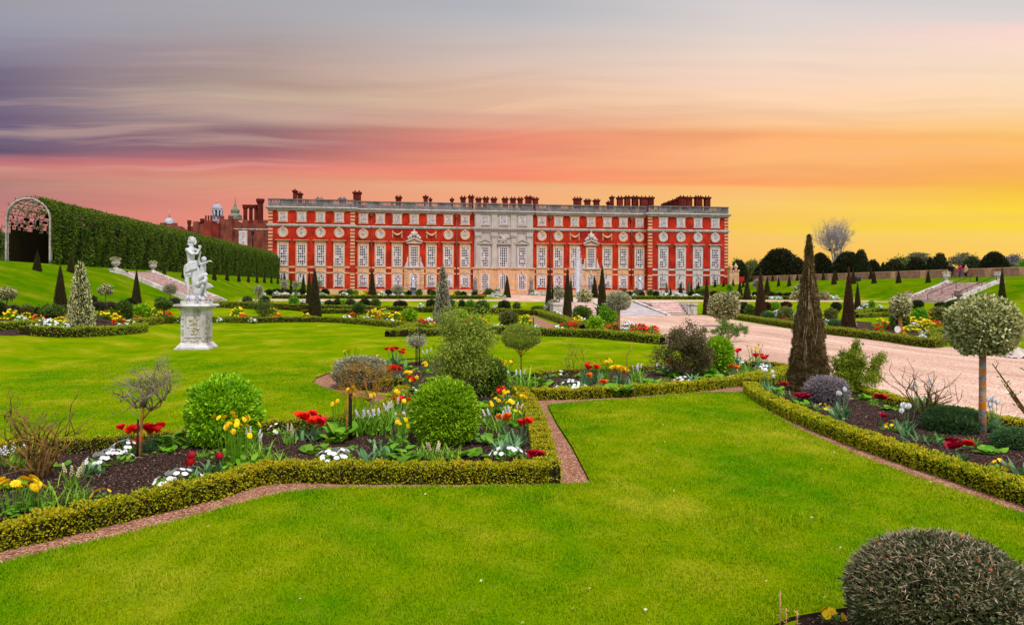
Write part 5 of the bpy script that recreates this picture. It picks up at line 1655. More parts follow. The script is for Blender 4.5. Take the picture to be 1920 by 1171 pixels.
big_tree(1408, 487, 26, 190, 'pale green tree between dark domes by the palace', L_OLIVE, 10)
big_tree(1902, 478, 40, 190, 'purplish budding tree at the far right', L_LAV, 12)
big_tree(1925, 490, 40, 170, 'green tree at the far right behind the wall', L_GREEN, 13)
big_tree(1822, 484, 34, 175, 'dark round tree in front of the right cedar', L_DARK, 14)
big_tree(-14, 428, 60, 120, 'dark tree behind the tunnel arch at the left edge', L_DARK, 15)
def bare_big():
    p = at_t(1566, 520, 170); p.z = tz(p.x, p.y); th = thing('bare_tree', 'tall leafless grey tree on the skyline behind the domed yews', 'tree', p)
    H = at_t(1566, 408, 170).z - p.z
    m = MB()
    m.tube([(0, 0, -.4), (0, 0, H * .3), (.1, 0, H * .45)], [.42, .32, .28], 8)
    m.build('trunk', simple('pale_grey_bark', c(160, 146, 142), c(112, 102, 100), 3, .9, .1), th)
    b = MB()
    branchy(b, (0, 0, H * .26), H * .28, .5, 5, .24, 33, 5, 4, .14, .42, 4, 0, None, .9)
    V = np.array(b.V); kz = (H * .97) / np.percentile(V[:, 2], 99.5); kx = (38 * 170 / FPX) / np.percentile(np.abs(V[:, :2]), 97)
    b.V = [tuple(v) for v in V * np.array([kx, kx, kz])]
    b.build('crown', simple('grey_branch', c(186, 172, 172), c(142, 130, 132), 3, .9, .1), th)
    for dx, dz in ((.5, .62), (-1.2, .5)):
        n_ = MB(); n_.ball((dx, 0, H * dz), .38, 8, 6); o = n_.build('nest', M_STAKE); o.location = p; tag(o, 'dark round nest in the leafless tree, ' + ('upper' if dz > .6 else 'lower') + ' of two', 'nest')
bare_big()
# ------------------------------------------------------------------ hornbeam tunnel
def tunnel():
    TX, HW, Y0, Y1, ZG, HT = -29.75, 1.55, 58.4, 145.5, 4.2, 4.95
    ZS = ZG + HT - HW
    t = thing('hornbeam_tunnel', 'long arched hornbeam tunnel with an open timber arch on the left terrace', 'pergola', (TX, Y0, ZG))
    per = [(HT - HW), math.pi * HW, (HT - HW)]
    tot = sum(per)
    def cs(u, r=0.0):
        """u 0..1 over left wall, arch, right wall; returns x,z,nx,nz (local)"""
        d = u * tot
        R_ = HW + r
        if d < per[0]: return -R_, d, -1, 0
        d -= per[0]
        if d < per[1]:
            a = math.pi - d / HW
            return math.cos(a) * R_, HT - HW + math.sin(a) * R_, math.cos(a), math.sin(a)
        d -= per[1]
        return R_, HT - HW - d, 1, 0
    L = Y1 - Y0
    rng = np.random.default_rng(9)
    n = 200000
    y = L * rng.random(n) ** 1.25
    u = rng.random(n)
    # thin growth over the crown near the open arch
    # keep: right side always, roof thinner near the arch
    dens = np.where((u > .56) | (u < .2), 1.0, np.clip((y - 6) / 20, .0, 1))
    lat = (np.abs(np.sin(y * 4.2)) > .8) | (np.abs(np.sin(u * 30)) > .8)
    k_ = rng.random(n) < np.where(lat, np.maximum(dens, np.clip(y / 12, .04, .4)), dens)
    y, u = y[k_], u[k_]; n = len(y)
    C = np.array([cs(q) for q in u])
    und = .22 * np.sin(y * 2 * math.pi / 2.3 + np.sin(y * .9) * 1.2) + .12 * np.sin(y * 5.3 + u * 8) + .1 * np.sin(u * 21 + y * 1.3)
    wall = np.clip((u - .55) / .2, 0.25, 1)
    r = .12 + und * wall + rng.normal(size=n) * .07
    P = np.stack([C[:, 0] + C[:, 2] * r, y, C[:, 1] + C[:, 3] * r], 1)
    P[:, 2] = np.maximum(P[:, 2], .03)
    P[:, 0] = np.where(u < .3, np.minimum(P[:, 0], -HW - .02), P[:, 0])
    D = norm(np.stack([C[:, 2] * .5, np.zeros(n), C[:, 3] * .4 - .15], 1) + rng.normal(size=(n, 3)) * .5)
    V, tl = leaf_arrays(P, D, rng.uniform(.11, .24, n), rng.uniform(.08, .14, n), np.clip(rng.random(n) * .7 + .3 * (C[:, 3] > .5) + und * .5, 0, 1), rng, .1)  # leaf tint also paints shade: lighter roof and bulges, darker recesses
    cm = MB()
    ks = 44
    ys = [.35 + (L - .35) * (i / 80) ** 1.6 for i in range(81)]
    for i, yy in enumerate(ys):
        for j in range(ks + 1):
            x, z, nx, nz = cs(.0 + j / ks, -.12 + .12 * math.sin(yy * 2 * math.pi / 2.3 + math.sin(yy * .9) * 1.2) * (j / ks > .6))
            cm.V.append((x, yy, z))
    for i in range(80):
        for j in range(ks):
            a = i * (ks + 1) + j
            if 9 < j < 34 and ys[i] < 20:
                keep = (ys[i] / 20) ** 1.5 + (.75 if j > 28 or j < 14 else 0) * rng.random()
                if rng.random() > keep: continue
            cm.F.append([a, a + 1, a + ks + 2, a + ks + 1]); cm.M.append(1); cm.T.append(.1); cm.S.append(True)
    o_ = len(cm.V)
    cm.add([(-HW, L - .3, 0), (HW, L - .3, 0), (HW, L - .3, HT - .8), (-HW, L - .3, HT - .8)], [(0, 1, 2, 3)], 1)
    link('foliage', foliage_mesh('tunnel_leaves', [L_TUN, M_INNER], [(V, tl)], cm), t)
    fr = MB()
    def arch(yy, rad, m, mb):
        pts = [(cs(i / 30)[0], yy, cs(i / 30)[1]) for i in range(31)]
        mb.tube(pts, rad, 6, m)
    arch(0, .085, 0, fr); arch(.25, .06, 0, fr)
    fr.build('front_arch', simple('pale_timber', c(176, 166, 158), c(136, 126, 118), 3, .85, .1), t)
    rb = MB()
    for k in range(1, 26): arch(k * 1.25 + .2, .055, 1 if k < 5 else 0, rb)
    for j in range(23):
        q = .02 + .96 * j / 22
        x, z, _, _ = cs(q)
        rb.tube([(x, .1, z), (x, 32, z)], .03, 4)
    rb.tube([(-HW, .1, .75), (-HW, 20, .75)], .05, 5)
    rb.build('timber_ribs', [simple('dark_timber', c(92, 84, 72), c(60, 52, 44), 3, .9, .1), MATS['pale_timber']], t)
    # bare twigs over the crown by the arch
    tw = MB(); rr = random.Random(3)
    for k in range(420):
        q = rr.uniform(.12, .72); yy = rr.random() ** 1.3 * 10
        x, z, nx, nz = cs(q)
        e = (x + nx * rr.uniform(.1, .5) + rr.uniform(-.2, .2), yy + rr.uniform(-.3, .3), z + nz * rr.uniform(.1, .45))
        tw.tube([(x, yy, z), e], [.014, .006], 3, cap=False)
    tw.build('bare_twigs', M_TWIG, t)
tunnel()

# ------------------------------------------------------------------ stairs, urns
M_STEP = simple('worn_step_stone', c(232, 206, 200), c(206, 178, 172), 1.5, .9, .1, .2, stain=c(120, 96, 88))
M_RISER = simple('dark_riser', c(226, 196, 190), c(200, 166, 160), 2, .9, .1)
def stairs(Xt, zt, Xb, zb, Ya, Yb, n, label):
    t = thing('stone_stairs', label, 'stairs', (0, 0, 0))
    m = MB()
    for k in range(n):
        xa = Xt + (Xb - Xt) * k / n; xb = Xt + (Xb - Xt) * (k + 1) / n
        z1 = zt + .16 - (zt - zb) * k / n
        m.box(min(xa, xb), Ya, zb - .4, max(xa, xb), Yb, z1 - .05, 1)
        o = .05 if Xb > Xt else -.05
        m.box(min(xa, xb + o), Ya + .001, z1 - .048, max(xa, xb + o), Yb - .001, z1 + .01, 0)
    m.build('steps', [M_STEP, M_RISER], t)
    for yy in (Ya - .5, Yb + .02):
        w_ = MB()
        dx = .5 if Xb > Xt else -.5
        w_.prism([(Xt, zt - .6), (Xb, zb - .5), (Xb + dx, zb - .5), (Xb + dx, zb + .12), (Xb, zb + .42), (Xt, zt + .42)], yy, yy + .48)
        w_.build('side_wall', M_WHITE2, t)
    return t
M_WHITE2 = simple('weathered_white_stone', c(214, 204, 198), c(178, 166, 158), 1.4, .85, .15, .3, 6, stain=c(120, 112, 104))
YA, YB = at_X(217, 513, -25.2).y, at_X(287, 517, -25.2).y
stairs(-25.2, 3.62, -19.0, Z1, YA + .3, YB - .3, 14, 'stone stairs down the left grass bank between two urns')
YC, YD = at_X(1867, 528, 60.3).y, at_X(1781, 529, 60.3).y
stairs(60.2, 3.14, 54.8, Z1, YC, YD, 13, 'wide pinkish stone stairs down the right grass bank')
def urn(loc, h, label, flowers=None, ped=.3, mat=None):
    t = thing('stone_urn', label, 'urn', loc, 0, 'stone urns at the stairs')
    m = MB(); w = h * .34
    m.lathe([(w * .95, -.3), (w * .95, h * ped * .85)], 0, 0, 4, sq=True, smooth=False)
    m.lathe([(w * 1.1, h * ped * .85), (w * 1.1, h * ped)], 0, 0, 4, sq=True, smooth=False)
    m.build('pier', mat or M_WHITE2, t)
    b = MB(); z0 = h * ped
    b.lathe([(w * .6, z0 + .003), (w * .55, z0 + h * .05), (w * .25, z0 + h * .12), (w * .3, z0 + h * .2), (w * .75, z0 + h * .3), (w * .95, z0 + h * .42), (w * .82, z0 + h * .55), (w * .78, z0 + h * .6), (w * 1.05, z0 + h * .68), (w * .95, z0 + h * .7)], 0, 0, 16)
    b.build('bowl', mat or M_WHITE2, t)
    if flowers:
        rng = np.random.default_rng(int(h * 100) + len(label)); k = 260
        d = norm(rng.normal(size=(k, 3))); d[:, 2] = np.abs(d[:, 2])
        P = d * np.array([w * .9, w * .9, h * .14]); P[:, 2] += z0 + h * .68
        V, tl = leaf_arrays(P, norm(d + rng.normal(size=d.shape) * .5), .12, .08, rng.random(k), rng, .1)
        f = rng.random(k) < .5
        link('planting', foliage_mesh('urn_planting', [L_MID, flowers], [(V.reshape(-1, 4, 3)[~f].reshape(-1, 3), tl[~f], 0), (V.reshape(-1, 4, 3)[f].reshape(-1, 3), tl[f], 1)]), t)
def on(px, py, X=None, **k):
    p = at_X(px, py, X) if X is not None else hit(px, py)
    return (p.x, p.y, tz(p.x, p.y))
urn(on(217, 513, -25.4), 1.1, 'carved urn on the pier at the upper left end of the left stairs', P_CREAM)
urn(on(287, 517, -25.4), 1.1, 'carved urn on the pier at the right end of the left stairs top', P_CREAM)
urn(on(1775, 527, 60.6), 1.3, 'urn with pale flowers at the top of the right stairs, nearer the palace', P_CREAM)
urn(on(1872, 520, 60.6), 1.25, 'bare grey urn at the top of the right stairs, by the dark cone', None)
pbl = at_X(1704, 562, 54.6)
urn((pbl.x, pbl.y, Z1), 1.15, 'urn with yellow flowers at the bottom of the right stairs', P_YELLOW)
pbr = at_X(1797, 566, 54.0)
urn((pbr.x, pbr.y, Z1), 1.3, 'dark weathered urn standing before the right stairs', None, mat=simple('dark_urn_stone', c(150, 128, 118), c(104, 84, 76), 3, .9, .1))
for px, lb in ((1738, 'thin iron handrail on the right stairs, left of two'), (1784, 'thin iron handrail on the right stairs, right of two')):
    a = at_X(px, 568, 54.9); h_ = MB()
    pts = []
    for k in range(4):
        x = 55 + 1.7 * k; z = Z1 + (x - 55) * (2.02 / 5.2)
        h_.tube([(x, a.y, z - .05), (x, a.y, z + .95)], .035, 6); pts.append((x, a.y, z + .95))
    h_.tube(pts, .04, 6)
    o = h_.build('handrail', M_IRON); tag(o, lb, 'handrail')

# ------------------------------------------------------------------ right brick wall with stone piers
def brick_wall():
    X = 69.6
    Ya = 54; Yb = at_X(1396, 522, X).y
    t = thing('garden_wall', 'long low brick wall with pale stone piers along the right terrace', 'wall', (X, Ya, 4.1))
    m = MB(); m.box(0, 0, -.3, .4, Yb - Ya, 1.0); m.build('wall', M_WALLB, t)
    cp = MB(); cp.box(-.08, 0, 1.003, .48, Yb - Ya, 1.14); cp.build('coping', M_STONE, t)
    y = 3.0; k = 0
    while y < Yb - Ya - 1:
        q = MB(); q.box(-.14, y, -.3, .54, y + 1.0, 1.0); q.build('pier', M_STONE, t)
        y += 5.2 if k % 2 else 6.4
        k += 1
M_WALLB = simple('pink_brick', c(178, 134, 116), c(150, 104, 88), 1.2, .9, .1, .2, 6)
brick_wall()
for px, lb in ((1370.5, 'stone gate pier with urn finial beside the palace, left of two'), (1379.5, 'stone gate pier with urn finial beside the palace, right of two')):
    p = at_Y(px, 527, 140); p.z = tz(p.x, p.y)
    t = thing('gate_pier', lb, 'gate pier', p, 0)
    m = MB(); m.lathe([(.5, -.3), (.5, 2.6)], 0, 0, 4, sq=True, smooth=False); m.lathe([(.62, 2.6), (.62, 2.9)], 0, 0, 4, sq=True, smooth=False); m.build('shaft', M_STONE, t)
    q = MB(); q.lathe([(.3, 2.9), (.18, 3.1), (.45, 3.5), (.4, 3.75), (.15, 4.0), (.1, 4.3)], 0, 0, 12); q.build('finial', M_STONE, t)
for px, w_, lb in ((1363.5, 1.3, 'short red brick wall between palace and gate piers'), (1389, 1.3, 'short red brick wall right of the gate piers')):
    p = at_Y(px, 527, 141); m = MB(); z = tz(p.x, p.y)
    m.box(p.x - w_ / 2, 140.7, z - .3, p.x + w_ / 2, 141.3, z + 1.2); m.box(p.x - w_ / 2 - .05, 140.65, z + 1.203, p.x + w_ / 2 + .05, 141.35, z + 1.35)
    tag(m.build('brick_wall', M_BRICK), lb, 'wall')
def bin_():
    p = on(1608, 527); m = MB()
    m.lathe([(.42, -.05), (.48, .1), (.5, .55), (.4, .72), (.1, .8)], 0, 0, 12)
    o = m.build('litter_bin', M_IRON); o.location = p; tag(o, 'black round topped bin on the right terrace by the wall', 'bin')
bin_()

# ------------------------------------------------------------------ old brick palace range behind
tud = thing('old_brick_range', 'older brown brick range with battlements, domes and tall chimneys left of the red palace', 'building', (0, PY + 14, 0))
def tx(px, o=14): return Xp(px, o)
def tzz(py, px=420, o=14): return at_Y(px, py, PY + o).z
def box_t(name, x0, x1, ytop, o, dep=6, mat=None, zb=1.0, cren=True):
    m = MB(); a, b = tx(x0, o), tx(x1, o); z = tzz(ytop, (x0 + x1) / 2, o)
    m.box(a, o - 14, zb, b, o - 14 + dep, z)
    if cren:
        k = max(2, int((b - a) / 1.5)); w_ = (b - a) / (k * 2 - 1)
        for i in range(k): m.box(a + 2 * i * w_, o - 14, z, a + (2 * i + 1) * w_, o - 14 + .5, z + .7)
    return m.build(name, mat or M_OLDB, tud)
box_t('wall', 436, 502, 418, 14)
box_t('stone_string', 436, 502, 428.6, 13.9, .1, M_WHITE2, tzz(429.6), False)
box_t('tower', 411, 436, 411, 13, 8)
box_t('turret', 383, 397, 413, 12.5, 4, simple('red_old_brick', c(142, 56, 44), c(106, 40, 34), .6, .9, .1), 1, False)
box_t('turret', 397.3, 411, 418, 12, 5, simple('red_old_brick_dark', c(128, 46, 40), c(92, 34, 30), .6, .9, .1), 1, False)
box_t('turret', 362, 372, 415, 12.5, 4, None, 1, False)
box_t('turret', 372.3, 383, 420, 13, 4, None, 1, False)
box_t('wall', 330, 362, 430, 18, 6); box_t('tower', 300, 332, 423, 40, 6)
def stack(px, w_, yt, yb, o, mat=M_CHIM):
    a = tx(px, o); z1 = tzz(yt, px, o); z0 = tzz(yb, px, o); r = w_ / 2 * (PY + o) / FPX
    m = MB(); m.lathe([(r * 1.15, z0), (r * 1.1, z0 + .5), (r * .8, z0 + .7), (r * .8, z1 - 1.0), (r * 1.0, z1 - .8), (r * 1.15, z1 - .5), (r * 1.15, z1)], a, o - 14, 8, smooth=False)
    m.build('chimney_stack', mat, tud)
for px, w_, yt, yb, o in ((460, 9, 384, 418, 16), (470.5, 8, 384, 418, 16), (480, 8, 384, 418, 16), (488, 13, 373, 420, 15), (355, 6.5, 413, 440, 16), (379.5, 7, 410, 440, 13.5)):
    stack(px, w_, yt, yb, o)
m = MB(); a, b = tx(455, 16), tx(484, 16); m.box(a, 1.6, tzz(386.5, 470, 16), b, 2.4, tzz(384, 470, 16)); m.build('chimney_bridge', M_CHIM, tud)
for px in (386, 391, 396):
    stack(px, 2.6, 404, 414, 15, M_CHIM)
def cupola(px, w_, ytop, ydome, ycol, ybase, o, mat, arch=True, spire=0):
    a = tx(px, o); s = (PY + o) / FPX; r = w_ / 2 * s
    Z = lambda y: tzz(y, px, o)
    m = MB()
    if arch:
        m.lathe([(r * .98, Z(ybase)), (r * .98, Z(ycol) + .3)], a, o - 14, 8, smooth=False)
        for k in range(8):
            an = k * math.pi / 4 + math.pi / 8
            m.tube([(a + math.cos(an) * r * .85, o - 14 + math.sin(an) * r * .85, Z(ycol)), (a + math.cos(an) * r * .85, o - 14 + math.sin(an) * r * .85, Z(ydome))], r * .2, 6)
        m.lathe([(r * .5, Z(ycol)), (r * .5, Z(ydome))], a, o - 14, 8, 1)
        m.lathe([(r * 1.1, Z(ydome) - .05), (r * 1.1, Z(ydome) + .25)], a, o - 14, 8, smooth=False)
    zt, zd = Z(ytop), Z(ydome) + .2
    m.lathe([(r * math.cos(q * math.pi / 16) * 1.0 + .02, zd + (zt - zd) * math.sin(q * math.pi / 16)) for q in range(9)], a, o - 14, 16)
    m.tube([(a, o - 14, zt - .1), (a, o - 14, zt + 1 + spire)], [.15, .04], 6)
    m.build('cupola', [mat, M_IRON], tud)
cupola(407.5, 18, 382, 394.5, 410, 416, 18, M_LEADROOF)
cupola(317.5, 19, 408, 423, 424, 430, 42, M_LEADROOF, False, 1.2)
m = MB(); a = tx(441, 20)
Zq = lambda y: tzz(y, 441, 20)
m.lathe([(1.6, Zq(412)), (1.5, Zq(404)), (.9, Zq(400)), (1.0, Zq(394)), (.35, Zq(388)), (.12, Zq(378)), (.05, Zq(369))], a, 6, 8, smooth=False)
m.build('spire', simple('copper_lead', c(128, 128, 112), c(92, 92, 78), 1, .7, .3), tud)
wn = link('window', MB().mesh('e', [M_STONE]) if False else None, None) if False else None
fm = MB(); a, b = tx(448, 13.9), tx(464, 13.9)
fm.box(a, -.2, tzz(460), b, -.02, tzz(432)); wnd = fm.build('window', M_WHITE2, tud)
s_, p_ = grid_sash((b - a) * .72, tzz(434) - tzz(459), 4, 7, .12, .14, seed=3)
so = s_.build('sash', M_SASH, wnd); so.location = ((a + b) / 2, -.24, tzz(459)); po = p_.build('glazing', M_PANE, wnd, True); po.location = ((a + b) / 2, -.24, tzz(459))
m = MB(); xx = tx(474, 13.9); m.tube([(xx, -.15, tzz(470)), (xx, -.15, tzz(433))], .12, 6); m.box(xx - .3, -.4, tzz(436), xx + .3, -.02, tzz(432)); m.build('drainpipe', M_IRON, tud)

# ------------------------------------------------------------------ steps, ramp and piers on the axis
rp = [(17.2, 63.5, 0), (22.3, 63.5, 0), (21.7, 73.2, 0), (17.6, 73.2, 0)]
m = MB()
def rz(y): return max(0.012, Z1 * (y - 63.5) / 9.7) + .03
m.add([(17.2, 63.5, rz(63.5)), (22.3, 63.5, rz(63.5)), (21.7, 73.25, rz(73.2)), (17.6, 73.25, rz(73.2)), (17.2, 63.5, -.1), (22.3, 63.5, -.1), (21.7, 73.25, -.1), (17.6, 73.25, -.1)], [(0, 1, 2, 3), (1, 5, 6, 2), (4, 0, 3, 7), (0, 4, 5, 1), (2, 6, 7, 3)])
setting(m.build('ramp', simple('grey_paving', c(184, 170, 172), c(160, 146, 148), 1.2, .9, .15)))
for sx, lb in ((22.25, 'low grey kerb wall along the right side of the ramp'), (16.7, 'low grey kerb wall along the left side of the ramp')):
    m = MB(); m.add([(sx, 63.3, 0), (sx + .35, 63.3, 0), (sx + .35 - .3 * (sx > 20), 73.3, 0), (sx - .3 * (sx > 20), 73.3, 0), (sx, 63.3, .16), (sx + .35, 63.3, .16), (sx + .35 - .3 * (sx > 20), 73.3, Z1 + .16), (sx - .3 * (sx > 20), 73.3, Z1 + .16)],
          [(0, 3, 2, 1), (4, 5, 6, 7), (0, 1, 5, 4), (1, 2, 6, 5), (2, 3, 7, 6), (3, 0, 4, 7)])
    tag(m.build('kerb_wall', M_WHITE2), lb, 'wall')
for x0, x1, lb in ((22.5, 25.3, 'short flight of garden steps right of the grey ramp'), (13.2, 16.5, 'short flight of garden steps left of the grey ramp')):
    m = MB()
    for k in range(5): m.box(x0, 66.6 + k * .5, -.1, x1, 73.35, Z1 * (k + 1) / 5 + .012, 1); 
    for k in range(5): m.box(x0 - .01, 66.56 + k * .5, Z1 * (k + 1) / 5 + .013, x1 + .01, (67.12 + k * .5) if k < 4 else 73.36, Z1 * (k + 1) / 5 + .05, 0)
    tag(m.build('garden_steps', [M_STEP, M_RISER]), lb, 'steps')
for x0, lb in ((25.4, 'white stone block at the right end of the garden steps'), (12.2, 'white stone block at the left end of the garden steps')):
    m = MB(); m.box(x0, 66.4, -.1, x0 + .9, 68.2, .95); m.box(x0 - .06, 66.3, .953, x0 + .96, 68.3, 1.1); m.box(x0 + .2, 68.3, -.1, x0 + .8, 73.3, 1.05)
    tag(m.build('stone_block', M_WHITE2), lb, 'pier')

# ------------------------------------------------------------------ fountain
def fountain():
    p = at_Y(1083, 565, 82.0)
    t = thing('fountain', 'tall white fountain jet in front of the palace', 'fountain', (p.x, p.y, Z1))
    s = depth(p) / FPX
    b = MB(); n = 40
    b.lathe([(2.6, -.1), (2.6, .18), (2.3, .18), (2.3, -.1)], 0, 0, n, cap=False); b.build('basin', M_WHITE2, t)
    w_ = MB(); w_.lathe([(2.3, .06), (.01, .07)], 0, 0, n, cap=False); w_.build('basin_water', simple('pool_water', c(90, 104, 110), c(70, 84, 92), 3, .1, .5), t)
    H = 97 * s
    m, nt, bs = newmat('fountain_water', .3, .4)
    bs.inputs['Base Color'].default_value = (.95, .95, .97, 1)
    tr = nt.new('ShaderNodeBsdfTranslucent'); tr.inputs[0].default_value = (.9, .9, .95, 1)
    mx = nt.new('ShaderNodeMixShader'); mx.inputs[0].default_value = .5
    nt.l.new(bs.outputs[0], mx.inputs[1]); nt.l.new(tr.outputs[0], mx.inputs[2]); nt.l.new(mx.outputs[0], nt.n['Material Output'].inputs['Surface'])
    j = MB()
    pts = [(0.02 * math.sin(k), 0, H * k / 12) for k in range(13)]
    j.tube(pts, [.14, .17, .19, .21, .22, .23, .23, .22, .2, .17, .13, .09, .03], 10)
    rr = random.Random(5)
    for k in range(4200):
        z = rr.random() ** .8 * H * 1.02; f = z / H
        wd = (.12 + .24 * math.sin(math.pi * min(1, f * .9 + .05)) ** 1.2)
        x = rr.gauss(.05 * f + .12 * (1 - f) * (rr.random() < .3), wd * .55); y = rr.gauss(0, wd * .5)
        if rr.random() < .12: x = abs(x) + .25; z *= .8
        j.ball((x, y, z), rr.uniform(.01, .03), 4, 3, 0, .5, (1, 1, 1.6))
    j.build('water_jet', m, t)
fountain()

# ------------------------------------------------------------------ statues and people
def voxel(name, mb, vox, mats, smooth=2, parent=None):
    me = mb.mesh(name + '_tmp', [M_SASH])
    o = link(name + '_tmp', me)
    r = o.modifiers.new('r', 'REMESH'); r.mode = 'VOXEL'; r.voxel_size = vox; r.use_smooth_shade = True
    s = o.modifiers.new('s', 'SMOOTH'); s.iterations = smooth; s.factor = .5
    dg = bpy.context.evaluated_depsgraph_get()
    out = bpy.data.meshes.new_from_object(o.evaluated_get(dg))
    bpy.data.objects.remove(o); bpy.data.meshes.remove(me)
    out.materials.clear()
    for m in mats: out.materials.append(m)
    out.name = name
    return out
def limb(mb, pts, rad, n=9):
    mb.tube(pts, rad, n)
    for p, r in zip(pts, rad): mb.ball(p, r * .99, n, 7)
def hand(mb, w, d, u, sz=.16):
    """palm, four unequal fingers and a thumb, slightly curled; d = pointing direction, u = palm normal"""
    w = Vector(w); d = Vector(d).normalized(); u = Vector(u).normalized(); s = d.cross(u).normalized(); u = s.cross(d)
    k = sz
    limb(mb, [w, w + d * k * .5], [k * .2, k * .23], 7)
    for i, (off, ln) in enumerate(((-.3, .42), (-.1, .5), (.1, .46), (.3, .36))):
        a = w + d * k * .5 + s * off * k * .7
        limb(mb, [a, a + d * k * ln * .55 + u * k * .06, a + d * k * ln * .9 + u * k * .22], [k * .1, k * .085, k * .07], 6)
    a = w + d * k * .15 + s * k * -.2
    limb(mb, [a, a + (d * .6 - s * .8).normalized() * k * .3, a + (d * .9 - s * .45).normalized() * k * .48 + u * .1 * k], [k * .1, k * .09, k * .075], 6)

M_MARBLE = simple('white_marble', c(204, 202, 208), c(180, 178, 186), 2.5, .5, .3, .1, 5, stain=c(170, 168, 170))
M_PED = simple('weathered_marble', c(200, 196, 200), c(176, 168, 166), 1.8, .7, .2, .3, 7, lo=.3, hi=.6, stain=c(128, 116, 100))
def pedestal_and_statue():
    p, s = where(369, 655)
    t = thing('stone_pedestal', 'square white stone pedestal with carved panels on the big lawn', 'pedestal', p)
    U = s          # metres per photo pixel
    m = MB()
    def sqb(h0, h1, w0, w1=None, mm=0):
        m.lathe([(w0 / 2 * U, h0 * U), ((w1 or w0) / 2 * U, h1 * U)], 0, 0, 4, mm, sq=True, smooth=False)
    B = 62
    sqb(-2, 5, B); sqb(5.02, 6, B * .97); sqb(6.02, 11, B * .93, B * .8); sqb(11.02, 14, B * .8, B * .74)
    sqb(14.02, 74, B * .70)
    sqb(74.02, 76.5, B * .74, B * .8); sqb(76.52, 80, B * .8, B * .92); sqb(80.02, 82, B * .98); sqb(82.02, 86, B * 1.05, B * .98); sqb(86.02, 91, B * .72)
    m.build('block', M_PED, t)
    hb = B * .35 * U
    for (ax, nm) in ((0, 'front'), (1, 'side')):
        q = MB()
        wd = B * .70 * U
        a, b = -wd * .36, wd * .36; z0, z1 = 24 * U, 68 * U
        def bx(x0, x1, za, zb, d0, d1):
            if ax == 0: q.box(x0, -hb - d1, za, x1, -hb - d0, zb)
            else: q.box(hb + d0, x0, za, hb + d1, x1, zb)
        f = 2.2 * U
        bx(a, b, z0, z0 + f, -.01, .03); bx(a, b, z1 - f, z1, -.01, .03); bx(a, a + f, z0 + f, z1 - f, -.01, .031); bx(b - f, b, z0 + f, z1 - f, -.01, .031)
        rr = random.Random(ax + 5)
        for k in range(34):      # eroded carving in the panel
            x = rr.gauss(0, wd * .1); z = rr.uniform(z0 + 3 * f, z1 - 2 * f)
            cc = (x, -hb - .002, z) if ax == 0 else (hb + .002, x, z)
            q.ball(cc, rr.uniform(.02, .06), 7, 5, 1, .5, (1, .5, 1) if ax == 0 else (.5, 1, 1))
        for k in range(30):
            x = rr.uniform(a * 1.2, b * 1.2); z = rr.uniform(15 * U, 22 * U) if rr.random() < .6 else rr.uniform(20 * U, 60 * U)
            if z > 22 * U: x = a * 1.18
            cc = (x, -hb - .002, z) if ax == 0 else (hb + .002, x, z)
            q.ball(cc, rr.uniform(.02, .05), 7, 5, 1, .5, (1, .5, 1) if ax == 0 else (.5, 1, 1))
        q.build('carved_panel', [M_PED, simple('eroded_carving%d' % ax, c(196, 184, 164), c(150, 134, 110), 9, .9, .1)], t)
    # marble group: standing draped youth and a crouching figure
    zt = 91 * U
    st = link('marble_statue', None) if False else None
    g_ = MB()
    K = U / 4.68
    def q3(zx, zy, y=0.0): return Vector(((zx - 330) * K, y, (672 - zy) * K))
    r_ = lambda v: v * K
    # rock
    for (zx, zy, y, r) in ((250, 655, 0, 26), (300, 650, -.05, 30), (345, 648, .05, 30), (385, 655, 0, 20), (300, 640, .2, 30), (340, 630, .22, 30), (375, 640, .15, 24), (265, 645, .15, 28)):
        g_.ball(q3(zx, zy, y), r_(r), 10, 7)
    # standing figure: legs, torso, neck, head
    limb(g_, [q3(262, 415, -.04), q3(250, 500, -.1), q3(258, 570, -.05), q3(252, 625, -.03)], [r_(27), r_(19), r_(14), r_(9)])
    limb(g_, [q3(252, 632, -.03), q3(262, 645, -.16)], [r_(12), r_(8)])
    limb(g_, [q3(295, 415, .02), q3(302, 500, 0), q3(300, 570, .03), q3(298, 625, .06)], [r_(27), r_(20), r_(15), r_(9)])
    limb(g_, [q3(298, 634, .06), q3(318, 648, -.02)], [r_(12), r_(8)])
    limb(g_, [q3(277, 400), q3(275, 350, .01), q3(273, 300, .01), q3(272, 250, .0), q3(276, 222, 0)], [r_(34), r_(30), r_(30), r_(35), r_(29)], 12)
    limb(g_, [q3(248, 225, -.06), q3(300, 222, .08)], [r_(19), r_(17)])
    limb(g_, [q3(282, 215), q3(286, 180, -.01)], [r_(14), r_(13)])
    g_.ball(q3(289, 142), r_(26), 14, 10, 0, .5, (1, .95, 1.22))
    limb(g_, [q3(316, 146), q3(322, 160)], [r_(8), r_(7)])       # nose and lips in profile
    g_.ball(q3(312, 172), r_(10), 8, 6)
    rr = random.Random(8)
    for k in range(34):
        a = rr.uniform(-.5, 2.9); rad = rr.uniform(18, 24)
        g_.ball(q3(282 - math.cos(a) * rad * .95 + 2, 136 - math.sin(a) * rad * .9 - 2, rr.uniform(-.07, .07)), r_(rr.uniform(7, 11)), 7, 5)
    for k in range(14): g_.ball(q3(258 + rr.uniform(-8, 12), 150 + k * 3, rr.uniform(-.06, .06)), r_(rr.uniform(8, 12)), 7, 5)
    # arms holding a pipe to the lips
    limb(g_, [q3(262, 228, -.12), q3(310, 262, -.2), q3(345, 258, -.16), q3(362, 225, -.1)], [r_(17), r_(14), r_(11), r_(8)])
    hand(g_, q3(362, 225, -.1), (.1, 0, 1), (-.6, 0, .1), .19)
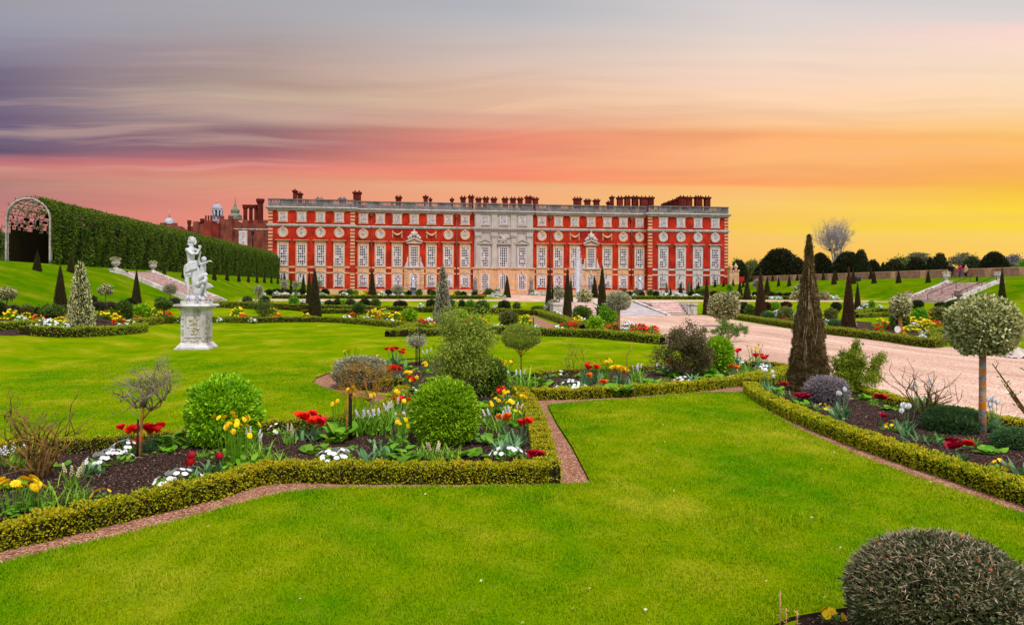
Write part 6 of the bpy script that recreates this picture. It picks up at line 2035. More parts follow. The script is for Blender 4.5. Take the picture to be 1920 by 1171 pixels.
    limb(g_, [q3(300, 225, .1), q3(335, 228, .14), q3(350, 215, .06)], [r_(15), r_(12), r_(9)])
    hand(g_, q3(350, 215, .06), (.4, -.2, .7), (-.5, -.3, 0), .17)
    # drapery round the hips, falling folds
    for k in range(5):
        z = 345 + k * 14
        g_.tube([q3(236, z + 25, -.12), q3(262, z + 14, -.2), q3(296, z - 6, -.18), q3(322, z - 20, -.02), q3(318, z - 10, .14), q3(280, z + 8, .2), q3(240, z + 22, .1), q3(234, z + 26, -.08)], r_(13), 7)
    for k in range(7):
        x = 235 + k * 8
        g_.tube([q3(x, 385 + 4 * k, -.14 + .01 * k), q3(x + 2, 440, -.16), q3(x + 10 - k, 500 - k * 6, -.12)], [r_(10), r_(9), r_(5)], 6)
    for k in range(4): g_.tube([q3(318 + 4 * k, 380, .06), q3(322 + 3 * k, 500, .06), q3(318 + 4 * k, 630, .05)], [r_(14), r_(13), r_(16)], 7)
    # crouching figure behind, to the right
    limb(g_, [q3(352, 470, .2), q3(355, 430, .22), q3(360, 390, .22), q3(362, 350, .2)], [r_(30), r_(27), r_(28), r_(24)], 11)
    limb(g_, [q3(366, 335, .2), q3(372, 322, .16)], [r_(17), r_(16)])
    g_.ball(q3(376, 305, .14), r_(23), 12, 9, 0, .5, (1.05, .95, 1.1))
    limb(g_, [q3(345, 350, .12), q3(338, 310, .06), q3(352, 270, .02)], [r_(13), r_(11), r_(8)])
    hand(g_, q3(352, 270, .02), (.3, -.1, 1), (.5, -.5, 0), .16)
    limb(g_, [q3(370, 352, .12), q3(405, 338, .04), q3(432, 324, .0)], [r_(14), r_(11), r_(8)])
    hand(g_, q3(432, 324, 0), (1, 0, .02), (0, -.2, -1), .17)
    limb(g_, [q3(345, 475, .12), q3(402, 442, .04), q3(408, 480, .02), q3(398, 545, .06), q3(392, 600, .08)], [r_(26), r_(20), r_(16), r_(13), r_(9)])
    limb(g_, [q3(392, 612, .08), q3(410, 632, .02)], [r_(12), r_(8)])
    limb(g_, [q3(345, 530, .0), q3(402, 502, -.1), q3(392, 545, -.1), q3(368, 600, -.08), q3(358, 622, -.06)], [r_(25), r_(20), r_(16), r_(12), r_(9)])
    limb(g_, [q3(356, 632, -.06), q3(376, 648, -.14)], [r_(12), r_(8)])
    for k in range(5): g_.tube([q3(400, 520 + k * 9, .1), q3(430, 528 + k * 6, .12), q3(470 - k * 6, 548 + k * 2, .1)], [r_(13), r_(12), r_(4)], 6)
    for k in range(6): g_.tube([q3(325 + k * 6, 560, -.06), q3(322 + k * 7, 600, -.08), q3(330 + k * 6, 640, -.05)], [r_(10), r_(12), r_(10)], 6)
    limb(g_, [q3(345, 640, .2), q3(350, 560, .22), q3(352, 480, .22)], [r_(34), r_(30), r_(28)])
    me = voxel('marble_statue', g_, .013, [M_MARBLE], 2)
    o = link('marble_statue', me); o.location = p + Vector((0, 0, zt)); o.rotation_euler = (0, 0, -.3 + .12)
    tag(o, 'white marble group of a draped piper and a crouching figure on the pedestal', 'statue')
pedestal_and_statue()

def figure_mesh(name, vox=.05):
    b = MB()
    for sx in (-1, 1):
        limb(b, [(sx * .1, 0, .92), (sx * .11, -.03, .5), (sx * .1, .02, .09)], [.1, .065, .045]); limb(b, [(sx * .1, .02, .06), (sx * .11, -.14, .04)], [.045, .035])
        limb(b, [(sx * .2, 0, 1.42), (sx * .26, .02, 1.12), (sx * .24, -.1, .9)], [.055, .045, .032]); limb(b, [(sx * .24, -.1, .9), (sx * .24, -.15, .8)], [.035, .03])
    limb(b, [(0, 0, .92), (0, 0, 1.1), (0, 0, 1.32), (0, 0, 1.42)], [.15, .13, .16, .13], 10)
    limb(b, [(0, 0, 1.44), (0, -.01, 1.54)], [.055, .05]); b.ball((0, -.02, 1.64), .1, 10, 8, 0, .5, (.9, 1, 1.2)); b.ball((0, -.125, 1.63), .02, 6, 5)
    return b
def drape(b):
    b.lathe([(.3, .02), (.26, .4), (.2, .8), (.17, 1.05)], 0, 0, 12); b.tube([(-.2, -.1, 1.4), (0, -.2, 1.1), (.2, -.14, .85)], [.07, .08, .05], 7)
    return b
SMALL = voxel('garden_statue', drape(figure_mesh('f')), .035, [M_MARBLE], 1)
SMALLD = SMALL.copy(); SMALLD.materials.clear(); SMALLD.materials.append(simple('grey_lead_statue', c(126, 120, 120), c(84, 80, 82), 4, .6, .3))
for px, yb, yt, ped, me, pm, lb in ((775, 553, 517, 14, SMALL, M_LEAD, 'white standing statue on a grey pedestal before the palace left wing'), (1200, 553, 516, 10, SMALL, M_LEAD, 'white draped statue before the palace right wing'),
                               (891, 549, 518, 6, SMALLD, M_LEAD, 'grey lead statue at the left corner of the palace centrepiece'), (996, 549, 519, 6, SMALLD, M_LEAD, 'grey lead statue at the right corner of the palace centrepiece')):
    white = me is SMALL
    p = at_Y(px, yb, 124 if white else 142); p.z = Z1; s = depth(p) / FPX
    if not white: p.z = Z1
    zt_ = at_t(px, yt, depth(p)).z; zp = at_t(px, yb - ped, depth(p)).z
    m = MB(); m.lathe([(.62, -.05), (.62, .2), (.5, .25), (.5, zp - p.z - .15), (.62, zp - p.z - .12), (.62, zp - p.z)], 0, 0, 4, sq=True, smooth=False)
    pd = m.build('statue_pedestal', pm); pd.location = p; tag(pd, 'pedestal under the ' + lb.replace(' on a grey pedestal', ''), 'pedestal')
    o = link('garden_statue', me); o.location = (p.x, p.y, zp); k = (zt_ - zp) / 1.76; o.scale = (k, k, k); tag(o, lb, 'statue')

BODY = voxel('body', figure_mesh('p'), .03, [simple('skin', c(214, 160, 130), c(196, 140, 112), 3, .6, .3)], 1)
def person(px, py, top, coat, trousers, hair, label, rz, extra=None):
    p = at_X(px, py, 68.9); p.z = tz(p.x, p.y); s = depth(p) / FPX
    t = thing('person', label, 'person', p, rz)
    k = (py - top) * s / 1.76
    o = link('body', BODY, t); o.scale = (k, k, k)
    cb = MB(); limb(cb, [(0, 0, .8), (0, 0, 1.1), (0, 0, 1.33), (0, 0, 1.43)], [.2, .17, .19, .15], 10)
    for sx in (-1, 1): limb(cb, [(sx * .2, 0, 1.42), (sx * .27, .02, 1.12), (sx * .245, -.1, .92)], [.085, .07, .055])
    me = voxel('coat', cb, .03, [coat], 1); q = link('coat', me, t); q.scale = (k, k, k)
    tb = MB()
    for sx in (-1, 1): limb(tb, [(sx * .1, 0, .94), (sx * .115, -.03, .5), (sx * .105, .02, .1)], [.13, .09, .065])
    me = voxel('trousers', tb, .03, [trousers], 1); q = link('trousers', me, t); q.scale = (k, k, k)
    hb = MB(); hb.ball((0, .01, 1.68), .115, 10, 7, 0, .5, (.95, 1, 1)); q = hb.build('hair', hair, t); q.scale = (k, k, k)
CB = simple('black_cloth', c(30, 28, 32), c(20, 18, 22), 5, .9, .1); CT_ = simple('tan_cloth', c(196, 156, 120), c(176, 136, 102), 5, .9, .1); CPK = simple('pink_cloth', c(206, 30, 90), c(180, 24, 76), 5, .9, .1); CJ = simple('jeans_cloth', c(70, 84, 120), c(50, 62, 92), 5, .9, .1)
person(1783, 518, 493, CB, CB, CB, 'person in black standing by the right wall', 2.2)
person(1800, 517, 492, CPK, CJ, CB, 'person in a pink top walking by the right wall', 1.5)
person(1811, 517, 494, CT_, CB, CT_, 'person in a long tan coat by the right wall', -1.4)
# ------------------------------------------------------------------ flowers
def ribbon(mb, p, az, L, W, el0, bend, t, m=0, n=4, prof=(.55, 1.0, .95, .7, .05)):
    p = Vector(p); h = Vector((math.cos(az), math.sin(az), 0)); sd = Vector((-h.y, h.x, 0))
    vs = []; el = el0
    for i in range(n + 1):
        w = W * .5 * prof[min(len(prof) - 1, int(i * (len(prof) - 1) / n))]
        vs += [p - sd * w, p + sd * w]
        d = h * math.cos(el) + Vector((0, 0, 1)) * math.sin(el)
        p = p + d * (L / n); el -= bend / n
    mb.add(vs, [(2 * i, 2 * i + 1, 2 * i + 3, 2 * i + 2) for i in range(n)], m, t, True)

def bloom_mesh(kind, mat):
    def make():
        b = MB(); rr = random.Random(3)
        if kind == 'tulip':
            for i in range(6):
                a = i * math.pi / 3; r = .034 if i % 2 else .028; tw = .022
                h = Vector((math.cos(a), math.sin(a), 0)); s = Vector((-h.y, h.x, 0))
                P = [h * .004 - s * .006, h * .004 + s * .006, h * r - s * tw + Vector((0, 0, .026)), h * r + s * tw + Vector((0, 0, .026)), h * r * .85 - s * tw * .7 + Vector((0, 0, .052)), h * r * .85 + s * tw * .7 + Vector((0, 0, .052)), h * r * .7 + Vector((0, 0, .068))]
                b.add(P, [(0, 1, 3, 2), (2, 3, 5, 4), (4, 5, 6)], 0, rr.random(), True)
        elif kind == 'open':
            for i in range(9):
                a = i * 2.4; r = .05 * rr.uniform(.8, 1.15); tw = .026
                h = Vector((math.cos(a), math.sin(a), 0)); s = Vector((-h.y, h.x, 0)); u = rr.uniform(.02, .06)
                P = [h * .004 - s * .006, h * .004 + s * .006, h * r * .6 - s * tw + Vector((0, 0, u * .8)), h * r * .6 + s * tw + Vector((0, 0, u * .8)), h * r - s * tw * .5 + Vector((0, 0, u)), h * r + s * tw * .5 + Vector((0, 0, u))]
                b.add(P, [(0, 1, 3, 2), (2, 3, 5, 4)], 0, rr.random(), True)
        elif kind == 'daisy':
            for ring in range(2):
                for i in range(13):
                    a = 2 * math.pi * (i + .5 * ring) / 13; h = Vector((math.cos(a), math.sin(a), 0)); s = Vector((-h.y, h.x, 0)); r = .032 - ring * .007
                    z = .002 + ring * .004
                    b.add([h * .006 + Vector((0, 0, z)), h * r * .7 - s * .006 + Vector((0, 0, z + .003)), h * r + Vector((0, 0, z)), h * r * .7 + s * .006 + Vector((0, 0, z + .003))], [(0, 1, 2, 3)], 0, rr.random(), True)
            b.ball((0, 0, .006), .010, 8, 5, 0, .1, (1, 1, .6))
        elif kind == 'pansy':
            for i in range(5):
                a = 2 * math.pi * i / 5; h = Vector((math.cos(a), math.sin(a), 0)); s = Vector((-h.y, h.x, 0)); r = .03
                b.add([h * .002, h * r * .5 - s * .018 + Vector((0, 0, .004)), h * r - s * .01 + Vector((0, 0, .008)), h * r + s * .01 + Vector((0, 0, .008)), h * r * .5 + s * .018 + Vector((0, 0, .004))], [(0, 1, 2, 3, 4)], 0, rr.random(), True)
            b.ball((0, 0, .003), .007, 6, 4, 0, 0)
        elif kind == 'bells':
            for k in range(16):
                z = .012 * k * .8; a = k * 2.4; r = .022 * (1 - k / 24)
                b.ball((math.cos(a) * r, math.sin(a) * r, z), .012, 5, 4, 0, rr.random())
        return b.mesh(kind + '_bloom', [mat], True)
    return cached(('bloom', kind, mat.name), make)

STYLE = {   # leaf style, leaf material, stem height, number of blooms, spread
    'tulip': ('broad', L_TULIPL, .34, 7, .10), 'open': ('broad', L_TULIPL, .30, 9, .11), 'daisy': ('heart', L_GREEN, .36, 18, .17),
    'pansy': ('mound', L_GREEN, .13, 28, .13), 'bells': ('strap', L_STRAP, .24, 5, .12), 'none_strap': ('strap', L_STRAP, .3, 0, .12),
    'none_broad': ('broad', L_TULIPL, .22, 0, .10), 'none_hosta': ('hosta', L_GREEN, .2, 0, .14), 'none_blue': ('thin', L_BLUEG, .2, 0, .15)}
def clump_mesh(kind, var):
    def make():
        style, mat, H, n, sp = STYLE[kind]
        rr = random.Random(var * 17 + len(kind)); b = MB()
        tips = []
        for i in range(n):
            a = rr.uniform(0, 6.28); r = sp * math.sqrt(rr.random()); h = H * rr.uniform(.72, 1.0)
            p0 = Vector((math.cos(a) * r * .4, math.sin(a) * r * .4, -.02)); p1 = Vector((math.cos(a) * r, math.sin(a) * r, h))
            if style != 'mound':
                b.tube([p0, p0.lerp(p1, .55) + Vector((0, 0, h * .08)), p1], [.004, .0035, .003], 4, 0, .5, cap=False)
            tips.append((p1, a, r / sp))
        if style == 'broad':
            for i in range(15): ribbon(b, (rr.gauss(0, sp * .4), rr.gauss(0, sp * .4), -.02), rr.uniform(0, 6.28), rr.uniform(.16, .26), rr.uniform(.035, .06), rr.uniform(1.1, 1.5), rr.uniform(.2, 1.2), rr.random())
        if style == 'strap':
            for i in range(46): ribbon(b, (rr.gauss(0, sp * .45), rr.gauss(0, sp * .45), -.02), rr.uniform(0, 6.28), rr.uniform(.2, .36), rr.uniform(.008, .016), rr.uniform(1.1, 1.55), rr.uniform(.2, 1.6), rr.random(), prof=(.8, 1, .9, .7, .1))
        if style == 'thin':
            for i in range(60): ribbon(b, (rr.gauss(0, sp * .5), rr.gauss(0, sp * .5), -.02), rr.uniform(0, 6.28), rr.uniform(.1, .22), rr.uniform(.008, .018), rr.uniform(.3, 1.3), rr.uniform(.0, 1.0), rr.random())
        if style == 'heart':
            for i in range(40): ribbon(b, (rr.gauss(0, sp * .6), rr.gauss(0, sp * .6), rr.uniform(0, H * .3)), rr.uniform(0, 6.28), rr.uniform(.05, .1), rr.uniform(.04, .07), rr.uniform(.2, 1.0), rr.uniform(.4, 1.2), rr.random(), prof=(.5, 1, 1, .6, .1))
        if style == 'hosta':
            for i in range(26): ribbon(b, (rr.gauss(0, sp * .5), rr.gauss(0, sp * .5), rr.uniform(0, .1)), rr.uniform(0, 6.28), rr.uniform(.1, .16), rr.uniform(.07, .1), rr.uniform(.4, 1.1), rr.uniform(.6, 1.4), rr.random(), prof=(.4, 1, 1, .6, .05))
        if style == 'mound':
            for i in range(90):
                a = rr.uniform(0, 6.28); r = sp * math.sqrt(rr.random())
                ribbon(b, (math.cos(a) * r, math.sin(a) * r, rr.uniform(0, H * .7) * (1 - r / sp * .6)), a + rr.uniform(-1, 1), rr.uniform(.03, .05), rr.uniform(.015, .03), rr.uniform(.1, 1.0), .5, rr.random(), n=2)
            tips = [(Vector((q[0].x, q[0].y, H * (1.05 - .55 * q[2] ** 2))), q[1], q[2]) for q in tips]
        return (b.mesh(kind + '_leaves', [mat], True), tips)
    return cached(('clump', kind, var), make)

def flower(kind, col, px, py, hpx, label, n=None, wide=1.0, name=None, bs=1.0, group=None, cat='flowers'):
    p, s = where(px, py)
    p.z += .07
    var = (int(px) + int(py)) % 3
    me, tips = clump_mesh(kind, var)
    H = STYLE[kind][2]
    k = hpx * s / (H * 1.06)
    t = thing(name or {'tulip': 'tulip_clump', 'open': 'tulip_clump', 'daisy': 'yellow_daisy_plant', 'pansy': 'pansy_clump', 'bells': 'white_bell_clump'}.get(kind, 'leafy_plant'), label, cat, p, R.uniform(0, 6.28), group, (k * wide, k * wide, k))
    link('foliage', me, t)
    if col is not None:
        bm_ = bloom_mesh(kind, col)
        for i, (q, a, rad) in enumerate(tips[:n] if n else tips):
            o = link('bloom', bm_, t); o.location = q
            tl = .3 + .7 * rad if kind in ('pansy', 'daisy') else .12 + .3 * rad
            f = bs * {'tulip': 1.45, 'open': 1.55, 'daisy': 1.6, 'pansy': .95, 'bells': .78}[kind] / k
            o.rotation_euler = (0, tl, a); o.scale = (f, f, f)
    return t
W, Y, RD, OR, CR, CM = P_WHITE, P_YELLOW, P_RED, P_ORANGE, P_CRIM, P_CREAM
N = [
 ('bells', W, 28, 892, 44, 'white flowers left of the bare brown shrub at the left edge', None, 1.5), ('daisy', Y, 28, 985, 78, 'yellow daisies at the left end of the front bed', None, 1.1),
 ('daisy', Y, 62, 968, 56, 'yellow daisies right beside the strappy leaves at the left', 6, 1.0), ('none_strap', None, 105, 968, 66, 'green strap leaves beside the yellow daisies, by the left hedge', None, 1.2),
 ('bells', CM, 135, 932, 40, 'faded cream flowers behind the strap leaves at the left', None, 1.0), ('none_strap', None, 150, 958, 50, 'smaller strap leaf clump near the left hedge', None, .9),
 ('pansy', Y, 192, 950, 22, 'small yellow pansies at the hedge left of the white ones', 6, 1.0), ('none_blue', None, 140, 900, 30, 'dark leafy plant below the bare brown shrub', None, 1.2),
 ('open', RD, 246, 858, 50, 'big red tulips left of the leafless lichen tree', None, 1.0), ('open', RD, 284, 860, 52, 'big red tulips right of the leafless lichen tree', None, 1.0), ('open', OR, 256, 862, 24, 'low orange red tulips below the leafless tree', 4, .9),
 ('pansy', W, 206, 886, 34, 'white pansies left of the leafless tree, nearer', None, 1.3), ('pansy', W, 236, 868, 34, 'white pansies close to the leafless tree stem', None, 1.0),
 ('none_hosta', None, 325, 852, 44, 'broad green leaves left of the large lime bush', None, 1.3), ('pansy', W, 337, 926, 36, 'white pansies at the front hedge in the left bed', None, 1.3), ('none_blue', None, 282, 942, 34, 'dark blue green rosette at the front hedge', None, 1.5),
 ('tulip', CR, 362, 914, 46, 'tulips with closed crimson buds by the front hedge', 3, 1.0), ('none_broad', None, 398, 912, 48, 'grey green tulip leaves without flowers by the hedge', None, 1.1), ('tulip', CR, 412, 900, 40, 'small pink bud tulips beside the grey tulip leaves', 2, .9),
 ('daisy', Y, 428, 888, 108, 'tall yellow daisies in front of the left lime bush', None, .8), ('daisy', Y, 452, 892, 98, 'tall yellow daisies right of the left lime bush', 8, .8), ('none_hosta', None, 452, 900, 40, 'round green leaves at the foot of the tall yellow daisies', None, 1.2),
 ('none_strap', None, 490, 886, 58, 'spreading strap leaves right of the tall yellow daisies', None, 1.3), ('bells', W, 470, 868, 46, 'white narcissi behind the strap leaves', 4, .8), ('none_strap', None, 515, 892, 46, 'strap leaves at the hedge before the mulch', None, 1.1),
 ('pansy', W, 519, 828, 26, 'white round flowers left of the red tulips at the back hedge', 7, .9), ('open', RD, 568, 836, 54, 'bright red tulips at the back hedge, left of pair', None, 1.0), ('open', RD, 594, 838, 46, 'bright red tulips at the back hedge, right of pair', None, .9),
 ('bells', CM, 540, 846, 30, 'faded cream blooms in front of the bright red tulips', 4, .8), ('none_hosta', None, 636, 838, 46, 'green rounded leaves left of the black stake', None, 1.0), ('daisy', Y, 636, 832, 82, 'yellow daisies left of the black stake', 7, .7), ('daisy', Y, 662, 822, 94, 'tall yellow daisies behind the black stake', 8, .7), ('daisy', Y, 688, 824, 84, 'yellow daisies right of the black stake', 7, .7),
 ('bells', W, 690, 828, 46, 'white bell flowers right of the black stake', None, 1.2), ('bells', W, 712, 826, 50, 'white bell flowers nearer the lime bush', None, 1.2), ('pansy', W, 628, 880, 30, 'white pansies at the front hedge in the middle', None, 1.4), ('pansy', W, 650, 876, 26, 'white pansies just right of the middle front ones', 6, 1.0),
 ('pansy', Y, 562, 884, 20, 'tiny yellow pansies at the front hedge', 4, .8), ('none_broad', None, 692, 884, 44, 'grey tulip leaves at the front hedge below the stake', None, 1.1), ('none_broad', None, 722, 878, 46, 'grey tulip leaves with withered heads left of the round leaves', None, 1.0),
 ('none_hosta', None, 757, 880, 40, 'round bright green leaves at the front hedge', None, 1.2), ('none_strap', None, 800, 876, 48, 'pale strap leaves left below the lime bush', None, 1.0), ('none_strap', None, 846, 878, 46, 'pale strap leaves right below the lime bush', None, 1.2),
 ('bells', CM, 815, 880, 30, 'withered tan flower heads between the pale strap leaves', 5, .9), ('daisy', Y, 748, 848, 62, 'yellow daisies left of the middle lime bush, lowest', 6, .8), ('daisy', Y, 756, 806, 54, 'yellow daisies left of the middle lime bush, halfway', 7, .8), ('bells', W, 736, 808, 46, 'white bells along the slanting hedge left of the middle lime bush', None, 1.0), ('bells', W, 762, 826, 46, 'white bells touching the middle lime bush', None, .9),
 ('open', RD, 757, 796, 44, 'red tulips touching the left of the middle lime bush', 5, .9), ('pansy', W, 772, 758, 26, 'white flowers on the slanting hedge behind the lime bush', 8, 1.1), ('daisy', Y, 752, 770, 40, 'yellow flowers over the slanting hedge', 8, 1.0), ('daisy', Y, 772, 742, 34, 'yellow flowers above the slanting hedge', 8, .9),
 ('open', RD, 738, 730, 38, 'red tulips right of the lavender clump', None, 1.0), ('open', RD, 776, 742, 30, 'red tulips behind the middle lime bush', 4, .9), ('open', RD, 742, 694, 40, 'tall red tulips behind the lavender clump', None, 1.2), ('daisy', Y, 768, 722, 24, 'low yellow flowers on the mulch near the staked standard', 9, 1.4), ('daisy', Y, 800, 706, 26, 'yellow flowers right of the staked standard', 6, 1.2),
 ('daisy', Y, 658, 690, 38, 'yellow daisies behind the lavender clump', 7, 1.0), ('pansy', W, 710, 694, 24, 'white flowers between lavender and red tulips', 8, 1.3), ('pansy', W, 676, 716, 18, 'white flowers in front of the lavender clump', 4, 1.0), ('bells', W, 802, 688, 28, 'white bells beside the staked standard', None, 1.0),
 ('daisy', Y, 912, 808, 52, 'yellow daisies right of the middle lime bush, nearest', 6, .8), ('daisy', Y, 930, 788, 44, 'yellow daisies right of the middle lime bush, second', 7, .8), ('daisy', Y, 958, 792, 44, 'yellow daisies by the corner hedge, second row', 8, .9), ('daisy', Y, 952, 768, 40, 'yellow daisies by the corner hedge, third row', 8, .9), ('daisy', Y, 978, 776, 36, 'yellow daisies against the right corner hedge', 8, .9), ('daisy', Y, 966, 812, 44, 'yellow daisies above the striped tulips', 6, .8),
 ('bells', W, 928, 822, 40, 'white bells right of the middle lime bush', None, 1.0), ('bells', W, 960, 808, 38, 'white bells in the corner bed among yellow daisies', None, .9), ('open', OR, 948, 838, 52, 'orange striped tulips in the corner bed, left', 5, .8), ('open', RD, 976, 848, 54, 'red striped tulips in the corner bed, right', 6, .9), ('none_hosta', None, 924, 846, 34, 'dark round leaves left of the striped tulips', None, 1.0), ('none_broad', None, 940, 866, 46, 'grey tulip leaves below the striped tulips', None, 1.1), ('none_broad', None, 962, 858, 40, 'second clump of tulip leaves below the striped tulips', None, .9),
 ('pansy', W, 952, 874, 30, 'white pansies in the corner of the front hedge', None, 1.2), ('open', CR, 1002, 886, 24, 'low crimson flowers at the hedge corner', 6, 1.1), ('none_blue', None, 982, 872, 26, 'dark rosette beside the hedge corner', None, 1.0),
 ('open', RD, 938, 768, 34, 'red tulips behind the yellow daisies of the corner bed', 4, .8), ('open', OR, 944, 744, 30, 'salmon tulip below the lollipop tree', 3, .8), ('bells', W, 972, 738, 36, 'white bells with green leaves at the foot of the lollipop tree', None, 1.3), ('none_strap', None, 988, 738, 44, 'green strap leaves right of the lollipop tree', None, 1.0), ('daisy', Y, 930, 722, 44, 'yellow daisies left of the lollipop tree', None, 1.1), ('daisy', Y, 952, 716, 40, 'yellow daisies close left of the lollipop stem', 8, 1.0),
 ('pansy', W, 1048, 714, 16, 'white flowers at the foot of the thin twiggy shrub', 6, 1.2), ('pansy', W, 1070, 742, 26, 'white pansies at the hedge of the middle bed', None, 1.3), ('open', RD, 1097, 730, 44, 'red tulips in the middle bed, left of pair', 6, .9), ('open', RD, 1115, 730, 46, 'red tulips in the middle bed, right of pair', 5, .8), ('open', OR, 1101, 738, 32, 'orange tulips below the red ones in the middle bed', 4, .8), ('none_broad', None, 1104, 742, 28, 'grey tulip leaves under the red tulips of the middle bed', None, 1.1),
 ('open', OR, 1131, 742, 22, 'low orange flowers right of the middle bed tulip leaves', 4, .8), ('daisy', Y, 1133, 722, 48, 'yellow daisies in the middle bed, taller', None, .9), ('open', Y, 1163, 732, 42, 'yellow tulips in the middle bed', None, 1.0), ('none_hosta', None, 1158, 744, 28, 'green round leaves below the yellow tulips', None, 1.3), ('none_strap', None, 1195, 738, 26, 'strap leaves right of the yellow tulips', None, 1.2), ('bells', W, 1192, 722, 30, 'white hyacinths right of the yellow tulips', 5, .9),
 ('pansy', W, 1240, 706, 22, 'white flowers left of the rhododendron', None, 1.2), ('open', RD, 1258, 706, 26, 'red tulips left below the rhododendron', 5, 1.0), ('pansy', W, 1281, 730, 20, 'white pansies at the hedge below the rhododendron', None, 1.2), ('none_broad', None, 1298, 724, 24, 'grey tulip leaves below the rhododendron', None, 1.2), ('daisy', Y, 1310, 712, 36, 'yellow daisies right of the rhododendron', 8, .9), ('none_hosta', None, 1328, 716, 26, 'leafy green plant left of the domed lime bush', None, 1.4), ('daisy', Y, 1336, 704, 34, 'yellow daisies left of the domed lime bush', 6, .8),
 ('open', OR, 1376, 714, 24, 'orange tulips right of the domed lime bush', 5, .9), ('pansy', W, 1374, 722, 14, 'white pansies at the hedge right of the domed lime bush', 8, 1.2), ('open', RD, 1382, 692, 34, 'red tulips close to the domed lime bush', 5, .9), ('pansy', W, 1386, 698, 20, 'white flowers among the red tulips by the walk', 7, 1.0), ('none_strap', None, 1402, 708, 30, 'green leaves at the right end of the middle bed', None, 1.3), ('daisy', Y, 1416, 690, 42, 'tall yellow daisies at the right end of the middle bed', 7, .9), ('open', RD, 1422, 698, 30, 'red tulips at the right end of the middle bed', 5, 1.0), ('open', RD, 1438, 698, 26, 'last red tulips before the walk', 4, .9), ('pansy', W, 1434, 706, 20, 'white pansies at the right end of the middle bed', None, 1.2),
 ('tulip', W, 1438, 746, 46, 'white tulips at the left tip of the right bed', 4, .8), ('none_broad', None, 1446, 752, 28, 'tulip leaves at the left tip of the right bed', None, 1.1), ('open', CR, 1470, 740, 14, 'small crimson flowers below the ragged cone', 5, .9), ('none_blue', None, 1482, 762, 28, 'dark green leafy plant in front of the ragged cone', None, 1.8), ('open', CR, 1510, 766, 18, 'crimson flowers left of the lavender mound', 8, 1.6), ('pansy', Y, 1546, 780, 18, 'yellow pansies in front of the lavender mound', 9, 1.1),
 ('tulip', W, 1576, 796, 66, 'white tulips right of the lavender mound', 3, .7), ('none_broad', None, 1580, 794, 34, 'grey tulip leaves right of the lavender mound', None, 1.2), ('open', CR, 1650, 766, 16, 'crimson flowers at the far edge of the right bed', 6, 1.2), ('open', CR, 1652, 808, 22, 'small crimson flowers on the mulch of the right bed', 4, .8), ('pansy', Y, 1673, 820, 24, 'yellow pansies beside the white tulip leaves', 8, .9),
 ('tulip', W, 1702, 824, 56, 'white tulips in the middle of the right bed', 4, .8), ('none_broad', None, 1696, 828, 36, 'grey tulip leaves in the middle of the right bed', None, 1.0), ('none_blue', None, 1734, 844, 38, 'low leafy rosette left of the crimson flowers', None, 1.7), ('tulip', W, 1716, 782, 62, 'white tulips by the leafless twiggy bush, left', 3, .7), ('tulip', W, 1742, 780, 66, 'white tulips by the leafless twiggy bush, right', 2, .6),
 ('open', CR, 1795, 878, 38, 'bright crimson flowers at the front of the right bed', None, 1.3), ('tulip', W, 1864, 818, 62, 'white tulips right of the big holly standard', 5, .8), ('none_broad', None, 1866, 822, 42, 'tulip leaves right of the big holly standard', None, 1.2), ('pansy', Y, 1874, 898, 28, 'yellow pansies near the right end of the hedge', 9, .9), ('none_broad', None, 1912, 908, 50, 'grey tulip leaves at the right edge by the hedge', None, 1.1),
 ('pansy', Y, 1560, 1180, 22, 'yellow flowers at the foot of the big corner bush', 8, 1.0),
]
for kd, col, px, py, h, lb, n, wd in N:
    flower(kd, col, px, py, h, lb, n, wd)
FILL = [('left front bed', [(20, 935), (60, 890), (110, 890), (170, 905), (300, 868), (312, 862), (380, 872), (420, 866), (505, 858), (545, 880), (590, 862), (612, 846), (655, 856), (705, 846), (722, 852), (740, 862), (775, 872), (880, 868), (905, 832), (918, 800), (898, 780), (934, 812), (946, 786), (962, 760), (930, 752), (720, 770), (742, 792), (756, 760), (748, 718), (722, 712), (765, 700), (800, 720), (900, 770)]),
 ('middle bed', [(1010, 728), (1030, 716), (1060, 724), (1088, 716), (1120, 742), (1146, 730), (1178, 732), (1206, 716), (1216, 728), (1250, 722), (1268, 714), (1320, 724), (1345, 712), (1364, 708), (1394, 712), (1412, 712), (1428, 710), (1446, 702)]),
 ('right bed', [(1452, 742), (1464, 750), (1500, 772), (1530, 776), (1560, 786), (1620, 760), (1640, 770), (1676, 778), (1690, 812), (1720, 832), (1760, 836), (1826, 846), (1850, 862), (1880, 830)])]
for nm, pts in FILL:
    for i, (x, y) in enumerate(pts):
        flower(('none_hosta', 'none_blue', 'none_strap', 'none_broad', 'none_hosta')[(i * 3 + len(nm)) % 5], None, x, y, R.uniform(15, 27) * (y / 850) ** 1.5, 'low leafy green plant without flowers between the blooms of the ' + nm, wide=R.uniform(1.1, 1.6), group='leafy filler plants in the ' + nm)
def stems_front():
    p, s = where(1462, 1190); t = thing('leafy_plant', 'pale budding stems beside the big corner bush', 'plant', p)
    m = MB(); rr = random.Random(4)
    for dx, h in ((0, 82), (12, 50), (34, 44)):
        m.tube([(dx * s, 0, -.02), (dx * s + .004, 0, h * s * .6), (dx * s + .008, .01, h * s)], [.006, .005, .004], 5)
        for k in range(9):
            ribbon(m, (dx * s, 0, h * s * (.35 + .075 * k)), rr.uniform(0, 6.28), .028, .01, .7, .8, rr.random(), n=3)
    m.build('stems', leafmat('pale_stem', [c(150, 110, 66), c(196, 150, 100), c(210, 180, 120)], trans=.1), t, True)
stems_front()

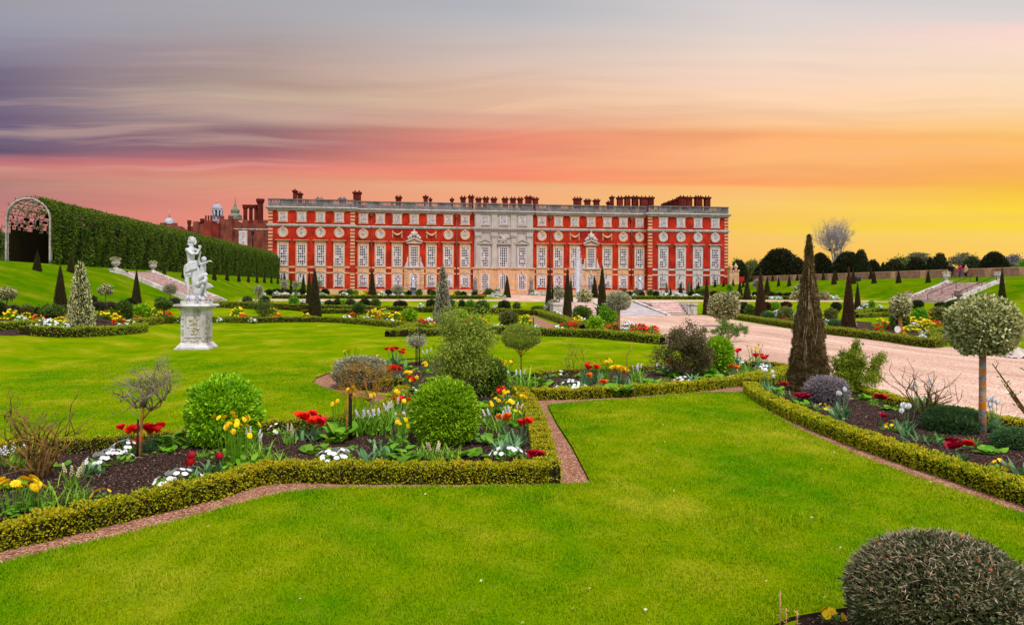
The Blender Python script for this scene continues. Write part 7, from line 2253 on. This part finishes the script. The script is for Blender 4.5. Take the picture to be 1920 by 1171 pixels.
# small patches of colour in the distant beds
def far_mesh(col, var, kind):
    def make():
        rng = np.random.default_rng(var * 7 + len(col.name)); k = 150
        d = norm(rng.normal(size=(k, 3))); d[:, 2] = np.abs(d[:, 2])
        P = d * np.array([.5, .5, .55]) * rng.uniform(.6, 1, (k, 1))
        V, tl = leaf_arrays(P, norm(d * .4 + rng.normal(size=d.shape) * .5 + np.array([0, 0, .5])), .26, .09, rng.random(k), rng, .1)
        n = 34; d = norm(rng.normal(size=(n, 3))); d[:, 2] = np.abs(d[:, 2]) * .8 + .15
        Q = d * np.array([.5, .5, .75]) * rng.uniform(.75, 1.1, (n, 1))
        b = MB(); r = .075 if kind != 'w' else .085
        for q in Q: b.ball(q, 1.25 * r * rng.uniform(.7, 1.2), 6, 4, 0, rng.random(), (1, 1, .75))
        return foliage_mesh('far_leaves', L_GREEN, [(V, tl)]), b.mesh('far_blooms', [col], True)
    return cached(('far', col.name, var), make)
FLW = [
 ('left border', [(20, 603, 22, 14, Y), (48, 606, 20, 12, Y), (72, 614, 20, 16, OR), (40, 608, 18, 9, W), (62, 623, 16, 9, W), (82, 617, 18, 12, W), (94, 618, 18, 12, W), (116, 621, 20, 10, W), (72, 629, 16, 7, W), (112, 611, 20, 10, Y), (122, 603, 22, 8, OR), (206, 602, 26, 16, Y), (224, 604, 22, 14, Y), (222, 612, 18, 10, RD), (212, 598, 12, 10, OR), (232, 621, 22, 9, W), (244, 613, 18, 8, CM), (259, 605, 12, 8, OR), (264, 606, 12, 6, W), (295, 594, 20, 12, Y), (316, 602, 12, 13, RD), (332, 606, 16, 7, W)]),
 ('bed behind the statue', [(445, 597, 20, 14, Y), (457, 601, 14, 8, RD), (471, 606, 14, 6, W), (406, 605, 16, 6, W), (508, 598, 22, 14, Y), (521, 600, 14, 8, RD), (573, 602, 14, 10, Y), (545, 602, 10, 5, W)]),
 ('bed left of the column', [(660, 601, 14, 10, RD), (690, 606, 18, 8, W), (702, 598, 20, 12, Y), (718, 600, 20, 14, Y), (712, 602, 10, 8, OR), (729, 611, 18, 8, W), (742, 606, 20, 14, Y), (650, 604, 14, 8, W), (760, 606, 12, 8, Y)]),
 ('bed at the foot of the column', [(802, 620, 18, 13, RD), (813, 621, 18, 10, Y), (790, 612, 14, 10, OR), (805, 608, 14, 8, W), (881, 612, 16, 13, RD), (897, 615, 26, 13, Y), (985, 611, 18, 14, Y), (934, 618, 18, 6, W), (1008, 619, 14, 6, W)]),
 ('bed right of the lime ball', [(1060, 622, 18, 12, RD), (1074, 620, 16, 12, RD), (1084, 618, 18, 16, Y), (1046, 624, 18, 8, W), (1092, 612, 14, 10, W), (1040, 592, 10, 7, W), (1050, 596, 10, 6, W), (1058, 602, 10, 6, W), (1141, 622, 12, 9, RD), (1150, 621, 16, 10, OR), (1190, 633, 20, 16, RD), (1203, 630, 18, 16, RD), (1222, 632, 22, 14, RD), (1178, 618, 18, 10, W), (1182, 637, 16, 8, W), (1174, 628, 14, 8, W), (1214, 638, 14, 8, OR)]),
 ('far right bed', [(1648, 628, 14, 14, RD), (1660, 620, 18, 10, RD), (1652, 616, 22, 12, Y), (1644, 634, 14, 8, W), (1720, 612, 28, 12, Y), (1738, 622, 24, 14, Y), (1708, 626, 24, 10, Y), (1690, 633, 16, 8, OR), (1748, 606, 20, 14, OR), (1756, 616, 20, 9, RD), (1776, 606, 22, 12, Y), (1790, 612, 18, 10, RD), (1784, 618, 18, 8, CM), (1728, 640, 14, 8, W), (1738, 630, 18, 6, W), (1715, 616, 14, 7, W), (1796, 604, 14, 10, Y), (1800, 622, 18, 8, W)]),
 ('bed along the far walk edge', [(1592, 612, 16, 12, W), (1600, 614, 10, 8, W), (1578, 622, 22, 7, CR), (1550, 612, 10, 8, W), (1432, 594, 12, 9, W), (1460, 596, 14, 10, W), (1471, 605, 14, 6, CR), (1486, 602, 16, 10, W), (1496, 590, 8, 6, W), (1385, 592, 7, 6, W), (1326, 587, 6, 6, W), (1622, 622, 10, 5, CR)]),
 ('small bank below the cross walk', [(568, 573, 7, 7, W), (580, 571, 6, 5, W), (602, 571, 6, 5, W), (619, 574, 7, 6, W), (647, 575, 10, 6, W), (652, 577, 8, 4, W), (789, 580, 9, 7, W), (929, 583, 9, 7, W), (886, 582, 6, 5, W), (1023, 582, 7, 6, W), (1620, 579, 12, 7, W), (1650, 580, 8, 5, W), (1612, 583, 8, 5, W), (395, 570, 8, 6, W)]),
 ('far bed before the palace', [(493, 556, 8, 5, W), (517, 556, 20, 6, W), (532, 556, 16, 5, W), (553, 556, 16, 5, W), (577, 556, 12, 4, W), (605, 557, 14, 5, W), (645, 557, 14, 6, W), (687, 556, 16, 8, OR), (680, 557, 12, 6, Y), (706, 556, 14, 7, OR), (717, 557, 12, 6, W), (735, 557, 10, 4, W), (755, 557, 8, 4, W), (850, 556, 8, 5, Y), (880, 558, 8, 4, W), (903, 558, 14, 5, CR), (932, 557, 20, 6, W), (945, 558, 12, 4, W), (1004, 554, 14, 4, W), (1018, 555, 16, 4, W), (1190, 558, 8, 5, W), (1247, 558, 12, 6, W), (1272, 559, 18, 6, W), (1282, 559, 12, 5, W), (1306, 559, 16, 5, W), (1408, 561, 6, 5, W), (1416, 561, 8, 5, W), (1450, 562, 12, 4, W), (1460, 562, 10, 4, W), (1558, 563, 10, 6, W), (1568, 562, 10, 5, W), (1486, 562, 8, 4, W)]),
]
CN = {'red_petals': 'red', 'yellow_petals': 'yellow', 'white_petals': 'white', 'orange_petals': 'orange', 'crimson_petals': 'crimson', 'cream_petals': 'cream'}
for where_, lst in FLW:
    cnt = {}
    for i, (x, y, w_, h_, col) in enumerate(sorted(lst, key=lambda q: q[0])):
        cn = CN[col.name]; cnt[cn] = cnt.get(cn, 0) + 1
        tot = sum(1 for q in lst if q[4] is col)
        p, s = where(x, y)
        f, b = far_mesh(col, i % 3, 'w' if col is W else 'c')
        lab = '%s flower clump in the %s' % (cn, where_) + ('' if tot == 1 else ', %s from left' % ORD[cnt[cn] - 1])
        t = thing('flower_clump', lab, 'flowers', p + Vector((0, 0, .05)), R.uniform(0, 6.28), 'flower clumps in the distant beds', (w_ * s * 1.3, w_ * s * 1.3, h_ * s * 2.0))
        link('foliage', f, t); link('blooms', b, t)

# ------------------------------------------------------------------ grass blades and bark chips (nobody could count them)
def inside_np(Q, poly):
    ins = np.zeros(len(Q), bool); n = len(poly)
    for i in range(n):
        a = poly[i]; b = poly[(i + 1) % n]
        cnd = ((a[1] > Q[:, 1]) != (b[1] > Q[:, 1]))
        xi = (b[0] - a[0]) * (Q[:, 1] - a[1]) / (b[1] - a[1] + 1e-12) + a[0]
        ins ^= cnd & (Q[:, 0] < xi)
    return ins
def scatter(poly, dens, tmin, tmax, seed):
    """random ground points inside poly, in view, thinning with distance; returns points and distance"""
    rng = np.random.default_rng(seed)
    P = np.array([(v[0], v[1]) for v in poly]); lo, hi = P.min(0), P.max(0)
    lo = np.maximum(lo, [-14, 3]); hi = np.minimum(hi, [16, 26])
    area = np.prod(hi - lo); out = []
    n = int(area * dens * 1.0)
    for a in range(0, n, 400000):
        Q = rng.uniform(lo, hi, (min(400000, n - a), 2))
        t = Q[:, 0] * ST + Q[:, 1] * CT; l = Q[:, 0] * CT - Q[:, 1] * ST
        px = l / t * FPX
        k = (t > tmin) & (t < tmax) & (np.abs(px) < 1010) & (rng.random(len(Q)) < (tmin / np.maximum(t, .1)) ** 1.5)
        Q = Q[k]
        Q = Q[inside_np(Q, poly)]
        out.append(Q)
    Q = np.concatenate(out)
    return Q, Q[:, 0] * ST + Q[:, 1] * CT, rng
def grass(poly, dens, tmin, tmax, seed, z0=.045):
    Q, t, rng = scatter(poly, dens, tmin, tmax, seed)
    n = len(Q)
    cl = .5 + .5 * np.sin(Q[:, 0] * 5 + np.sin(Q[:, 1] * 4)) * np.cos(Q[:, 1] * 6.1)
    h = rng.uniform(.018, .038, n) * (.75 + .5 * cl); h = np.where(rng.random(n) < .012, h * 1.6, h)
    for (qx, qy), rad in (((1012, 940), .35), ((1430, 985), .6)):
        g0 = gp(qx, qy); h = np.where(((Q[:, 0] - g0.x) ** 2 + (Q[:, 1] - g0.y) ** 2 < (rad * rng.random(n)) ** 2) & (rng.random(n) < .5), h * 2.6, h)
    w = .0042 * (t / 6) ** .7 * rng.uniform(.8, 1.4, n)
    a = rng.uniform(0, 2 * np.pi, n); ln = rng.uniform(.1, .9, n) * h
    b = np.stack([Q[:, 0], Q[:, 1], np.full(n, z0 - .004)], 1)
    sd = np.stack([np.cos(a), np.sin(a), np.zeros(n)], 1) * w[:, None]
    la = a + rng.uniform(.8, 2.2, n)
    tip = b + np.stack([np.cos(la) * ln, np.sin(la) * ln, h], 1)
    V = np.stack([b - sd, b + sd, tip], 1).reshape(-1, 3)
    me = mesh_np('grass', V, np.arange(3 * n), np.arange(n) * 3, M_BLADE, rng.random(n) ** .8 * (.93 + .07 * (rng.random(n) < .05)))
    o = setting(link('grass', me), 'stuff')
    return o
grass(LAWN1_W, 6500, 4.9, 22, 3)
grass(G2(LAWN2), 1500, 9, 24, 4)
def petals():
    rng = np.random.default_rng(6); Q, t, rng = scatter(LAWN1_W, 1.4, 5, 20, 6); n = len(Q)
    P = np.stack([Q[:, 0], Q[:, 1], np.full(n, .085)], 1); a = rng.uniform(0, 6.28, n)
    V, tt = leaf_arrays(P, norm(np.stack([np.cos(a), np.sin(a), rng.normal(size=n) * .3], 1)), rng.uniform(.02, .045, n), .022, rng.random(n), rng, .1)
    setting(link('fallen_leaves', foliage_mesh('fallen_leaves', P_CREAM, [(V, tt)])), 'stuff')
petals()
def chips():
    Vs = []; T = []
    for i, (k, pts) in enumerate(SOILS.items()):
        Q, t, rng = scatter(G2(pts), 900, 6, 30, 20 + i)
        n = len(Q); a = rng.uniform(0, 6.28, n)
        P = np.stack([Q[:, 0], Q[:, 1], np.array([tz(x, y) for x, y in Q]) + .118 + rng.uniform(-.01, .012, n)], 1)
        D = norm(np.stack([np.cos(a), np.sin(a), rng.normal(size=n) * .35], 1))
        V, tt = leaf_arrays(P, D, rng.uniform(.02, .05, n), rng.uniform(.008, .018, n), np.where(rng.random(n) < .12, rng.uniform(.75, 1, n), rng.random(n) * .6), rng, .1)
        Vs.append(V); T.append(tt)
    o = link('bark_chips', foliage_mesh('bark_chips', leafmat('bark_chip', [c(28, 16, 13), c(58, 36, 30), c(90, 60, 50), c(190, 160, 142)], trans=0, vary=0), [(np.concatenate(Vs), np.concatenate(T))]))
    setting(o, 'stuff')
chips()
